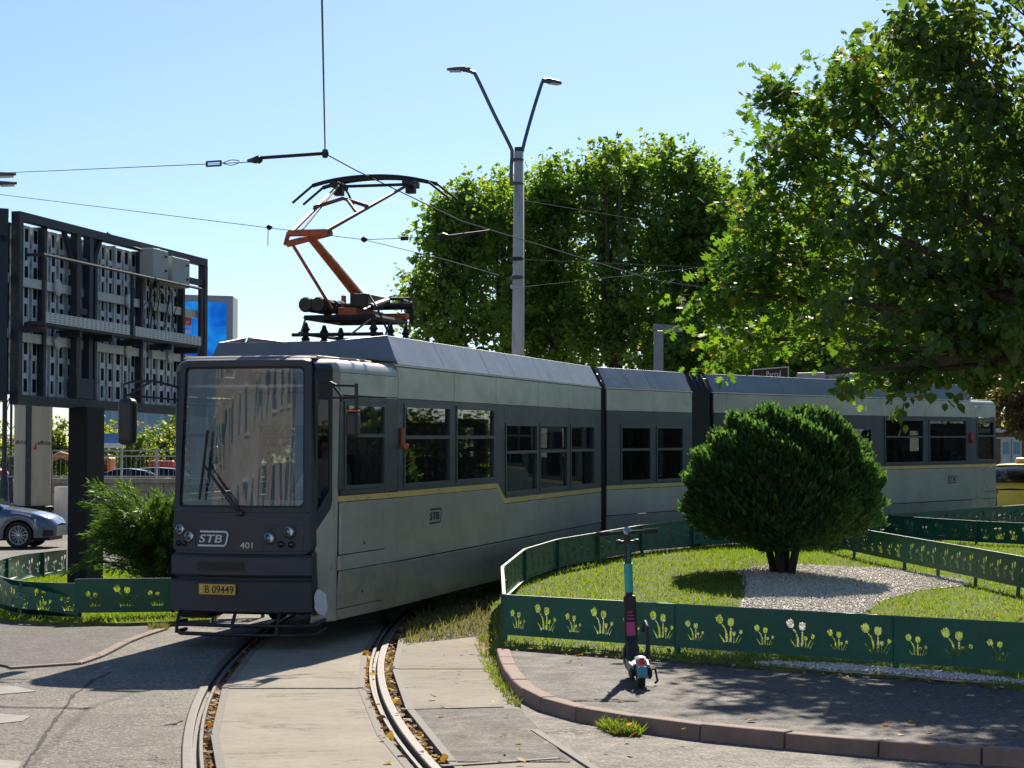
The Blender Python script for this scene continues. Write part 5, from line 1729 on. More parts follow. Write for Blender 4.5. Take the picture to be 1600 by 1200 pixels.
# round clipped thuja
TH = (4.09, 31.0)
tb = Vector((TH[0], TH[1], iz(*TH)))
th = thing('thuja_bush', 'dense round dark green thuja bush on bare stems in the white gravel', 'bush', tuple(tb))
M['thuja'] = leafmat('thuja_sprays', [(0, (.030, .066, .028)), (.6, (.054, .115, .040)), (.9, (.095, .17, .052)), (.985, (.14, .21, .06)), (1, (.17, .12, .06))], .45, .55, (1.8, 2.0, .9))
nS = 44000
u_ = unit(nS)
u_[:, 2] = np.abs(u_[:, 2]) * np.where(rng.random(nS) < .72, 1, -1)
RX_, RZ_ = 1.40, 1.17
lump = 1 + .04 * np.sin(u_[:, 0] * 7 + 1.3) * np.sin(u_[:, 2] * 6) + .03 * np.sin(u_[:, 1] * 11 + u_[:, 0] * 9) + .045 * np.sin(u_[:, 2] * 17 + u_[:, 0] * 13)
rr2 = lump * (1 - .30 * rng.random(nS) ** 1.7)
wide = 1 + np.where(u_[:, 2] < 0, .34 * np.abs(u_[:, 2]) ** .8, -.05 * u_[:, 2])
PP = np.stack([u_[:, 0] * RX_ * rr2 * wide, u_[:, 1] * RX_ * rr2 * wide, u_[:, 2] * RZ_ * rr2 * np.where(u_[:, 2] < 0, .80, 1.0) + 1.28], 1)
flatb = PP[:, 2] < .34
PP[flatb, 2] = .34 + rng.random(flatb.sum()) * .12
DD = u_ * np.array([.6, .6, .5]) + np.array([0, 0, .75]) + unit(nS) * .38
Xs, Ys, Zs = frames(DD)
SP_V = [(0, 0, 0), (.16, .30, .03), (.30, .62, .0), (.10, .60, .02), (.16, .92, 0), (0, 1.1, 0), (-.14, .88, 0), (-.10, .60, .02), (-.30, .58, 0), (-.16, .28, .03)]
SP_F = [(0, 1, 3), (1, 2, 3), (3, 4, 5), (3, 5, 7), (5, 6, 7), (7, 8, 9), (0, 7, 9), (0, 3, 7)]
me = scatter('foliage', SP_V, SP_F, PP, Xs, Ys, Zs, .088 * (1 + .3 * rng.normal(size=nS)).clip(.5, 1.7))
fo = link('foliage', me, th, M['thuja']); fo['kind'] = 'stuff'
core = MB(); core.lathe([(.05, .62), (.70, .70), (.98, 1.0), (1.0, 1.35), (.85, 1.75), (.5, 2.05), (.05, 2.12)], tb, (0, 0, 1), 20)
core.build('inner_branches', M['bark_dark'], th)
for i in range(11):
    a = 2 * PI * i / 11 + rng.normal() * .2; r = .16 + .08 * rng.random()
    k = MB(); p0 = tb + Vector((math.cos(a) * r * .7, math.sin(a) * r * .7, -.05)); p1 = tb + Vector((math.cos(a) * r * 1.9, math.sin(a) * r * 1.7, .72))
    k.tube([p0, p0.lerp(p1, .45) + Vector((0, 0, .06)), p1], [.05, .036, .03], 7); k.build('stem', M['bark_dark'], th)

# spreading juniper beside the billboard
jb = Vector((-5.25, 30.6, .07))
jn = thing('juniper_shrub', 'feathery spreading juniper between billboard post and tram', 'shrub', tuple(jb))
M['juniper'] = leafmat('juniper_needles', [(0, (.040, .085, .022)), (.6, (.065, .13, .028)), (1, (.13, .20, .04))], .45, .5, (1.8, 1.9, .6))
Pj, Dj = [], []
k = MB()
for b in range(170):
    a = rng.random() * 2 * PI; el = R(8 + 58 * rng.random()); L = (.80 + .60 * rng.random()) * (1 - .1 * math.sin(el))
    st = np.array([math.cos(a) * .12, math.sin(a) * .12, .06 + .85 * rng.random()])
    d = np.array([math.cos(a) * math.cos(el), math.sin(a) * math.cos(el), math.sin(el)])
    prev = None
    for t in np.linspace(0.12, 1, 22):
        p = st + d * L * t + np.array([0, 0, .14 * math.sin(t * PI) - .10 * t * t])
        tang = d + np.array([0, 0, .45 * math.cos(t * PI) - .2 * t])
        nn = 11 if t > .3 else 5
        for q in range(nn):
            Pj.append(p + rng.normal(size=3) * (.012 + .05 * (1 - t * .75))); Dj.append(tang * 1.0 + rng.normal(size=3) * .30)
    k.tube([Vector(st), Vector(st + d * L * .5 + np.array([0, 0, .13])), Vector(st + d * L * .95)], [.012, .008, .003], 4, cap=False)
k.v = [tuple(Vector(v) + jb) for v in k.v]
k.build('branches', M['bark_dark'], jn)['kind'] = 'stuff'
Pj = np.array(Pj); Dj = np.array(Dj)
X, Y, Z = frames(Dj)
me = scatter('needles', [(0, 0, 0), (.06, .5, 0), (0, 1, 0), (-.06, .5, 0)], DIAM_F, Pj, X, Y, Z, .105 * (1 + .35 * rng.normal(size=len(Pj))).clip(.4, 1.8))
link('needles', me, jn, M['juniper'])['kind'] = 'stuff'

# ------------------------------------------------------------------ grass, gravel, litter
M['grass'] = leafmat('grass_blades', [(0, (.12, .19, .020)), (.5, (.16, .24, .022)), (.88, (.20, .27, .03)), (1, (.32, .27, .10))], .5, .6, (1.7, 1.75, .6))
M['grass_dry'] = leafmat('dry_grass_blades', [(0, (.10, .14, .025)), (.5, (.16, .18, .045)), (.8, (.26, .23, .09)), (1, (.36, .30, .15))], .4, .7, (1.3, 1.3, .8))
M['pebble'] = None
t = NT('white_pebbles'); rnd = t.n('ShaderNodeNewGeometry').outputs['Random Per Island']
M['pebble'] = t.finish(t.principled(t.ramp(rnd, [(0, (.38, .34, .28)), (.3, (.62, .58, .51)), (1, (.82, .78, .71))]), .8, 0, .3).outputs[0])


def in_poly(px, py, poly):
    ins = np.zeros(len(px), bool)
    n = len(poly); j = n - 1
    for i in range(n):
        xi, yi, xj, yj = poly[i][0], poly[i][1], poly[j][0], poly[j][1]
        c = ((yi > py) != (yj > py)) & (px < (xj - xi) * (py - yi) / (yj - yi + 1e-12) + xi)
        ins ^= c; j = i
    return ins


def sample_poly(poly, n):
    xs = [p[0] for p in poly]; ys = [p[1] for p in poly]
    X = rng.uniform(min(xs), max(xs), n); Y = rng.uniform(min(ys), max(ys), n)
    k = in_poly(X, Y, poly)
    return X[k], Y[k]


gravel_poly = [G(x, y, 0, iz) for x, y in ((1150, 893), (1165, 905), (1165, 925), (1150, 955), (1180, 975), (1230, 990), (1330, 985), (1345, 960), (1380, 938), (1440, 922), (1510, 915), (1500, 905), (1420, 895), (1380, 888), (1300, 886), (1220, 882))]
gravel_front = [fline(s, o) for s, o in ((3.55, .36), (3.6, .12), (4.2, -.1), (5.2, -.05), (6.1, .1), (6.3, .30), (5.6, .40), (5.0, .34), (4.4, .41), (3.9, .36))]


def grass_patch(name, polys, n, h, zf, mat, exclude=(), density_noise=True, lean=.45, width=.010):
    XS, YS = [], []
    for pl in polys:
        a, b = sample_poly(pl, n); XS.append(a); YS.append(b)
    X_ = np.concatenate(XS); Y_ = np.concatenate(YS)
    # keep blades that the picture can show
    k = (X_ < Y_ * .30 + .6) & (X_ > -Y_ * .30 - .6)
    for ex in exclude: k &= ~in_poly(X_, Y_, ex)
    if density_noise:
        f = np.sin(X_ * 3.1 + Y_ * 1.7) * np.sin(Y_ * 2.3 - X_ * 1.1) + .6 * np.sin(X_ * 9 + 2) * np.sin(Y_ * 7)
        k &= rng.random(len(X_)) < (.75 + .25 * f)
    X_, Y_ = X_[k], Y_[k]
    Z_ = np.array([zf(x, y) for x, y in zip(X_, Y_)]) - .01
    m_ = len(X_)
    D = np.stack([rng.normal(size=m_) * lean, rng.normal(size=m_) * lean, np.ones(m_)], 1)
    a, b, c = frames(D)
    hh = h * (1 + .4 * rng.normal(size=m_)).clip(.35, 2.2)
    S = np.stack([np.full(m_, width) * (1 + hh * 2), hh, np.ones(m_)], 1)
    me = scatter(name, [(-.5, 0, 0), (.5, 0, 0), (.28, .6, .01), (0, 1, .03)], [(0, 1, 2, 3)], np.stack([X_, Y_, Z_], 1), a, b, c, S)
    return tag(link(name, me, None, mat), kind='stuff')


isl_near = [p for p in isl if True]
near_isl = [(p[0], p[1]) for p in wavy] + [(10.5, 12), (13.5, 20), (14, 36), (12, 49)] + [(p.x, p.y) for p in reversed(back_edge[:-3])]
tag(grass_patch('grass', [near_isl], 420000, .05, iz, M['grass'], exclude=[gravel_poly, gravel_front]), 'bright green lawn grass on the island round the thuja', 'grass')
strip_p = [(p[0], p[1]) for p in strip]
tag(grass_patch('dry_grass', [strip_p], 70000, .10, lambda x, y: gz(x, y) + .02, M['grass_dry'], lean=.7), 'dry straggly grass between the tram and the curving fence', 'grass')
tag(grass_patch('grass', [left_isl], 120000, .05, lambda x, y: gz(x, y) + .06, M['grass']), 'green grass strip under the left fence and billboard', 'grass')
# weeds along the kerb and slabs
weeds = [[G(x, y) for x, y in q] for q in ([(745, 995), (778, 995), (778, 1045), (805, 1085), (815, 1105), (795, 1100), (768, 1060), (750, 1030)], [(935, 1133), (990, 1139), (1000, 1148), (960, 1147)], [(238, 985), (262, 983), (262, 972), (232, 976)])]
tag(grass_patch('weeds', weeds, 3000, .055, lambda x, y: gz(x, y) + .005, M['grass_dry'], lean=.6, density_noise=False), 'tufts of weeds growing along the kerb and slab edges', 'weeds')
tag(grass_patch('weeds', [weeds[0], weeds[1]], 1500, .07, lambda x, y: gz(x, y) + .005, M['grass'], lean=.6), 'fresh green tufts at the foot of the kerb', 'weeds')

# gravel: a pale sheet with loose white stones on it
M['gravel_bed'] = pmat('gravel_bed', (.60, .56, .49), .9, var=.25, scale=18, bump=.8, fine=90, bdist=.02)
sheet('gravel_bed', [(p.x, p.y) for p in gravel_poly], iz, .012, M['gravel_bed'], .8, .02)
sheet('gravel_bed', [(p.x, p.y) for p in gravel_front], iz, .005, M['gravel_bed'], .8, .01)
gx, gy = [], []
for pl, nn in ((gravel_poly, 26000), (gravel_front, 7000)):
    a, b = sample_poly([(p.x, p.y) for p in pl], nn); gx.append(a); gy.append(b)
gx = np.concatenate(gx) + rng.normal(size=sum(map(len, gx))) * .04; gy = np.concatenate(gy)
gzv = np.array([iz(x, y) for x, y in zip(gx, gy)]) + .022
OCT_V = [(1, 0, 0), (-1, 0, 0), (0, 1, 0), (0, -1, 0), (0, 0, .7), (0, 0, -.7)]
OCT_F = [(0, 2, 4), (2, 1, 4), (1, 3, 4), (3, 0, 4), (2, 0, 5), (1, 2, 5), (3, 1, 5), (0, 3, 5)]
X, Y, Z = frames(unit(len(gx)))
me = scatter('gravel', OCT_V, OCT_F, np.stack([gx, gy, gzv], 1), X, Y, Z, np.abs(rng.normal(size=(len(gx), 3)) * .004 + .015))
tag(link('gravel', me, None, M['pebble']), 'white pebbles of the gravel bed round the thuja', 'gravel', kind='stuff')

# fallen leaves: along the rails and scattered about
M['litter'] = leafmat('fallen_leaves', [(0, (.10, .05, .02)), (.5, (.20, .10, .035)), (.85, (.34, .22, .09)), (1, (.45, .36, .22))], .2, .7)
lp, ls = [], []
for off in (-HG + .127, HG - .127, HG + .09, HG + .10, HG - .122, -HG + .13):
    for q in range(330):
        y = rng.uniform(11, 26); x = track_x(y, off + rng.normal() * .018)
        lp.append((x, y, gz(x, y) - .055 + .05 * rng.random())); ls.append(.05)
for q in range(260):
    y = rng.uniform(13.6, 26); x = rng.uniform(-1, 7.5)
    if x > .31 * y: continue
    z = (.106 if y < 22 - max(0, x) * .897 - .5 else iz(x, y) + .04) if x > .2 else gz(x, y) + .03
    lp.append((x, y, z)); ls.append(.045)
for q in range(420):
    s_ = rng.uniform(0, 7.5); p = fline(s_, .42 + abs(rng.normal()) * .10); lp.append((p.x, p.y, .108)); ls.append(.035)
lp = np.array(lp); X, Y, Z = frames(np.stack([rng.normal(size=len(lp)), rng.normal(size=len(lp)), rng.normal(size=len(lp)) * .35], 1), np.array([0, 0, 1.0]) + unit(len(lp)) * .35)
me = scatter('fallen_leaves', LEAFQ_V, LEAFQ_F, lp, X, Y, Z, np.array(ls) * (1 + .4 * rng.normal(size=len(lp))).clip(.5, 2))
tag(link('fallen_leaves', me, None, M['litter']), 'brown fallen leaves lying in the rail gaps and on the pavement', 'leaves', kind='stuff')
# ------------------------------------------------------------------ billboard seen from its service side
M['bb_steel'] = pmat('billboard_steel', (0.028, 0.033, 0.044), 0.55, 0.05, var=0.2, scale=3, dirt=(.09, .085, .08))
M['bb_post'] = pmat('billboard_post_paint', (0.010, 0.012, 0.016), 0.6, var=0.25, scale=2, spec=.25)
M['cabinet'] = pmat('cabinet_grey', (0.74, 0.76, 0.78), 0.5, var=0.12, scale=4, dirt=(.28, .27, .25))
M['alu'] = pmat('aluminium_beam', (0.50, 0.51, 0.52), 0.4, 0.4, var=0.1, dirt=(.35, .34, .32))
M['box_grey'] = pmat('electric_box_grey', (0.40, 0.43, 0.40), 0.5, var=0.06)
t = NT('perforated_kick_plate')
vor = t.n('ShaderNodeTexVoronoi'); vor.inputs['Scale'].default_value = 26; vor.inputs['Randomness'].default_value = 0.0
t.l(t.pos(), vor.inputs['Vector'])
M['perf'] = t.finish(t.principled(t.ramp(vor.outputs['Distance'], [(.30, (.04, .04, .045)), (.36, (.52, .54, .56))]), .4, .5).outputs[0])


def billboard(A, B, z0, z1, name, label, posts, full=True, rail_h=True, span=None):
    """A, B ends on plan; the service side faces right and towards the camera"""
    A, B = Vector((A[0], A[1], 0)), Vector((B[0], B[1], 0))
    t_ = (B - A); L = t_.length; t_.normalize(); n_ = Vector((t_.y, -t_.x, 0))
    def Q(s, d, z): return A + t_ * s + n_ * d + Vector((0, 0, z))
    root = thing(name, label, 'billboard', tuple(Q(L * .35, 0, 0)))
    def bx(m, s0, s1, d0, d1, a, b):
        return m.hexa([Q(s0, d0, a), Q(s1, d0, a), Q(s1, d1, a), Q(s0, d1, a), Q(s0, d0, b), Q(s1, d0, b), Q(s1, d1, b), Q(s0, d1, b)])
    H_ = z1 - z0
    # outer steel frame
    for nm, q in (('frame_beam', (0, L, 0, .14, z1 - .13, z1)), ('frame_beam', (0, L, 0, .14, z0, z0 + .15)), ('frame_post', (0, .12, .003, .143, z0 + .15, z1 - .13)), ('frame_post', (L - .12, L, .003, .143, z0 + .15, z1 - .13))):
        bx(MB(), *q).build(nm, M['bb_steel'], root)
    bx(MB(), L - .75, L, 0.02, .12, z1 - .50, z1 - .40).build('frame_beam', M['bb_steel'], root)
    nc = 7
    for c in range(nc):
        sA = .16 + c * (L - 1.0) / nc; wc = (L - 1.0) / nc
        bx(MB(), sA + .005, sA + wc - .005, -.16, -.13, z0 + .16, z1 - .14).build('screen_panel', M['black_matt'], root)
        for r in range(3):
            zA = z0 + .17 + r * (H_ - .32) / 3; hc = (H_ - .32) / 3
            m = MB()
            # two pale ribs with a dark channel between
            for a, b in ((.03, .22), (.29, .45), (.53, .70)):
                a, b = a * wc / .75, b * wc / .75
                for kz in range(4):
                    zz = zA + kz * hc / 3
                    bx(m, sA + a, sA + b, -.13, -.06, max(zA, zz - .045), min(zA + hc, zz + .045))
                bx(m, sA + a, sA + a + .035, -.13, -.055, zA, zA + hc); bx(m, sA + b - .035, sA + b, -.13, -.055, zA, zA + hc)
            cb = m.build('cabinet', M['cabinet'], root)
            for kz in range(3):
                for a, b in ((.03, .22), (.29, .45), (.53, .70)):
                    a, b = a * wc / .75 + .036, b * wc / .75 - .036
                    bx(MB(), sA + a, sA + b, -.125, -.06 - .02 * ((c + kz) % 2), zA + (kz + .14) * hc / 3, zA + (kz + .86) * hc / 3).build('module_box', M['black_matt'], cb)
        if c % 2 == 0:
            bx(MB(), sA + wc * .90, sA + wc * 1.0, -.13, .06, z0 + .15, z1 - .13).build('mullion', M['bb_steel'], root)
        else:
            bx(MB(), sA + wc * .90, sA + wc * .96, -.13, -.03, z0 + .15, z1 - .13).build('service_door', M['alu'], root)
    for zz in ((z0 + H_ * .355), (z0 + H_ * .645)):
        for a, b in ((.0, .33), (.37, .66), (.68, .98)):
            bx(MB(), L * a + .14, L * b, -.05, .03, zz - .07, zz + .07).build('cross_beam', M['alu'], root)
        for a in (.20, .56, .80):
            k = MB(); k.lathe([(.13, 0), (.13, .03), (.10, .04)], Q(L * a, .03, zz), n_, 16); k.build('joint_plate', M['alu'], root)
    # heavy pair of posts inside the frame, with knee braces
    for s in posts:
        bx(MB(), s - .32, s + .32, .02, .34, .0, z0 + .02).build('post', M['bb_post'], root, bevel=.012)
        for ds in (-.28, .17):
            bx(MB(), s + ds, s + ds + .13, .01, .13, z0 + .15, z1 - .13).build('inner_post', M['bb_steel'], root)
        for ds, sg in ((-.22, -1), (.24, 1)):
            k = MB(); k.tube([Q(s + ds, .07, z1 - .75), Q(s + ds + sg * .42, .07, z1 - .12)], .05, 6); k.build('brace', M['bb_steel'], root)
        for zz in (z0 + .35, z0 + H_ * .52, z0 + H_ * .8):
            bx(MB(), s - .15, s + .17, .03, .11, zz, zz + .1).build('tie', M['bb_steel'], root)
        bx(MB(), s - .30, s + .30, .0, .15, z0 + .16, z0 + .48).build('gusset', M['bb_steel'], root)
    if full:
        # walkway with perforated kick plates and a handrail
        s0, s1 = span
        zw = z0 + H_ * .435
        bx(MB(), s0, s1, .14, .42, zw - .06, zw).build('walkway', M['bb_steel'], root)
        cuts = [s0 + .02, s0 + (s1 - s0) * .50, s0 + (s1 - s0) * .535, s0 + (s1 - s0) * .80, s1]
        for a, b in ((cuts[0], cuts[1]), (cuts[2], cuts[3] - .01), (cuts[3], cuts[4])):
            bx(MB(), a, b, .42, .435, zw - .02, zw + .14).build('kick_plate', M['perf'], root)
        zr = zw + 1.0
        k = MB(); k.tube([Q(s0, .14, zr), Q(s0, .41, zr), Q(s1, .41, zr), Q(s1 + .6, .14, zr)], .026, 6); k.build('handrail', M['bb_steel'], root)
        for s in [s0 + .02, s0 + (s1 - s0) * .52, s1 - .02]:
            k = MB(); k.tube([Q(s, .41, zw - .05), Q(s, .41, zr)], .032, 6); k.build('rail_post', M['bb_steel'], root)
        for s in lin(s0 + .1, s1 - .1, 6):
            bx(MB(), s - .03, s + .03, .0, .41, zw - .16, zw - .06).build('walkway_bracket', M['bb_steel'], root)
        for a, b, z_ in ((.60, .685, z1 - .60), (.71, .815, z1 - .66)):
            eb = bx(MB(), L * a, L * b, .10, .36, z_, z_ + .50).build('electric_box', M['box_grey'], root, bevel=.015)
            for zz in (.15, .4):
                k = MB(); k.lathe([(.025, 0), (.02, .03)], Q(L * b - .12, .36, z_ + zz), n_, 8); k.build('latch', M['black'], eb)
        for q in range(9):
            s = L * rng.uniform(.60, .82); k = MB(); zt = z1 - .55 - .2 * rng.random()
            k.tube([Q(s, .10, zt), Q(s + rng.normal() * .12, .16, zt - .25), Q(s + rng.normal() * .2, .08, zt - .5 - .4 * rng.random())], .010, 5); k.build('cable', M['black'], root)
        k = MB(); k.tube([Q(L * .42, .12, z1 + .02), Q(L * .5, .12, z1 - .10), Q(L * .6, .16, z1 - .13), Q(L * .68, .2, z1 - .06)], .014, 5); k.build('cable', M['black'], root)
    return root
Abb = at(16, 500, 30.5); Bbb = at(313, 500, 37.5)
Lbb = math.hypot(Bbb.x - Abb.x, Bbb.y - Abb.y)
zb0, zb1 = at(16, 632, 30.5).z, at(16, 330, 30.5).z
s_post = (Lbb * (32.86 - 30.5) / 7.0)
billboard(Abb, Bbb, zb0, zb1, 'billboard', 'back of a large video billboard with steel frame, walkway and thick black post', [s_post - .22], True, span=(.25, Lbb - .95))
A2 = at(-160, 500, 34.5); B2 = at(12, 500, 30.2)
billboard(A2, B2, zb0 + .05, zb1, 'billboard', 'second video billboard cut off by the left edge of the picture', [1.2], False)

# ------------------------------------------------------------------ lamp post, wires
M['pole'] = pmat('concrete_pole', (0.52, 0.485, 0.43), 0.85, var=0.15, scale=3, bump=.4, fine=50, dirt=(.17, .165, .16), stretch=(1, 1, .2))
M['galv'] = pmat('galvanised_steel', (0.10, 0.115, 0.14), 0.45, 0.4, var=0.15)
M['wire'] = pmat('wire', (0.035, 0.037, 0.04), 0.5, 0.3, var=.2)
M['wire_green'] = pmat('wire_greenish', (0.11, 0.14, 0.11), 0.5, 0.3, var=.2)
LY = 48.0
pb = at(808, 548, LY); pb.z = gz(pb.x, LY)
lp_ = thing('street_lamp', 'tall concrete lamp post with two curved arms behind the tram', 'street lamp', tuple(pb))
ptop = at(811, 237, LY)
k = MB(); k.tube([pb + Vector((0, 0, -.1)), ptop], [.175, .115], 20); k.build('pole', M['pole'], lp_, smooth=True)
k = MB(); k.tube([ptop + Vector((0, 0, -.02)), ptop + Vector((0, 0, .10))], .108, 20); k.build('cap', M['black'], lp_)
def pxtube(pts, r, Y, n=6):
    return catmull([at(x, y, Y if not isinstance(Y, list) else Y[i]) for i, (x, y) in enumerate(pts)], n)
k = MB(); k.tube(pxtube([(799, 290), (799, 262), (800, 240), (797, 228), (772, 178), (745, 121), (738, 113), (724, 109)], .04, [48, 48, 48, 48, 48, 48, 48, 48]), .043, 8); a1 = k.build('arm', M['galv'], lp_, smooth=True)
k = MB(); k.tube(pxtube([(816, 250), (817, 232), (831, 180), (846, 132), (849, 127), (855, 126)], .04, [48.1, 48.2, 49.0, 49.8, 50.0, 50.2]), .043, 8); a2 = k.build('arm', M['galv'], lp_, smooth=True)
def lamp_head(P, d, L, parent, w=.16):
    d = Vector(d).normalized(); sd = d.cross(Vector((0, 0, 1))).normalized(); up = sd.cross(d)
    k = MB()
    def f(t, a):
        ww = w * (math.sin(PI * min(1, t * .92 + .08)) ** .6) ; hh = .085 * (1 - t * .55)
        return P + d * (L * t) + sd * (ww * math.cos(a)) + up * (hh * math.sin(a) * (1 if math.sin(a) > 0 else .45))
    k.grid(f, lin(0, 1, 10), lin(0, 2 * PI, 17))
    h = k.build('lamp_head', M['galv'], parent, smooth=True)
    k = MB(); k.hexa([P + d * (L * a) + sd * b + up * c for c in (-.052, -.03) for a, b in ((.25, -w * .6), (.85, -w * .5), (.85, w * .5), (.25, w * .6))]); k.build('lamp_glass', M['white'], h)
    k = MB(); k.tube([P - d * .12, P + d * .06], .06, 8); k.build('socket', M['galv'], h)
lamp_head(at(727, 108.5, 48), (-1, .1, .0), .44, lp_)
lamp_head(at(854, 126.5, 50), (.75, .66, 0), .50, lp_)
for y in (250, 287):
    c = at(808, y, LY); k = MB(); k.lathe([(.14, -.03), (.165, 0), (.14, .03)], c, (0, 0, 1), 16); k.tube([at(797, y, LY - .06), at(818, y, LY - .12)], .022, 6); k.build('clamp', M['galv'], lp_)
for y, m_ in ((405, 'black'), (434, 'galv'), (448, 'alu')):
    c = at(808, y, LY); k = MB(); k.lathe([(.15, -.045), (.17, 0), (.15, .045)], c, (0, 0, 1), 18); k.build('band', M[m_], lp_)

# curved lamps at the left edge
lr = at(-55, 600, 44); lr.z = 0
l2 = thing('street_lamp', 'street lamp whose two drop-shaped heads reach in at the upper left edge', 'street lamp', tuple(lr))
k = MB(); k.tube([lr, Vector((lr.x, lr.y, 8.5))], [.11, .07], 12); k.build('pole', M['galv'], l2)
for (x, y), Y in (((-2, 274), 44.0), ((0, 288), 44.8)):
    P = at(x - 8, y, Y); k = MB(); k.tube([Vector((lr.x, lr.y, 8.3)), Vector((lr.x, lr.y, 8.3)).lerp(P, .6) + Vector((0, 0, .1)), P], .04, 8); k.build('arm', M['galv'], l2)
    lamp_head(P, (1, -.1, .02), .50, l2, .17)

WIRE_N = 0
def wire(name, label, pts, r=.007, mat='wire', sag=0.0, n=10):
    out = []
    for a, b in zip(pts, pts[1:]):
        for i in range(n):
            t = i / n; p = a.lerp(b, t); p.z -= sag * 4 * t * (1 - t) * (b - a).length; out.append(p)
    out.append(pts[-1])
    root = thing(name, label, 'wire', tuple(pts[0]))
    k = MB(); k.tube(out, r, 6); k.build('cable', M[mat], root)
    return root
Kp = at(508, 240, 24.4)
c1 = at(720, 345, 31.6); c2 = at(1020, 437, 42.0); c3 = at(1300, 480, 52.0)
near = at(503, 0, 16.1)
far_near = near + (near - Kp) * 1.25
cw = wire('contact_wire', 'contact wire running from overhead down to the pantograph and on along the tram', [far_near, near, Kp, at(556, 266, 26.15), c1, c2, c3], .0085, n=6)
k = MB(); k.lathe([(.03, -.05), (.045, 0), (.03, .05)], Kp, (0, 0, 1), 8); k.build('clamp', M['pan_dark'], cw)
sw = wire('span_wire', 'upper span wire with turnbuckle holding the contact wire from the left', [at(398, 253, 24.6), at(330, 256, 26.0), at(-60, 273, 38.5)], .006, 'wire_green')
k = MB(); k.tube([at(402, 247, 24.45), at(508, 239.5, 24.4)], .022, 8); k.build('pull_off_arm', M['pan_dark'], sw)
k = MB(); k.tube([at(388, 251, 24.7), at(400, 250, 24.5), at(404, 246, 24.45)], [.02, .045, .03], 8); k.lathe([(.02, -.04), (.05, 0), (.02, .04)], at(405, 250, 24.45), (1, 0, 0), 8); k.build('hinge', M['pan_dark'], sw)
k = MB()
tb0, tb1 = at(323, 256.3, 26.1), at(345, 255, 25.7)
for s in (-1, 1): k.tube([tb0 + Vector((0, 0, s * .028)), tb1 + Vector((0, 0, s * .028))], .013, 6)
k.tube([tb0 + Vector((0, 0, -.03)), tb0 + Vector((0, 0, .03))], .014, 6); k.tube([tb1 + Vector((0, 0, -.03)), tb1 + Vector((0, 0, .03))], .014, 6); k.build('turnbuckle', M['pan_dark'], sw)
k = MB(); k.tube(catmull([at(347, 255, 25.7), at(362, 250, 25.4), at(376, 252.5, 25), at(362, 258, 25.4), at(350, 256, 25.6)], 5), .006, 5); k.build('loop', M['wire_green'], sw)
w2 = wire('span_wire', 'lower span wire passing behind the pantograph knee', [at(-40, 299, 38.5), at(421, 356, 34.0), at(568, 374.5, 32.0), at(690, 370, 31.5)], .006, 'wire_green')
k = MB(); k.tube([at(688, 371, 31.5), at(765, 361, 31.7)], .024, 8); k.build('pull_off_arm', M['pan_dark'], w2)
k = MB(); k.lathe([(.02, -.08), (.06, 0), (.03, .08)], at(692, 369, 31.5), (1, 0, 0), 8); k.build('hinge', M['pan_dark'], w2)
k = MB(); k.tube([at(626, 372.5, 31.7), at(638, 372, 31.7)], .035, 8); k.build('turnbuckle', M['pan_dark'], w2)
for x, y in ((421, 355), (569, 374)):
    k = MB(); k.lathe([(.02, -.05), (.055, 0), (.02, .05)], at(x, y, 34.0 if x < 500 else 32.0), (1, 0, 0), 8); k.build('clamp', M['pan_dark'], w2)
k = MB(); k.tube([at(419, 358, 34), at(418.5, 384, 34)], .007, 5); k.build('loose_end', M['wire_green'], w2)
wire('feeder_wire', 'thin wire slanting down from the lower span wire into the trees', [at(570, 375, 32.0), at(690, 404, 36.0), at(780, 430, 40.0)], .006, 'wire_green')
wire('feeder_wire', 'highest thin wire running right from the lamp post', [at(811, 312, 48), at(1010, 345, 60)], .0055, 'wire_green')
wire('feeder_wire', 'middle thin wire running right from the black band of the lamp post', [at(811, 405, 48), at(1150, 420, 60)], .0055, 'wire_green')
wire('feeder_wire', 'lowest thin wire rising right from the pale band of the lamp post', [at(811, 449, 48), at(1150, 412, 60)], .0055, 'wire_green')

# ------------------------------------------------------------------ cars
M['car_blue'] = pmat('car_blue_grey', (0.10, 0.135, 0.19), 0.25, 0.4, var=.05, coat=.8, rvar=.04)
M['car_dark'] = pmat('car_black', (0.02, 0.022, 0.026), 0.25, 0.2, var=.05, coat=.8, rvar=.04)
M['car_white'] = pmat('car_silver', (0.45, 0.46, 0.47), 0.25, 0.4, var=.05, coat=.8, rvar=.04)
M['taxi'] = pmat('taxi_yellow', (0.80, 0.54, 0.03), 0.28, var=.06, coat=.7, rvar=.05)
M['carglass'] = glassmat('car_glass', (.10, .12, .13), 1.6, 0.0)
M['alloy'] = pmat('alloy_rim', (0.55, 0.56, 0.58), 0.3, 0.8, var=.05)


def interp(tab, x):
    if x <= tab[0][0]: return tab[0][1]
    for (a, b), (c, d) in zip(tab, tab[1:]):
        if x <= c: return b + (d - b) * (x - a) / (c - a)
    return tab[-1][1]


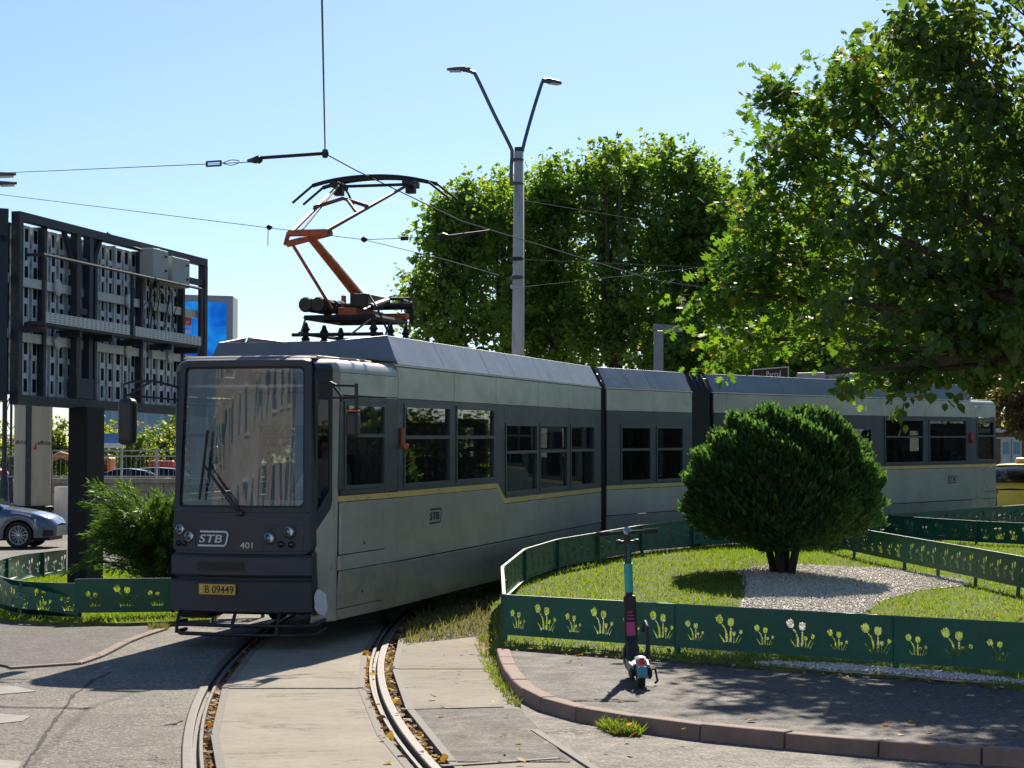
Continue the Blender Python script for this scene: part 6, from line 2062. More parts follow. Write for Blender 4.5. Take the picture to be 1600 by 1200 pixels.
def make_car(name, label, loc, rz, paint, zt, roof, wheels, hw, spokes=10, group=None, taxi=False, back_glass=None):
    root = thing(name, label, 'car', loc, rz, group, world=False)
    x0, x1 = zt[0][0], zt[-1][0]
    wr = .335
    def zb(x):
        z = .24 + .06 * (abs(x) / 2.4) ** 4
        for wx in wheels:
            d = abs(x - wx)
            if d < wr + .05: z = max(z, wr + math.sqrt(max(0, (wr + .05) ** 2 - d * d)))
        return z
    xs = sorted(set([round(x, 3) for x in lin(x0, x1, 46)] + [round(w + (wr + .05) * math.sin(a), 3) for w in wheels for a in lin(-PI / 2, PI / 2, 15)]))
    def wid(x): 
        e = min((x - x0), (x1 - x))
        return hw * (1 - .30 * max(0, 1 - e / .55) ** 2.4)
    m = MB()
    def sect(x, q):
        w_, t_, b_ = wid(x), interp(zt, x), zb(x)
        b_ = min(b_, t_ - .05)
        prof = [(-.985, b_), (-1.0, b_ + (t_ - b_) * .30), (-1.0, b_ + (t_ - b_) * .62), (-.965, t_ - .12), (-.90, t_ - .035), (-.72, t_), (0, t_ + .025), (.72, t_), (.90, t_ - .035), (.965, t_ - .12), (1.0, b_ + (t_ - b_) * .62), (1.0, b_ + (t_ - b_) * .30), (.985, b_)]
        y, z = prof[q]
        return (x, y * w_, z)
    m.grid(sect, xs, list(range(13)))
    body = m.build('body', M[paint], root, smooth=True)
    # lower front and rear closing faces
    for x in (x0, x1):
        m = MB(); w_, t_ = wid(x), interp(zt, x); m.poly([(x, -w_ * .98, zb(x)), (x, w_ * .98, zb(x)), (x, w_ * .9, t_ - .03), (x, -w_ * .9, t_ - .03)]); m.build('bumper', M[paint], root)
    MB().box(x0 + .15, x1 - .15, -hw * .78, hw * .78, .2, .62).build('underbody', M['rubber'], root)
    # greenhouse
    r0, r1 = roof[0][0], roof[-1][0]
    belt = lambda x: interp(zt, x) - .03
    m = MB(); gxs = lin(r0, r1, 24)
    def gh(x, q):
        zr, b_ = max(interp(roof, x), belt(x)), belt(x)
        h = (zr - b_)
        prof = [(-.91, b_), (-.91 + .20 * h, b_ + h * .88), (-.6 + 0 * h, zr), (0, zr + .015), (.6, zr), (.91 - .20 * h, b_ + h * .88), (.91, b_)]
        y, z = prof[q]; return (x, y * hw, z)
    m.grid(gh, gxs, list(range(7))); m.build('windows', M['carglass'], root, smooth=True)
    rt = [p for p in roof if p[1] > max(q[1] for q in roof) - .13]
    ra, rb = rt[0][0], rt[-1][0]
    m = MB(); m.grid(lambda x, q: (x, (-1 + q * .25) * hw * .74, interp(roof, x) + .028 - .02 * abs(-1 + q * .25) ** 3), lin(ra, rb, 10), list(range(9))); m.build('roof', M[paint], root, smooth=True)
    for s in (-1, 1):
        for (xa, xb) in ((r0 + .02, ra), (rb, r1 - .02), ((ra + rb) / 2 - .05, (ra + rb) / 2 + .03)):
            m = MB(); pts = [Vector(gh(x, 6 if s > 0 else 0)).lerp(Vector(gh(x, 5 if s > 0 else 1)), f_) for x, f_ in ((xa, 0), ((xa + xb) / 2, .55), (xb, 1.0))]
            m.tube([p + Vector((0, s * .012, .008)) for p in pts], .035, 6); m.build('pillar', M[paint], root, smooth=True)
        wx = ra + (rb - ra) * .9
        m = MB(); m.box(r1 - .55, r1 - .40, s * hw * .93 - .0, s * (hw + .16), belt(r1 - .5) + .02, belt(r1 - .5) + .15) if s > 0 else m.box(r1 - .55, r1 - .40, -(hw + .16), -hw * .93, belt(r1 - .5) + .02, belt(r1 - .5) + .15); m.build('side_mirror', M[paint], root, bevel=.03)
        # lights
        zf = interp(zt, x1 - .25)
        m = MB(); w_ = wid(x1 - .12)
        m.hexa([(x1 - .50, s * wid(x1 - .5) * .985, zf - .16), (x1 - .06, s * w_ * .60, zf - .22), (x1 - .04, s * w_ * .60, zf - .21), (x1 - .48, s * wid(x1 - .5) * 1.004, zf - .16), (x1 - .50, s * wid(x1 - .5) * .98, zf - .07), (x1 - .14, s * w_ * .60, zf - .10), (x1 - .12, s * w_ * .60, zf - .095), (x1 - .48, s * wid(x1 - .5) * 1.0, zf - .065)])
        hl = m.build('headlight', M['clear'] if False else M['chrome'], root, bevel=.012)
        zr_ = interp(zt, x0 + .15)
        m = MB(); w_ = wid(x0 + .05)
        m.hexa([(x0 - .02, s * w_ * .52, zr_ - .30), (x0 + .03, s * w_ * 1.0, zr_ - .29), (x0 + .30, s * wid(x0 + .3) * 1.005, zr_ - .27), (x0 + .05, s * w_ * .52, zr_ - .3), (x0 - .015, s * w_ * .55, zr_ - .16), (x0 + .04, s * w_ * 1.0, zr_ - .14), (x0 + .34, s * wid(x0 + .34) * 1.003, zr_ - .18), (x0 + .05, s * w_ * .55, zr_ - .16)])
        m.build('tail_light', M['redlens'], root, bevel=.012)
        # door gaps and sill vent
        for x in (ra + (rb - ra) * .25, (ra + rb) / 2, rb + .35):
            if x0 < x < x1:
                k = MB(); k.tube([(x, s * wid(x) * 1.0005, .36), (x, s * wid(x) * 1.002, .65), (x, s * wid(x) * .97, belt(x) - .06)], .006, 4); k.build('door_gap', M['rubber'], root)
        k = MB(); k.hexa([(x1 - .30, s * wid(x1 - .3) * .99, .30), (x1 - .08, s * wid(x1 - .08) * .95, .32), (x1 - .06, s * wid(x1 - .08) * .97, .32), (x1 - .28, s * wid(x1 - .3) * 1.01, .30), (x1 - .28, s * wid(x1 - .3) * .99, .47), (x1 - .08, s * wid(x1 - .08) * .95, .46), (x1 - .06, s * wid(x1 - .08) * .985, .46), (x1 - .26, s * wid(x1 - .3) * 1.01, .47)]); k.build('air_intake', M['rubber'], root)
        for wx in wheels:
            c = (wx, s * (hw - .11), wr)
            k = MB(); k.lathe([(.235, .10), (.29, .115), (wr - .015, .10), (wr, .06), (wr, -.08), (.30, -.10), (.2, -.1)], c, (0, s, 0), 30, cap=False); w = smooth_angle(k.build('wheel', M['tyre'], root), 40)
            k = MB(); k.lathe([(.235, .11), (.225, .115), (.215, .04), (.21, -.05)], c, (0, s, 0), 30, cap=False); k.build('rim', M['alloy'], w, smooth=True)
            k = MB(); k.lathe([(.205, .0), (.205, .01)], c, (0, s, 0), 24); k.build('brake_disc', M['under'], w)
            k = MB(); cv = Vector(c) + Vector((0, s * .085, 0))
            for q in range(spokes):
                a = 2 * PI * q / spokes
                for da in (-.10, .10):
                    p1 = cv + Vector((math.cos(a + da * .5) * .045, 0, math.sin(a + da * .5) * .045)); p2 = cv + Vector((math.cos(a + da) * .225, s * .012, math.sin(a + da) * .225)); k.tube([p1, p2], .0095, 4)
            k.lathe([(.05, -.01), (.05, .015), (.03, .022)], cv, (0, s, 0), 14); k.build('spokes', M['alloy'], w)
    if taxi:
        zr = max(p[1] for p in roof) + .03
        xm = (ra + rb) / 2
        MB().box(xm - .1, xm + .1, -.22, .22, zr, zr + .14).build('roof_sign', M['taxi'], root, bevel=.04)
    return root
SED_T = [(-2.47, .72), (-2.42, .92), (-2.2, 1.06), (-1.6, 1.07), (-.5, 1.0), (.6, 1.01), (1.0, 1.035), (1.4, .99), (1.9, .90), (2.2, .82), (2.38, .73), (2.47, .60)]
SED_R = [(-2.05, 1.07), (-1.3, 1.36), (-.5, 1.47), (.2, 1.45), (.6, 1.32), (1.15, 1.02)]
bp = at(42, 855, 52.0)
make_car('parked_car', 'blue-grey sedan with multi-spoke wheels on the road left of the black post', (bp.x - 1.58, 52.0, 0), R(0), 'car_blue', SED_T, SED_R, (1.58, -1.38), .93, 12)
HAT_T = [(-2.05, .80), (-2.0, .95), (-1.8, 1.0), (-1.2, 1.0), (0, .98), (.8, 1.0), (1.3, .95), (1.75, .85), (1.95, .72), (2.05, .55)]
HAT_R = [(-2.0, .98), (-1.75, 1.25), (-1.35, 1.46), (-.5, 1.52), (.3, 1.48), (.7, 1.32), (1.2, .99)]
make_car('taxi', 'yellow taxi hatchback behind the rear end of the tram', (15.0, 59.6, gz(15, 59.6)), R(63), 'taxi', HAT_T, HAT_R, (1.25, -1.25), .90, 8, taxi=True)
for i, (x, Y, p_, rz, lab) in enumerate(((192, 92, 'car_dark', 172, 'dark parked car behind the site fence, left of the silver one'), (232, 93, 'car_white', 178, 'silver parked car behind the site fence, just left of the tram'))):
    q = at(x, 740, Y)
    make_car('parked_car', lab, (q.x, Y, .55), R(rz), p_, SED_T if i == 0 else HAT_T, SED_R if i == 0 else HAT_R, (1.5, -1.38) if i == 0 else (1.25, -1.25), .9, 8, 'cars parked behind the site fence')

# ------------------------------------------------------------------ far left: column, wall, site fence, machines, houses
M['column'] = pmat('column_cream', (0.50, 0.45, 0.34), 0.6, var=0.08, scale=2, dirt=(.36, .32, .24), stretch=(1, 1, .3))
M['stone'] = pmat('wall_stone', (0.33, 0.285, 0.215), 0.9, var=0.25, scale=5, bump=.6, fine=30, bdist=.02, dirt=(.22, .19, .15))
cY = 62.0
cc0 = at(51, 700, cY); cc0.z = 0
col_ = thing('advertising_column', 'cream advertising column with dark bands under the left billboard', 'column', tuple(cc0))
k = MB(); k.lathe([(.53, .85), (.55, .9), (.55, 6.2), (.6, 6.3)], cc0, (0, 0, 1), 40); k.build('shaft', M['column'], col_, smooth=True)
k = MB(); k.lathe([(.60, -.1), (.62, .1), (.60, .72), (.66, .78), (.66, .86), (.5, .90)], cc0, (0, 0, 1), 28); k.build('base', M['bb_post'], col_)
for a in (-60, 60):
    a = R(a); d = Vector((math.sin(a), math.cos(a), 0)); sd = Vector((d.y, -d.x, 0))
    k = MB(); c = cc0 + d * .53
    k.hexa([c - sd * .09 + Vector((0, 0, .9)), c + sd * .09 + Vector((0, 0, .9)), c + sd * .08 + d * .05 + Vector((0, 0, .9)), c - sd * .08 + d * .05 + Vector((0, 0, .9)), c - sd * .09 + Vector((0, 0, 6.2)), c + sd * .09 + Vector((0, 0, 6.2)), c + sd * .08 + d * .05 + Vector((0, 0, 6.2)), c - sd * .08 + d * .05 + Vector((0, 0, 6.2))]); k.build('band', M['bb_steel'], col_)
a = R(-180); d = Vector((math.sin(a), math.cos(a), 0)); sd = Vector((d.y, -d.x, 0)); c = cc0 + d * .53
k = MB(); k.hexa([c - sd * .09 + Vector((0, 0, .9)), c + sd * .09 + Vector((0, 0, .9)), c + sd * .08 + d * .05 + Vector((0, 0, .9)), c - sd * .08 + d * .05 + Vector((0, 0, .9)), c - sd * .09 + Vector((0, 0, 6.2)), c + sd * .09 + Vector((0, 0, 6.2)), c + sd * .08 + d * .05 + Vector((0, 0, 6.2)), c - sd * .08 + d * .05 + Vector((0, 0, 6.2))]); k.build('band', M['bb_steel'], col_)
def wrap_text(s, th0, z, h, width, parent, mat, r=.557):
    me = text_mesh(s, 1.0, .0, 0, .01)
    xs = [v.co.x for v in me.vertices]; ys = [v.co.y for v in me.vertices]; sx = max(xs) - min(xs); sy = max(ys) - min(ys)
    m = MB()
    for v in me.vertices:
        th = th0 + (v.co.x - min(xs)) / sx * width / r; zz = z + (v.co.y - min(ys)) / sy * h
        m.v.append((cc0.x + r * math.sin(th), cc0.y - r * math.cos(th), zz))
    m.f = [tuple(p.vertices) for p in me.polygons]
    m.build('lettering', M[mat], parent)
wrap_text('affichage', .50, 2.68, .16, .62, col_, 'logo_black')
wrap_text('affichage', -.95, 2.70, .16, .62, col_, 'logo_black')
m = MB()
for q in ((.26, 2.58), (.44, 2.58), (.44, 2.84)): m.v.append((cc0.x + .558 * math.sin(q[0]), cc0.y - .558 * math.cos(q[0]), q[1]))
m.f = [(0, 1, 2)]; m.build('logo', M['redlens'], col_)

# ornate lamp posts
for x, Y, r, lab in ((7, 58, .07, 'thick dark ornate lamp post at the left picture edge'), (17, 95, .06, 'slim ornate lamp post with scrolls beside the cream column')):
    b = at(x, 700, Y); b.z = 0
    lo = thing('ornate_lamp', lab, 'lamp post', tuple(b), group='ornate lamp posts')
    k = MB(); k.lathe([(.26, 0), (.26, .25), (.18, .45), (.2, .9), (.13, 1.1), (.12, 1.6), (r + .03, 1.75), (r, 2.0), (r, 5.0), (r * 1.5, 5.05), (r * .7, 5.3)], b, (0, 0, 1), 14); k.build('post', M['bb_steel'], lo, smooth=True)
    for s in (-1, 1):
        k = MB(); pts = [b + Vector((s * (.06 + .10 * t + .18 * math.sin(t * 2.2)), 0, 4.0 + .55 * t - .12 * math.cos(t * 5))) for t in lin(0, 2.2, 24)]; k.tube(pts, .018, 5)
        k.tube([b + Vector((s * (.28 + .12 * math.cos(q)), 0, 4.15 + .12 * math.sin(q))) for q in lin(0, 2 * PI * .85, 16)], .015, 5); k.build('scroll', M['bb_steel'], lo)
        k = MB(); k.lathe([(.05, 0), (.12, .12), (.14, .3), (.08, .42), (.02, .5)], b + Vector((s * .52, 0, 5.1)), (0, 0, 1), 12); k.build('lantern', M['white'], lo, smooth=True)

# stone wall of separate blocks
wy = 66.0
wl = thing('stone_wall', 'low tan wall of large stone blocks behind the left island', 'wall', (at(150, 800, wy).x, wy, 0))
xa, xb = at(60, 800, wy).x, at(300, 800, wy).x
_b = MB(); _b.box(-.5, .5, -.2, .2, 0, 1); BLK = _b.mesh('stone_block'); BLK.materials.append(M['stone'])
zrows = [0, .42, .84, 1.26, 1.52]
for r in range(4):
    x = xa - (.45 if r % 2 else 0); j = 0
    while x < xb:
        w_ = .78 + .15 * ((j * 7 + r * 3) % 3)
        o = bpy.data.objects.new('stone_block', BLK); COL.objects.link(o); o.parent = wl
        o.location = (x + w_ / 2 - wl.location.x, rng.normal() * .012, zrows[r] + .008); o.scale = (w_ - .02, 1, zrows[r + 1] - zrows[r] - .016)
        x += w_; j += 1
m = MB(); m.box(xa - .5, xb + .5, wy - .27, wy + .27, 1.525, 1.70); m.build('coping', M['stone'], wl, bevel=.03)
m = MB(); m.box(xa - .4, xb + .4, wy - .12, wy + .15, 0, 1.52); m.build('core', M['under'], wl)
# site fence on the wall
M['rail_white'] = pmat('white_rail', (.36, .37, .38), .5, .3, var=.08)
sf = thing('site_fence', 'pale tubular site fence standing on the stone wall', 'fence', (at(160, 740, 67).x, 67, 1.5))
xa, xb = at(-30, 740, 67).x, at(300, 740, 67).x
for z in (2.42, 2.60, 1.75):
    k = MB(); k.tube([(xa, 67, z), (xb, 67, z)], .028, 6); k.build('rail', M['rail_white'], sf)
for x in lin(xa, xb, 7):
    k = MB(); k.tube([(x, 67, .0), (x, 67, 2.62)], .04, 6); k.build('post', M['rail_white'], sf)
for x in lin(xa, xb, 46):
    k = MB(); k.tube([(x, 67.02, 1.75), (x, 67.02, 2.42)], .006, 4); k.build('bar', M['rail_white'], sf)
# white cabinet before the wall
q = at(98, 790, 63); m = MB(); m.box(q.x - .22, q.x + .22, 62.8, 63.2, 0, 1.45); tag(m.build('utility_cabinet', M['white'], None, bevel=.02), 'narrow white utility cabinet before the stone wall', 'cabinet')
# yellowish low shrub and orange patch by the wall
q = at(178, 815, 57)
m = MB(); m.box(q.x - 1.0, q.x + 1.0, 57, 57.3, 0, .5); tag(m.build('low_wall', M['stone'], None, bevel=.03), 'low tan garden wall behind the juniper', 'wall')

M['exc_orange'] = pmat('excavator_orange', (.60, .22, .03), .45, var=.1, dirt=(.35, .18, .08))
M['exc_red'] = pmat('excavator_red', (.45, .06, .025), .45, var=.1, dirt=(.3, .1, .06))
def excavator(loc, rz, paint, label, reach):
    r = thing('excavator', label, 'excavator', loc, rz, 'excavators on the building site', world=False)
    for s in (-1, 1):
        k = MB(); pts = [(-1.6, .1), (-1.9, .45), (-1.6, .8), (1.6, .8), (1.9, .45), (1.6, .1)]
        k.prism([(x, s * 1.1 - .25, z) for x, z in pts], (0, .5, 0)); k.build('track', M['under'], r, bevel=.04)
    MB().box(-1.9, 1.3, -1.2, 1.2, .95, 1.95).build('body', M[paint], r, bevel=.12)
    c = MB(); c.box(.2, 1.5, .25, 1.2, 1.2, 2.75); cb = c.build('cab', M[paint], r, bevel=.1)
    MB().box(.35, 1.52, .40, 1.22, 1.75, 2.6).build('glass', M['carglass'], cb)
    k = MB(); k.tube([(1.1, -.2, 1.5), (2.0, -.2, 3.3 * reach), (3.6, -.2, 3.9 * reach), (4.6, -.2, 3.3 * reach)], [.18, .24, .2, .14], 8); k.build('boom', M[paint], r)
    k = MB(); k.tube([(4.6, -.2, 3.3 * reach), (5.1, -.2, 1.2)], [.16, .11], 8); k.build('stick', M[paint], r)
    k = MB(); k.prism([(4.7, -.6, 1.2), (5.5, -.6, 1.1), (5.4, -.6, .45), (4.6, -.6, .3)], (0, .8, 0)); k.build('bucket', M['under'], r, bevel=.05)
    k = MB(); k.tube([(1.4, -.2, 1.9), (2.3, -.2, 2.9 * reach)], .09, 6); k.build('hydraulic_ram', M['chrome'], r)
p = at(190, 720, 112); excavator((p.x, 112, -.1), R(170), 'exc_orange', 'orange excavator behind the site fence, right of the black post', .75)
p = at(232, 720, 104); excavator((p.x - .2, 104, -.3), R(8), 'exc_red', 'red excavator behind the site fence, next to the tram', .85)
p = at(86, 720, 104); excavator((p.x - .5, 104, -.9), R(200), 'exc_red', 'red excavator mostly hidden behind the cream column', .8)

# blue hoarding sign
M['sign_blue'] = pmat('sign_blue', (.05, .22, .52), .4, var=.15, scale=1.5)
p = at(174, 684, 120)
sg = thing('site_sign', 'pale blue sign board above the orange excavator', 'sign', (p.x, 120, 0))
m = MB(); m.box(p.x - .9, p.x + .7, 120, 120.08, at(174, 692, 120).z, at(174, 677, 120).z); m.build('board', M['sign_blue'], sg)
m = MB(); m.box(p.x - .9, p.x + .7, 120, 120.09, at(174, 700, 120).z, at(174, 692.5, 120).z); m.build('board', M['white'], sg)
for dx in (-.7, .5):
    k = MB(); k.tube([(p.x + dx, 120.1, 0), (p.x + dx, 120.1, at(174, 678, 120).z)], .05, 6); k.build('post', M['galv'], sg)

# far glass building
M['bldg'] = pmat('building_panels', (.42, .47, .52), .5, var=.1)
M['bldg_glass'] = pmat('building_glass', (.09, .20, .28), .12, .3, var=.2, scale=.15)
xa, xb = at(150, 660, 250).x, at(330, 660, 250).x
gb = thing('office_building', 'distant pale blue glass office block behind the left trees', 'building', ((xa + xb) / 2, 250, 0))
zt_ = at(200, 630, 250).z
MB().box(xa, xb, 250, 268, 0, zt_ + 2).build('wall', M['bldg'], gb)
for r in range(5):
    for c_ in range(7):
        w_ = (xb - xa) / 7; z_ = .8 + r * 2.3
        f = MB().box(xa + c_ * w_ + .25, xa + (c_ + 1) * w_ - .25, 249.9, 250, z_, z_ + 1.7).build('window', M['bldg'], gb)
        MB().box(xa + c_ * w_ + .33, xa + (c_ + 1) * w_ - .33, 249.86, 249.95, z_ + .08, z_ + 1.62).build('pane', M['bldg_glass'], f)

# video screen tower
M['screen_frame'] = pmat('screen_frame_grey', (.36, .37, .39), .5, .2, var=.06)
t = NT('video_screen')
nz = t.noise(.55, 3, .5, 1.2)
colr = t.ramp(nz, [(.25, (.004, .03, .26)), (.45, (.005, .08, .45)), (.62, (.01, .22, .62)), (.75, (.08, .45, .72)), (.9, (.45, .55, .6))])
em = t.n('ShaderNodeEmission'); t.l(colr, em.inputs[0]); em.inputs[1].default_value = .75
M['screen'] = t.finish(em.outputs[0])
M['screen_red'] = flatmat('screen_red', (.6, .07, .04), .5)
sY = 84.0
s0, s1 = at(225, 500, sY), at(363, 500, sY + 1.2)
zs0, zs1 = at(300, 585, sY).z, at(300, 459, sY).z
vs_ = thing('video_screen', 'blue video screen in a deep grey frame behind the black billboard', 'screen', ((s0.x + s1.x) / 2, sY, 0))
d = (Vector((s1.x, s1.y, 0)) - Vector((s0.x, s0.y, 0))).normalized(); nn = Vector((d.y, -d.x, 0)); bk = -nn * 1.6 + d * .55
def SQ(a, z, o): 
    L_ = (Vector((s1.x - s0.x, s1.y - s0.y, 0))).length
    return Vector((s0.x, s0.y, 0)) + d * (a * L_) + nn * o + Vector((0, 0, z))
m = MB(); q = [SQ(0, zs0, 0), SQ(1, zs0, 0), SQ(1, zs1, 0), SQ(0, zs1, 0)]; m.hexa(q + [p + bk for p in q]); m.build('housing', M['screen_frame'], vs_)
fw = .27
for a0, a1, z0_, z1_ in ((0, 1, zs1 - fw, zs1), (0, 1, zs0, zs0 + fw), (0, .07, zs0 + fw, zs1 - fw), (.93, 1, zs0 + fw, zs1 - fw)):
    m = MB(); q = [SQ(a0, z0_, .003), SQ(a1, z0_, .003), SQ(a1, z1_, .003), SQ(a0, z1_, .003)]; m.hexa(q + [p + nn * .12 for p in q]); m.build('bezel', M['screen_frame'], vs_)
m = MB(); m.poly([SQ(.07, zs0 + fw, .02), SQ(.93, zs0 + fw, .02), SQ(.93, zs1 - fw, .02), SQ(.07, zs1 - fw, .02)]); ds = m.build('display', M['screen'], vs_)
def at_screen(x, y):
    # intersection of the sight line with the display plane
    P0 = SQ(0, 0, .03); dr = at(x, y, 100.0) - Vector((0, 0, CAMH)); t_ = (P0 - Vector((0, 0, CAMH))).dot(nn) / dr.dot(nn); return Vector((0, 0, CAMH)) + dr * t_
m = MB(); q = [at_screen(x, y) for x, y in ((288, 509), (299, 509), (299, 489), (288, 489))]; m.prism(q, nn * .01); m.build('screen_block', M['screen_red'], ds)
for s_, y in (('PP', 504), ('TELE', 510)):
    p_ = at_screen(293.5, y); lettering(ds, s_, p_, d, Vector((0, 0, 1)), nn, M['white'], .28 if s_ == 'TELE' else .13, .13, lift=.02)
for x, y in ((291.5, 518), (296.5, 518)):
    q = [at_screen(x + a, y + b) for a, b in ((-2, 2.6), (2, 2.6), (2, -2.6), (-2, -2.6))]; m = MB(); m.prism(q, nn * .012); m.build('screen_block', M['white'], ds)
m = MB(); m.lathe([(.35, 0), (.35, zs0 + .2)], Vector((s0.x * .4 + s1.x * .6, sY + 1.4, 0)), (0, 0, 1), 20); m.build('mast', M['screen_frame'], vs_)

# ------------------------------------------------------------------ right background: kiosk, signs, gantry
M['kiosk'] = pmat('kiosk_brown', (.26, .12, .055), .7, var=.15, stretch=(1, 1, .2))
M['door_white'] = pmat('door_white', (.62, .61, .58), .6, var=.08, dirt=(.4, .38, .35))
kY = 68.0
ka, kb_ = at(1540, 700, kY), at(1680, 700, kY)
kg = gz(15, kY); ktop = at(1570, 676, kY).z
ki = thing('kiosk', 'brown kiosk with white double doors behind the yellow taxi', 'kiosk', (ka.x + 1.5, kY, kg))
MB().box(ka.x, kb_.x, kY, kY + 2.6, kg, ktop).build('wall', M['kiosk'], ki)
MB().box(ka.x - .15, kb_.x + .15, kY - .25, kY + 2.8, ktop + .002, ktop + .14).build('roof', M['door_white'], ki)
for xa_, xb_ in ((1563, 1579), (1580, 1596)):
    a, b = at(xa_, 700, kY).x, at(xb_, 700, kY).x; z1_ = at(1570, 686, kY).z
    dr = MB().box(a, b, kY - .06, kY, kg + .05, z1_).build('door', M['door_white'], ki, bevel=.01)
    MB().box(a + .07, b - .07, kY - .075, kY - .055, z1_ - .5, z1_ - .1).build('pane', M['bldg_glass'], dr)
    MB().box(a + .07, b - .07, kY - .07, kY - .055, kg + .2, z1_ - .62).build('panel', M['white'], dr)
MB().box(at(1557, 700, kY).x, at(1602, 700, kY).x, kY - .04, kY - .003, at(1570, 686, kY).z, at(1570, 683, kY).z).build('door_frame', M['door_white'], ki)

M['gantry'] = pmat('gantry_grey', (.24, .25, .26), .5, .3, var=.1)
gY = 58.0
g0 = at(1029, 577, gY); g0.z = gz(g0.x, gY)
ga = thing('height_gauge', 'grey steel post with a horizontal arm above the middle tram car', 'post', tuple(g0))
zt_ = at(1029, 517, gY).z
m = MB(); m.box(g0.x - .13, g0.x + .13, gY - .13, gY + .13, g0.z, zt_); m.build('post', M['gantry'], ga, bevel=.02)
m = MB(); e = at(1066, 513, gY + 2); m.hexa([Vector((g0.x - .14, gY - .14, zt_)), Vector((e.x, e.y - .1, e.z - .12)), Vector((e.x, e.y + .1, e.z - .12)), Vector((g0.x - .14, gY + .14, zt_)), Vector((g0.x - .14, gY - .14, zt_ + .2)), Vector((e.x, e.y - .1, e.z + .06)), Vector((e.x, e.y + .1, e.z + .06)), Vector((g0.x - .14, gY + .14, zt_ + .2))]); m.build('arm', M['gantry'], ga)

M['street_blue'] = pmat('street_sign_blue', (.012, .04, .24), .4, var=.1)
p = at(1126, 512, 50)
ss = thing('street_sign', 'small dark blue street name sign on a thin pole among the oak leaves', 'sign', (p.x - .1, 50, gz(p.x, 50)))
k = MB(); k.tube([(p.x - .1, 50, gz(p.x, 50)), (p.x - .1, 50, at(1126, 490, 50).z)], .035, 8); k.build('pole', M['galv'], ss)
for y0, y1 in ((518, 507), (503, 490)):
    m = MB(); a, b = at(1115, y0, 50), at(1136, y1, 50.3); b1 = m.hexa([Vector((a.x, 49.94, a.z)), Vector((b.x, 50.2, a.z + .04)), Vector((b.x, 50.22, a.z + .04)), Vector((a.x, 49.96, a.z)), Vector((a.x, 49.94, b.z - .04)), Vector((b.x, 50.2, b.z)), Vector((b.x, 50.22, b.z)), Vector((a.x, 49.96, b.z - .04))]).build('plate', M['street_blue'], ss)

M['brown'] = pmat('sign_brown', (.055, .018, .014), .45, var=.1)
bY = 54.0
a, b = at(1175, 577, bY), at(1231, 571, bY + .5)
bs = thing('direction_sign', 'dark brown sign with white lettering Parcul rising behind the tram roof', 'sign', (a.x + .4, bY, gz(a.x, bY)))
up = Vector((0, 0, 1)); ex = Vector((b.x - a.x, .5, .10)).normalized(); L_ = (Vector((b.x - a.x, .5, .1))).length
n2 = ex.cross(up).normalized(); base_ = Vector((a.x, bY, a.z - .75))
m = MB(); q = [base_, base_ + ex * L_, base_ + ex * L_ + up * .75, base_ + up * .75]; m.prism(q, n2 * .03); pz = m.build('board', M['brown'], bs)
for c0_, c1_, d0_, d1_ in ((0, 1, .725, .75), (0, 1, 0, .025)):
    m = MB(); q = [base_ + ex * (L_ * c0_) + up * d0_, base_ + ex * (L_ * c1_) + up * d0_, base_ + ex * (L_ * c1_) + up * d1_, base_ + ex * (L_ * c0_) + up * d1_]; m.prism([p + n2 * .03 for p in q], n2 * .006); m.build('border', M['white'], pz)
for c0_, c1_ in ((0, .02), (.98, 1)):
    m = MB(); q = [base_ + ex * (L_ * c0_), base_ + ex * (L_ * c1_), base_ + ex * (L_ * c1_) + up * .75, base_ + ex * (L_ * c0_) + up * .75]; m.prism([p + n2 * .031 for p in q], n2 * .006); m.build('border', M['white'], pz)
lettering(pz, 'Parcul', base_ + ex * (L_ * .58) + up * .58, ex, up, n2, M['white'], L_ * .40, .17, lift=.034)
for c_ in (.15, .85):
    k = MB(); p_ = base_ + ex * (L_ * c_) - n2 * .06; k.tube([Vector((p_.x, p_.y, gz(p_.x, p_.y))), p_ + up * .7], .04, 8); k.build('post', M['galv'], bs)

# shrubs and trees far left, reddish bush at the right edge
for i, (x, Y, ytop, hwp, lab) in enumerate(((92, 150, 655, 22, 'distant dark tree between the cream column and the black post'), (20, 170, 668, 28, 'distant tree behind the ornate lamps at the left edge'), (175, 160, 668, 26, 'distant tree right of the black post above the excavator'), (215, 150, 662, 30, 'distant yellow-green tree left of the tram'), (258, 155, 652, 26, 'distant tree touching the tram front'))):
    z = at(x, ytop, Y).z; b = ((x - 800) / FPX * Y, Y, 0); s_ = Y / FPX
    bl = [(b[0], Y, z * .62, hwp * s_, hwp * s_, z * .38, 1), (b[0] + hwp * s_ * .5, Y, z * .45, hwp * s_ * .8, hwp * s_, z * .35, 1), (b[0] - hwp * s_ * .5, Y, z * .5, hwp * s_ * .7, hwp * s_, z * .35, 1)]
    make_tree('far_tree', lab, 'trees beyond the building site', b, z, bl, 130, 26, .42, .22, DIAM_V, DIAM_F, 'leaf_far', trunk_r=.15, shell=.3)
b = at(1590, 640, 58)
make_tree('reddish_tree', 'small tree with reddish leaves above the kiosk', 'trees beyond the building site', (b.x + 1.2, 58, gz(b.x, 58)), 4, [pxblob(1580, 630, 58, 22, 34, .8, 1), pxblob(1610, 600, 58, 40, 50, 1, 1), pxblob(1600, 660, 57, 22, 14, .5, .4)], 150, 24, .3, .12, DIAM_V, DIAM_F, 'leaf_red', trunk_r=.08, shell=.3)

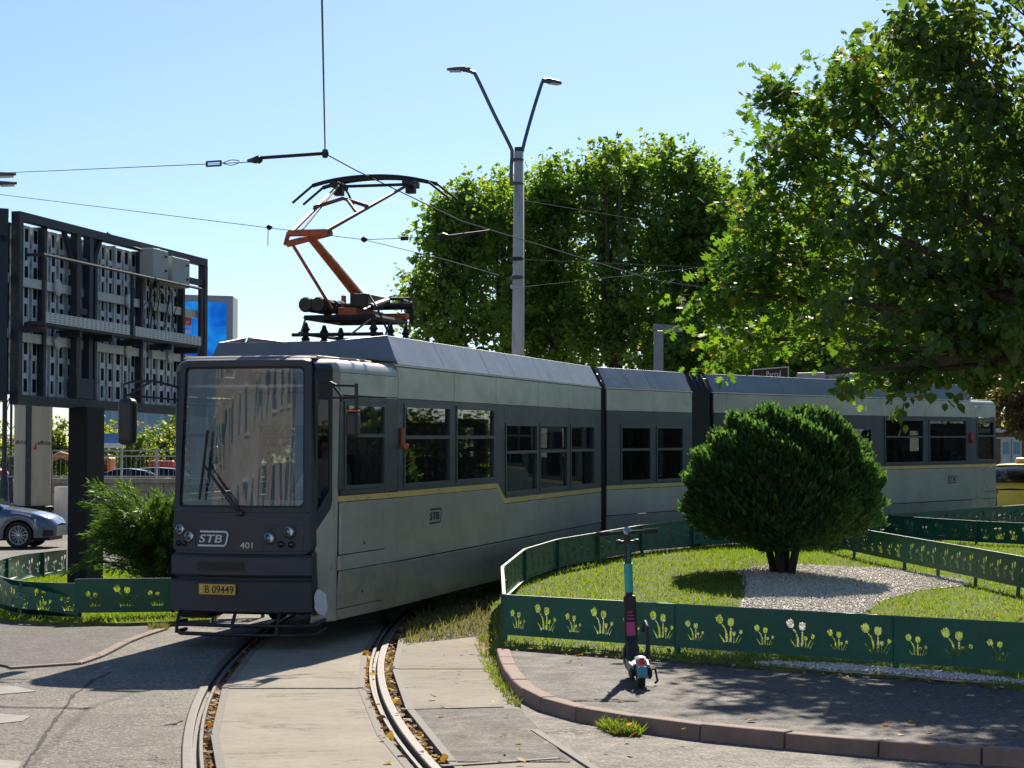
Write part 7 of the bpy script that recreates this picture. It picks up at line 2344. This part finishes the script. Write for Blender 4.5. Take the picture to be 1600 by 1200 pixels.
# ------------------------------------------------------------------ driver
def person(label, joints, edges, radii, shirt, trousers, skin, hair):
    me = bpy.data.meshes.new('body')
    me.from_pydata([tuple(j) for j in joints], edges, []); me.update()
    o = bpy.data.objects.new('body', me); COL.objects.link(o)
    sk = o.modifiers.new('skin', 'SKIN'); sk.use_smooth_shade = True
    for i, r_ in enumerate(radii): me.skin_vertices[0].data[i].radius = (r_, r_)
    me.skin_vertices[0].data[0].use_root = True
    ss_ = o.modifiers.new('sub', 'SUBSURF'); ss_.levels = 2; ss_.render_levels = 2
    dg = bpy.context.evaluated_depsgraph_get()
    m2 = bpy.data.meshes.new_from_object(o.evaluated_get(dg))
    bpy.data.objects.remove(o)
    return m2
M['shirt'] = pmat('pale_shirt', (.50, .47, .46), .85, var=.12, scale=8, bump=.3, fine=20)
M['trousers'] = pmat('dark_trousers', (.03, .035, .05), .9, var=.15)
M['skin'] = pmat('skin', (.42, .24, .17), .55, var=.06)
M['hair'] = pmat('hair', (.02, .016, .012), .7, var=.2)
M['blue_cloth'] = pmat('blue_cloth', (.02, .14, .55), .8, var=.12, bump=.4, fine=15)
J = {'pelvis': (-.80, 0, 1.55), 'spine': (-.77, 0, 1.72), 'chest': (-.78, 0, 1.92), 'neck': (-.80, 0, 2.07), 'head': (-.83, 0, 2.20), 'crown': (-.83, 0, 2.28)}
jl, jr, names = [], [], []
def addj(n_, p, r_): names.append(n_); jl.append(p); jr.append(r_)
for n_, r_ in (('pelvis', .15), ('spine', .145), ('chest', .15), ('neck', .06), ('head', .095), ('crown', .075)): addj(n_, J[n_], r_)
E_ = [(0, 1), (1, 2), (2, 3), (3, 4), (4, 5)]
for s in (-1, 1):
    b = len(jl)
    addj('shoulder', (-.79, s * .20, 1.95), .075); addj('elbow', (-.98, s * .29, 1.72), .055); addj('wrist', (-1.26, s * .20, 1.66), .035); addj('palm', (-1.34, s * .19, 1.66), .035)
    E_ += [(2, b), (b, b + 1), (b + 1, b + 2), (b + 2, b + 3)]
    for f_ in range(4):
        c = len(jl); yy = s * (.165 + .018 * f_)
        addj('finger', (-1.39 - .008 * (f_ % 2), yy, 1.655), .010); addj('finger', (-1.415, yy, 1.62 + .004 * f_), .009); E_ += [(b + 3, c), (c, c + 1)]
    c = len(jl); addj('thumb', (-1.33, s * .15, 1.64), .011); addj('thumb', (-1.37, s * .14, 1.62), .010); E_ += [(b + 3, c), (c, c + 1)]
    b = len(jl)
    addj('hip', (-.86, s * .10, 1.53), .10); addj('knee', (-1.24, s * .13, 1.50), .075); addj('ankle', (-1.36, s * .13, 1.06), .05); addj('toe', (-1.55, s * .13, 1.0), .045)
    E_ += [(0, b), (b, b + 1), (b + 1, b + 2), (b + 2, b + 3)]
DV = .47
dj = [W1(u, v + DV, w) for u, v, w in jl]
org = W1(-.8, DV, 1.45)
me = person('driver', [p - org for p in dj], E_, jr, 0, 0, 0, 0)
dp = link('person', me); dp.location = org
for q in ('shirt', 'trousers', 'skin'): me.materials.append(M[q])
up_ = W1(0, 0, 1) ; 
for p in me.polygons:
    c = Vector(p.center) + org
    loc_w = c.z - SLOPE * (c.y - 22)
    du = (c - W1(0, 0, 0)); dd_ = Vector((math.sin(R(14.746)), math.cos(R(14.746)), 0)); u = du.dot(dd_)
    p.material_index = 2 if (loc_w > 2.06 or (u < -1.08 and loc_w > 1.58)) else (1 if loc_w < 1.60 else 0)
me.shade_smooth()
tag(dp, 'tram driver in a pale shirt seated behind the windshield, hands on the controls', 'person')
k = MB(); hc = W1(-.82, DV, 2.24)
k.grid(lambda a, b: hc + Vector((math.cos(a) * math.cos(b) * .102, math.sin(a) * math.cos(b) * .102, math.sin(b) * .105 + .01)), lin(0, 2 * PI, 17), lin(.05, PI / 2, 7))
hr = link('hair', k.mesh('hair', tuple(org)), dp, M['hair']); hr.data.shade_smooth()
k = MB(); nz_ = W1(-.935, DV, 2.185); k.lathe([(.018, 0), (.010, .03), (.002, .04)], nz_, W1(-2, DV, 2.18) - W1(-1, DV, 2.18), 8); no_ = link('nose', k.mesh('nose', tuple(org)), dp, M['skin'])
m = uvbox(W1, -1.62, -1.42, .66, .90, 1.50, 1.74); tag(m.build('cloth_bundle', M['blue_cloth'], None, bevel=.05, seg=3), 'bright blue folded cloth behind the corner window of the tram cab', 'cloth')

fsrc = [o for o in bpy.data.objects if o.name.startswith('far_tree')]
for i, (x, Y, sc_) in enumerate(((330, 150, 1.5), (420, 160, 1.7), (520, 150, 1.6), (620, 165, 1.9), (560, 140, 1.5), (300, 175, 1.8), (680, 150, 1.7), (-30, 160, 1.3), (60, 185, 1.3), (140, 190, 1.4))):
    s = fsrc[i % len(fsrc)]
    c = s.copy(); COL.objects.link(c); c.location = ((x - 800) / FPX * Y, Y, 0); c.rotation_euler = (0, 0, i * 1.7); c.scale = (sc_, sc_, sc_)
    c['label'] = 'distant street tree behind the tram, glimpsed through its windows' if x > 250 else (('distant tree between the ornate lamps and the cream column' if x < 100 else 'distant tree behind the black billboard post') if x > 0 else 'distant tree beyond the left edge of the picture'); c['group'] = 'street trees far behind the tram' if x > 250 else 'trees beyond the building site'
    for ch in s.children:
        d_ = ch.copy(); COL.objects.link(d_); d_.parent = c

# ------------------------------------------------------------------ surroundings outside the frame that show in the glass
M['facade'] = pmat('facade_beige', (.42, .41, .39), .85, var=.1, scale=.6)
fb_ = thing('apartment_block', 'beige apartment block across the street, mirrored in the tram windshield', 'building', (-26, -20, 0))
MB().box(-58, -6, -32, -20, 0, 22).build('wall', M['facade'], fb_)
for r in range(6):
    for c_ in range(13):
        x = -56 + c_ * 3.9; z = 2.0 + r * 3.3
        f = MB().box(x, x + 1.9, -20.0, -19.9, z, z + 1.9).build('window', M['white'], fb_)
        MB().box(x + .12, x + 1.78, -19.9, -19.86, z + .12, z + 1.78).build('pane', M['bldg_glass'], f)
hp, hr_ = [], []  # unseen hedges, added so the side windows mirror dark foliage below the crowns
for q in range(260): hp.append((rng.uniform(-6, 6), rng.normal() * .5, rng.uniform(.3, 3.4))); hr_.append(.5)
P_, X_, Y_, Z_, S_ = leaf_cloud(hp, hr_, 26, .15, DIAM_V, DIAM_F, .1)
hm = scatter('foliage', DIAM_V, DIAM_F, P_, X_, Y_, Z_, S_); hm.materials.append(M['leaf_far'])
for i, (x, y, rz) in enumerate(((28, 66, -10), (33, 58, -35), (39, 51, -55), (44, 40, -75), (46, 28, -85), (45, 16, -95), (22, 80, 0), (34, 76, 0))):
    h_ = thing('added_hedge', 'unseen hedge added outside the right edge of the picture to darken the tram window reflections', 'hedge', (x, y, gz(x, y)), R(rz), 'added hedges to the right of the picture', world=False)
    o = link('foliage', hm, h_); o['kind'] = 'stuff'
    MB().box(-5.8, 5.8, -.35, .35, 0, 3.0).build('inner_branches', M['bark_dark'], h_)
src = [o for o in bpy.data.objects if o.name.startswith('plane_tree')]
spots = [(33, 66), (30, 74), (36, 58), (30, 48), (42, 48), (27, 80), (50, 62), (36, 36), (46, 30), (28, 26)]
for i, (x, y) in enumerate(spots):
    s = src[i % 5 + 2 if (i % 5 + 2) < len(src) else 3]
    c = s.copy(); COL.objects.link(c); c.location = (x, y, gz(x, y)); c.rotation_euler = (0, 0, i * 1.3); c.scale = (1.5, 1.5, 1.5)
    c['label'] = 'park tree standing outside the right edge of the picture'; c['group'] = 'park trees to the right of the picture'
    for ch in s.children:
        d_ = ch.copy(); COL.objects.link(d_); d_.parent = c
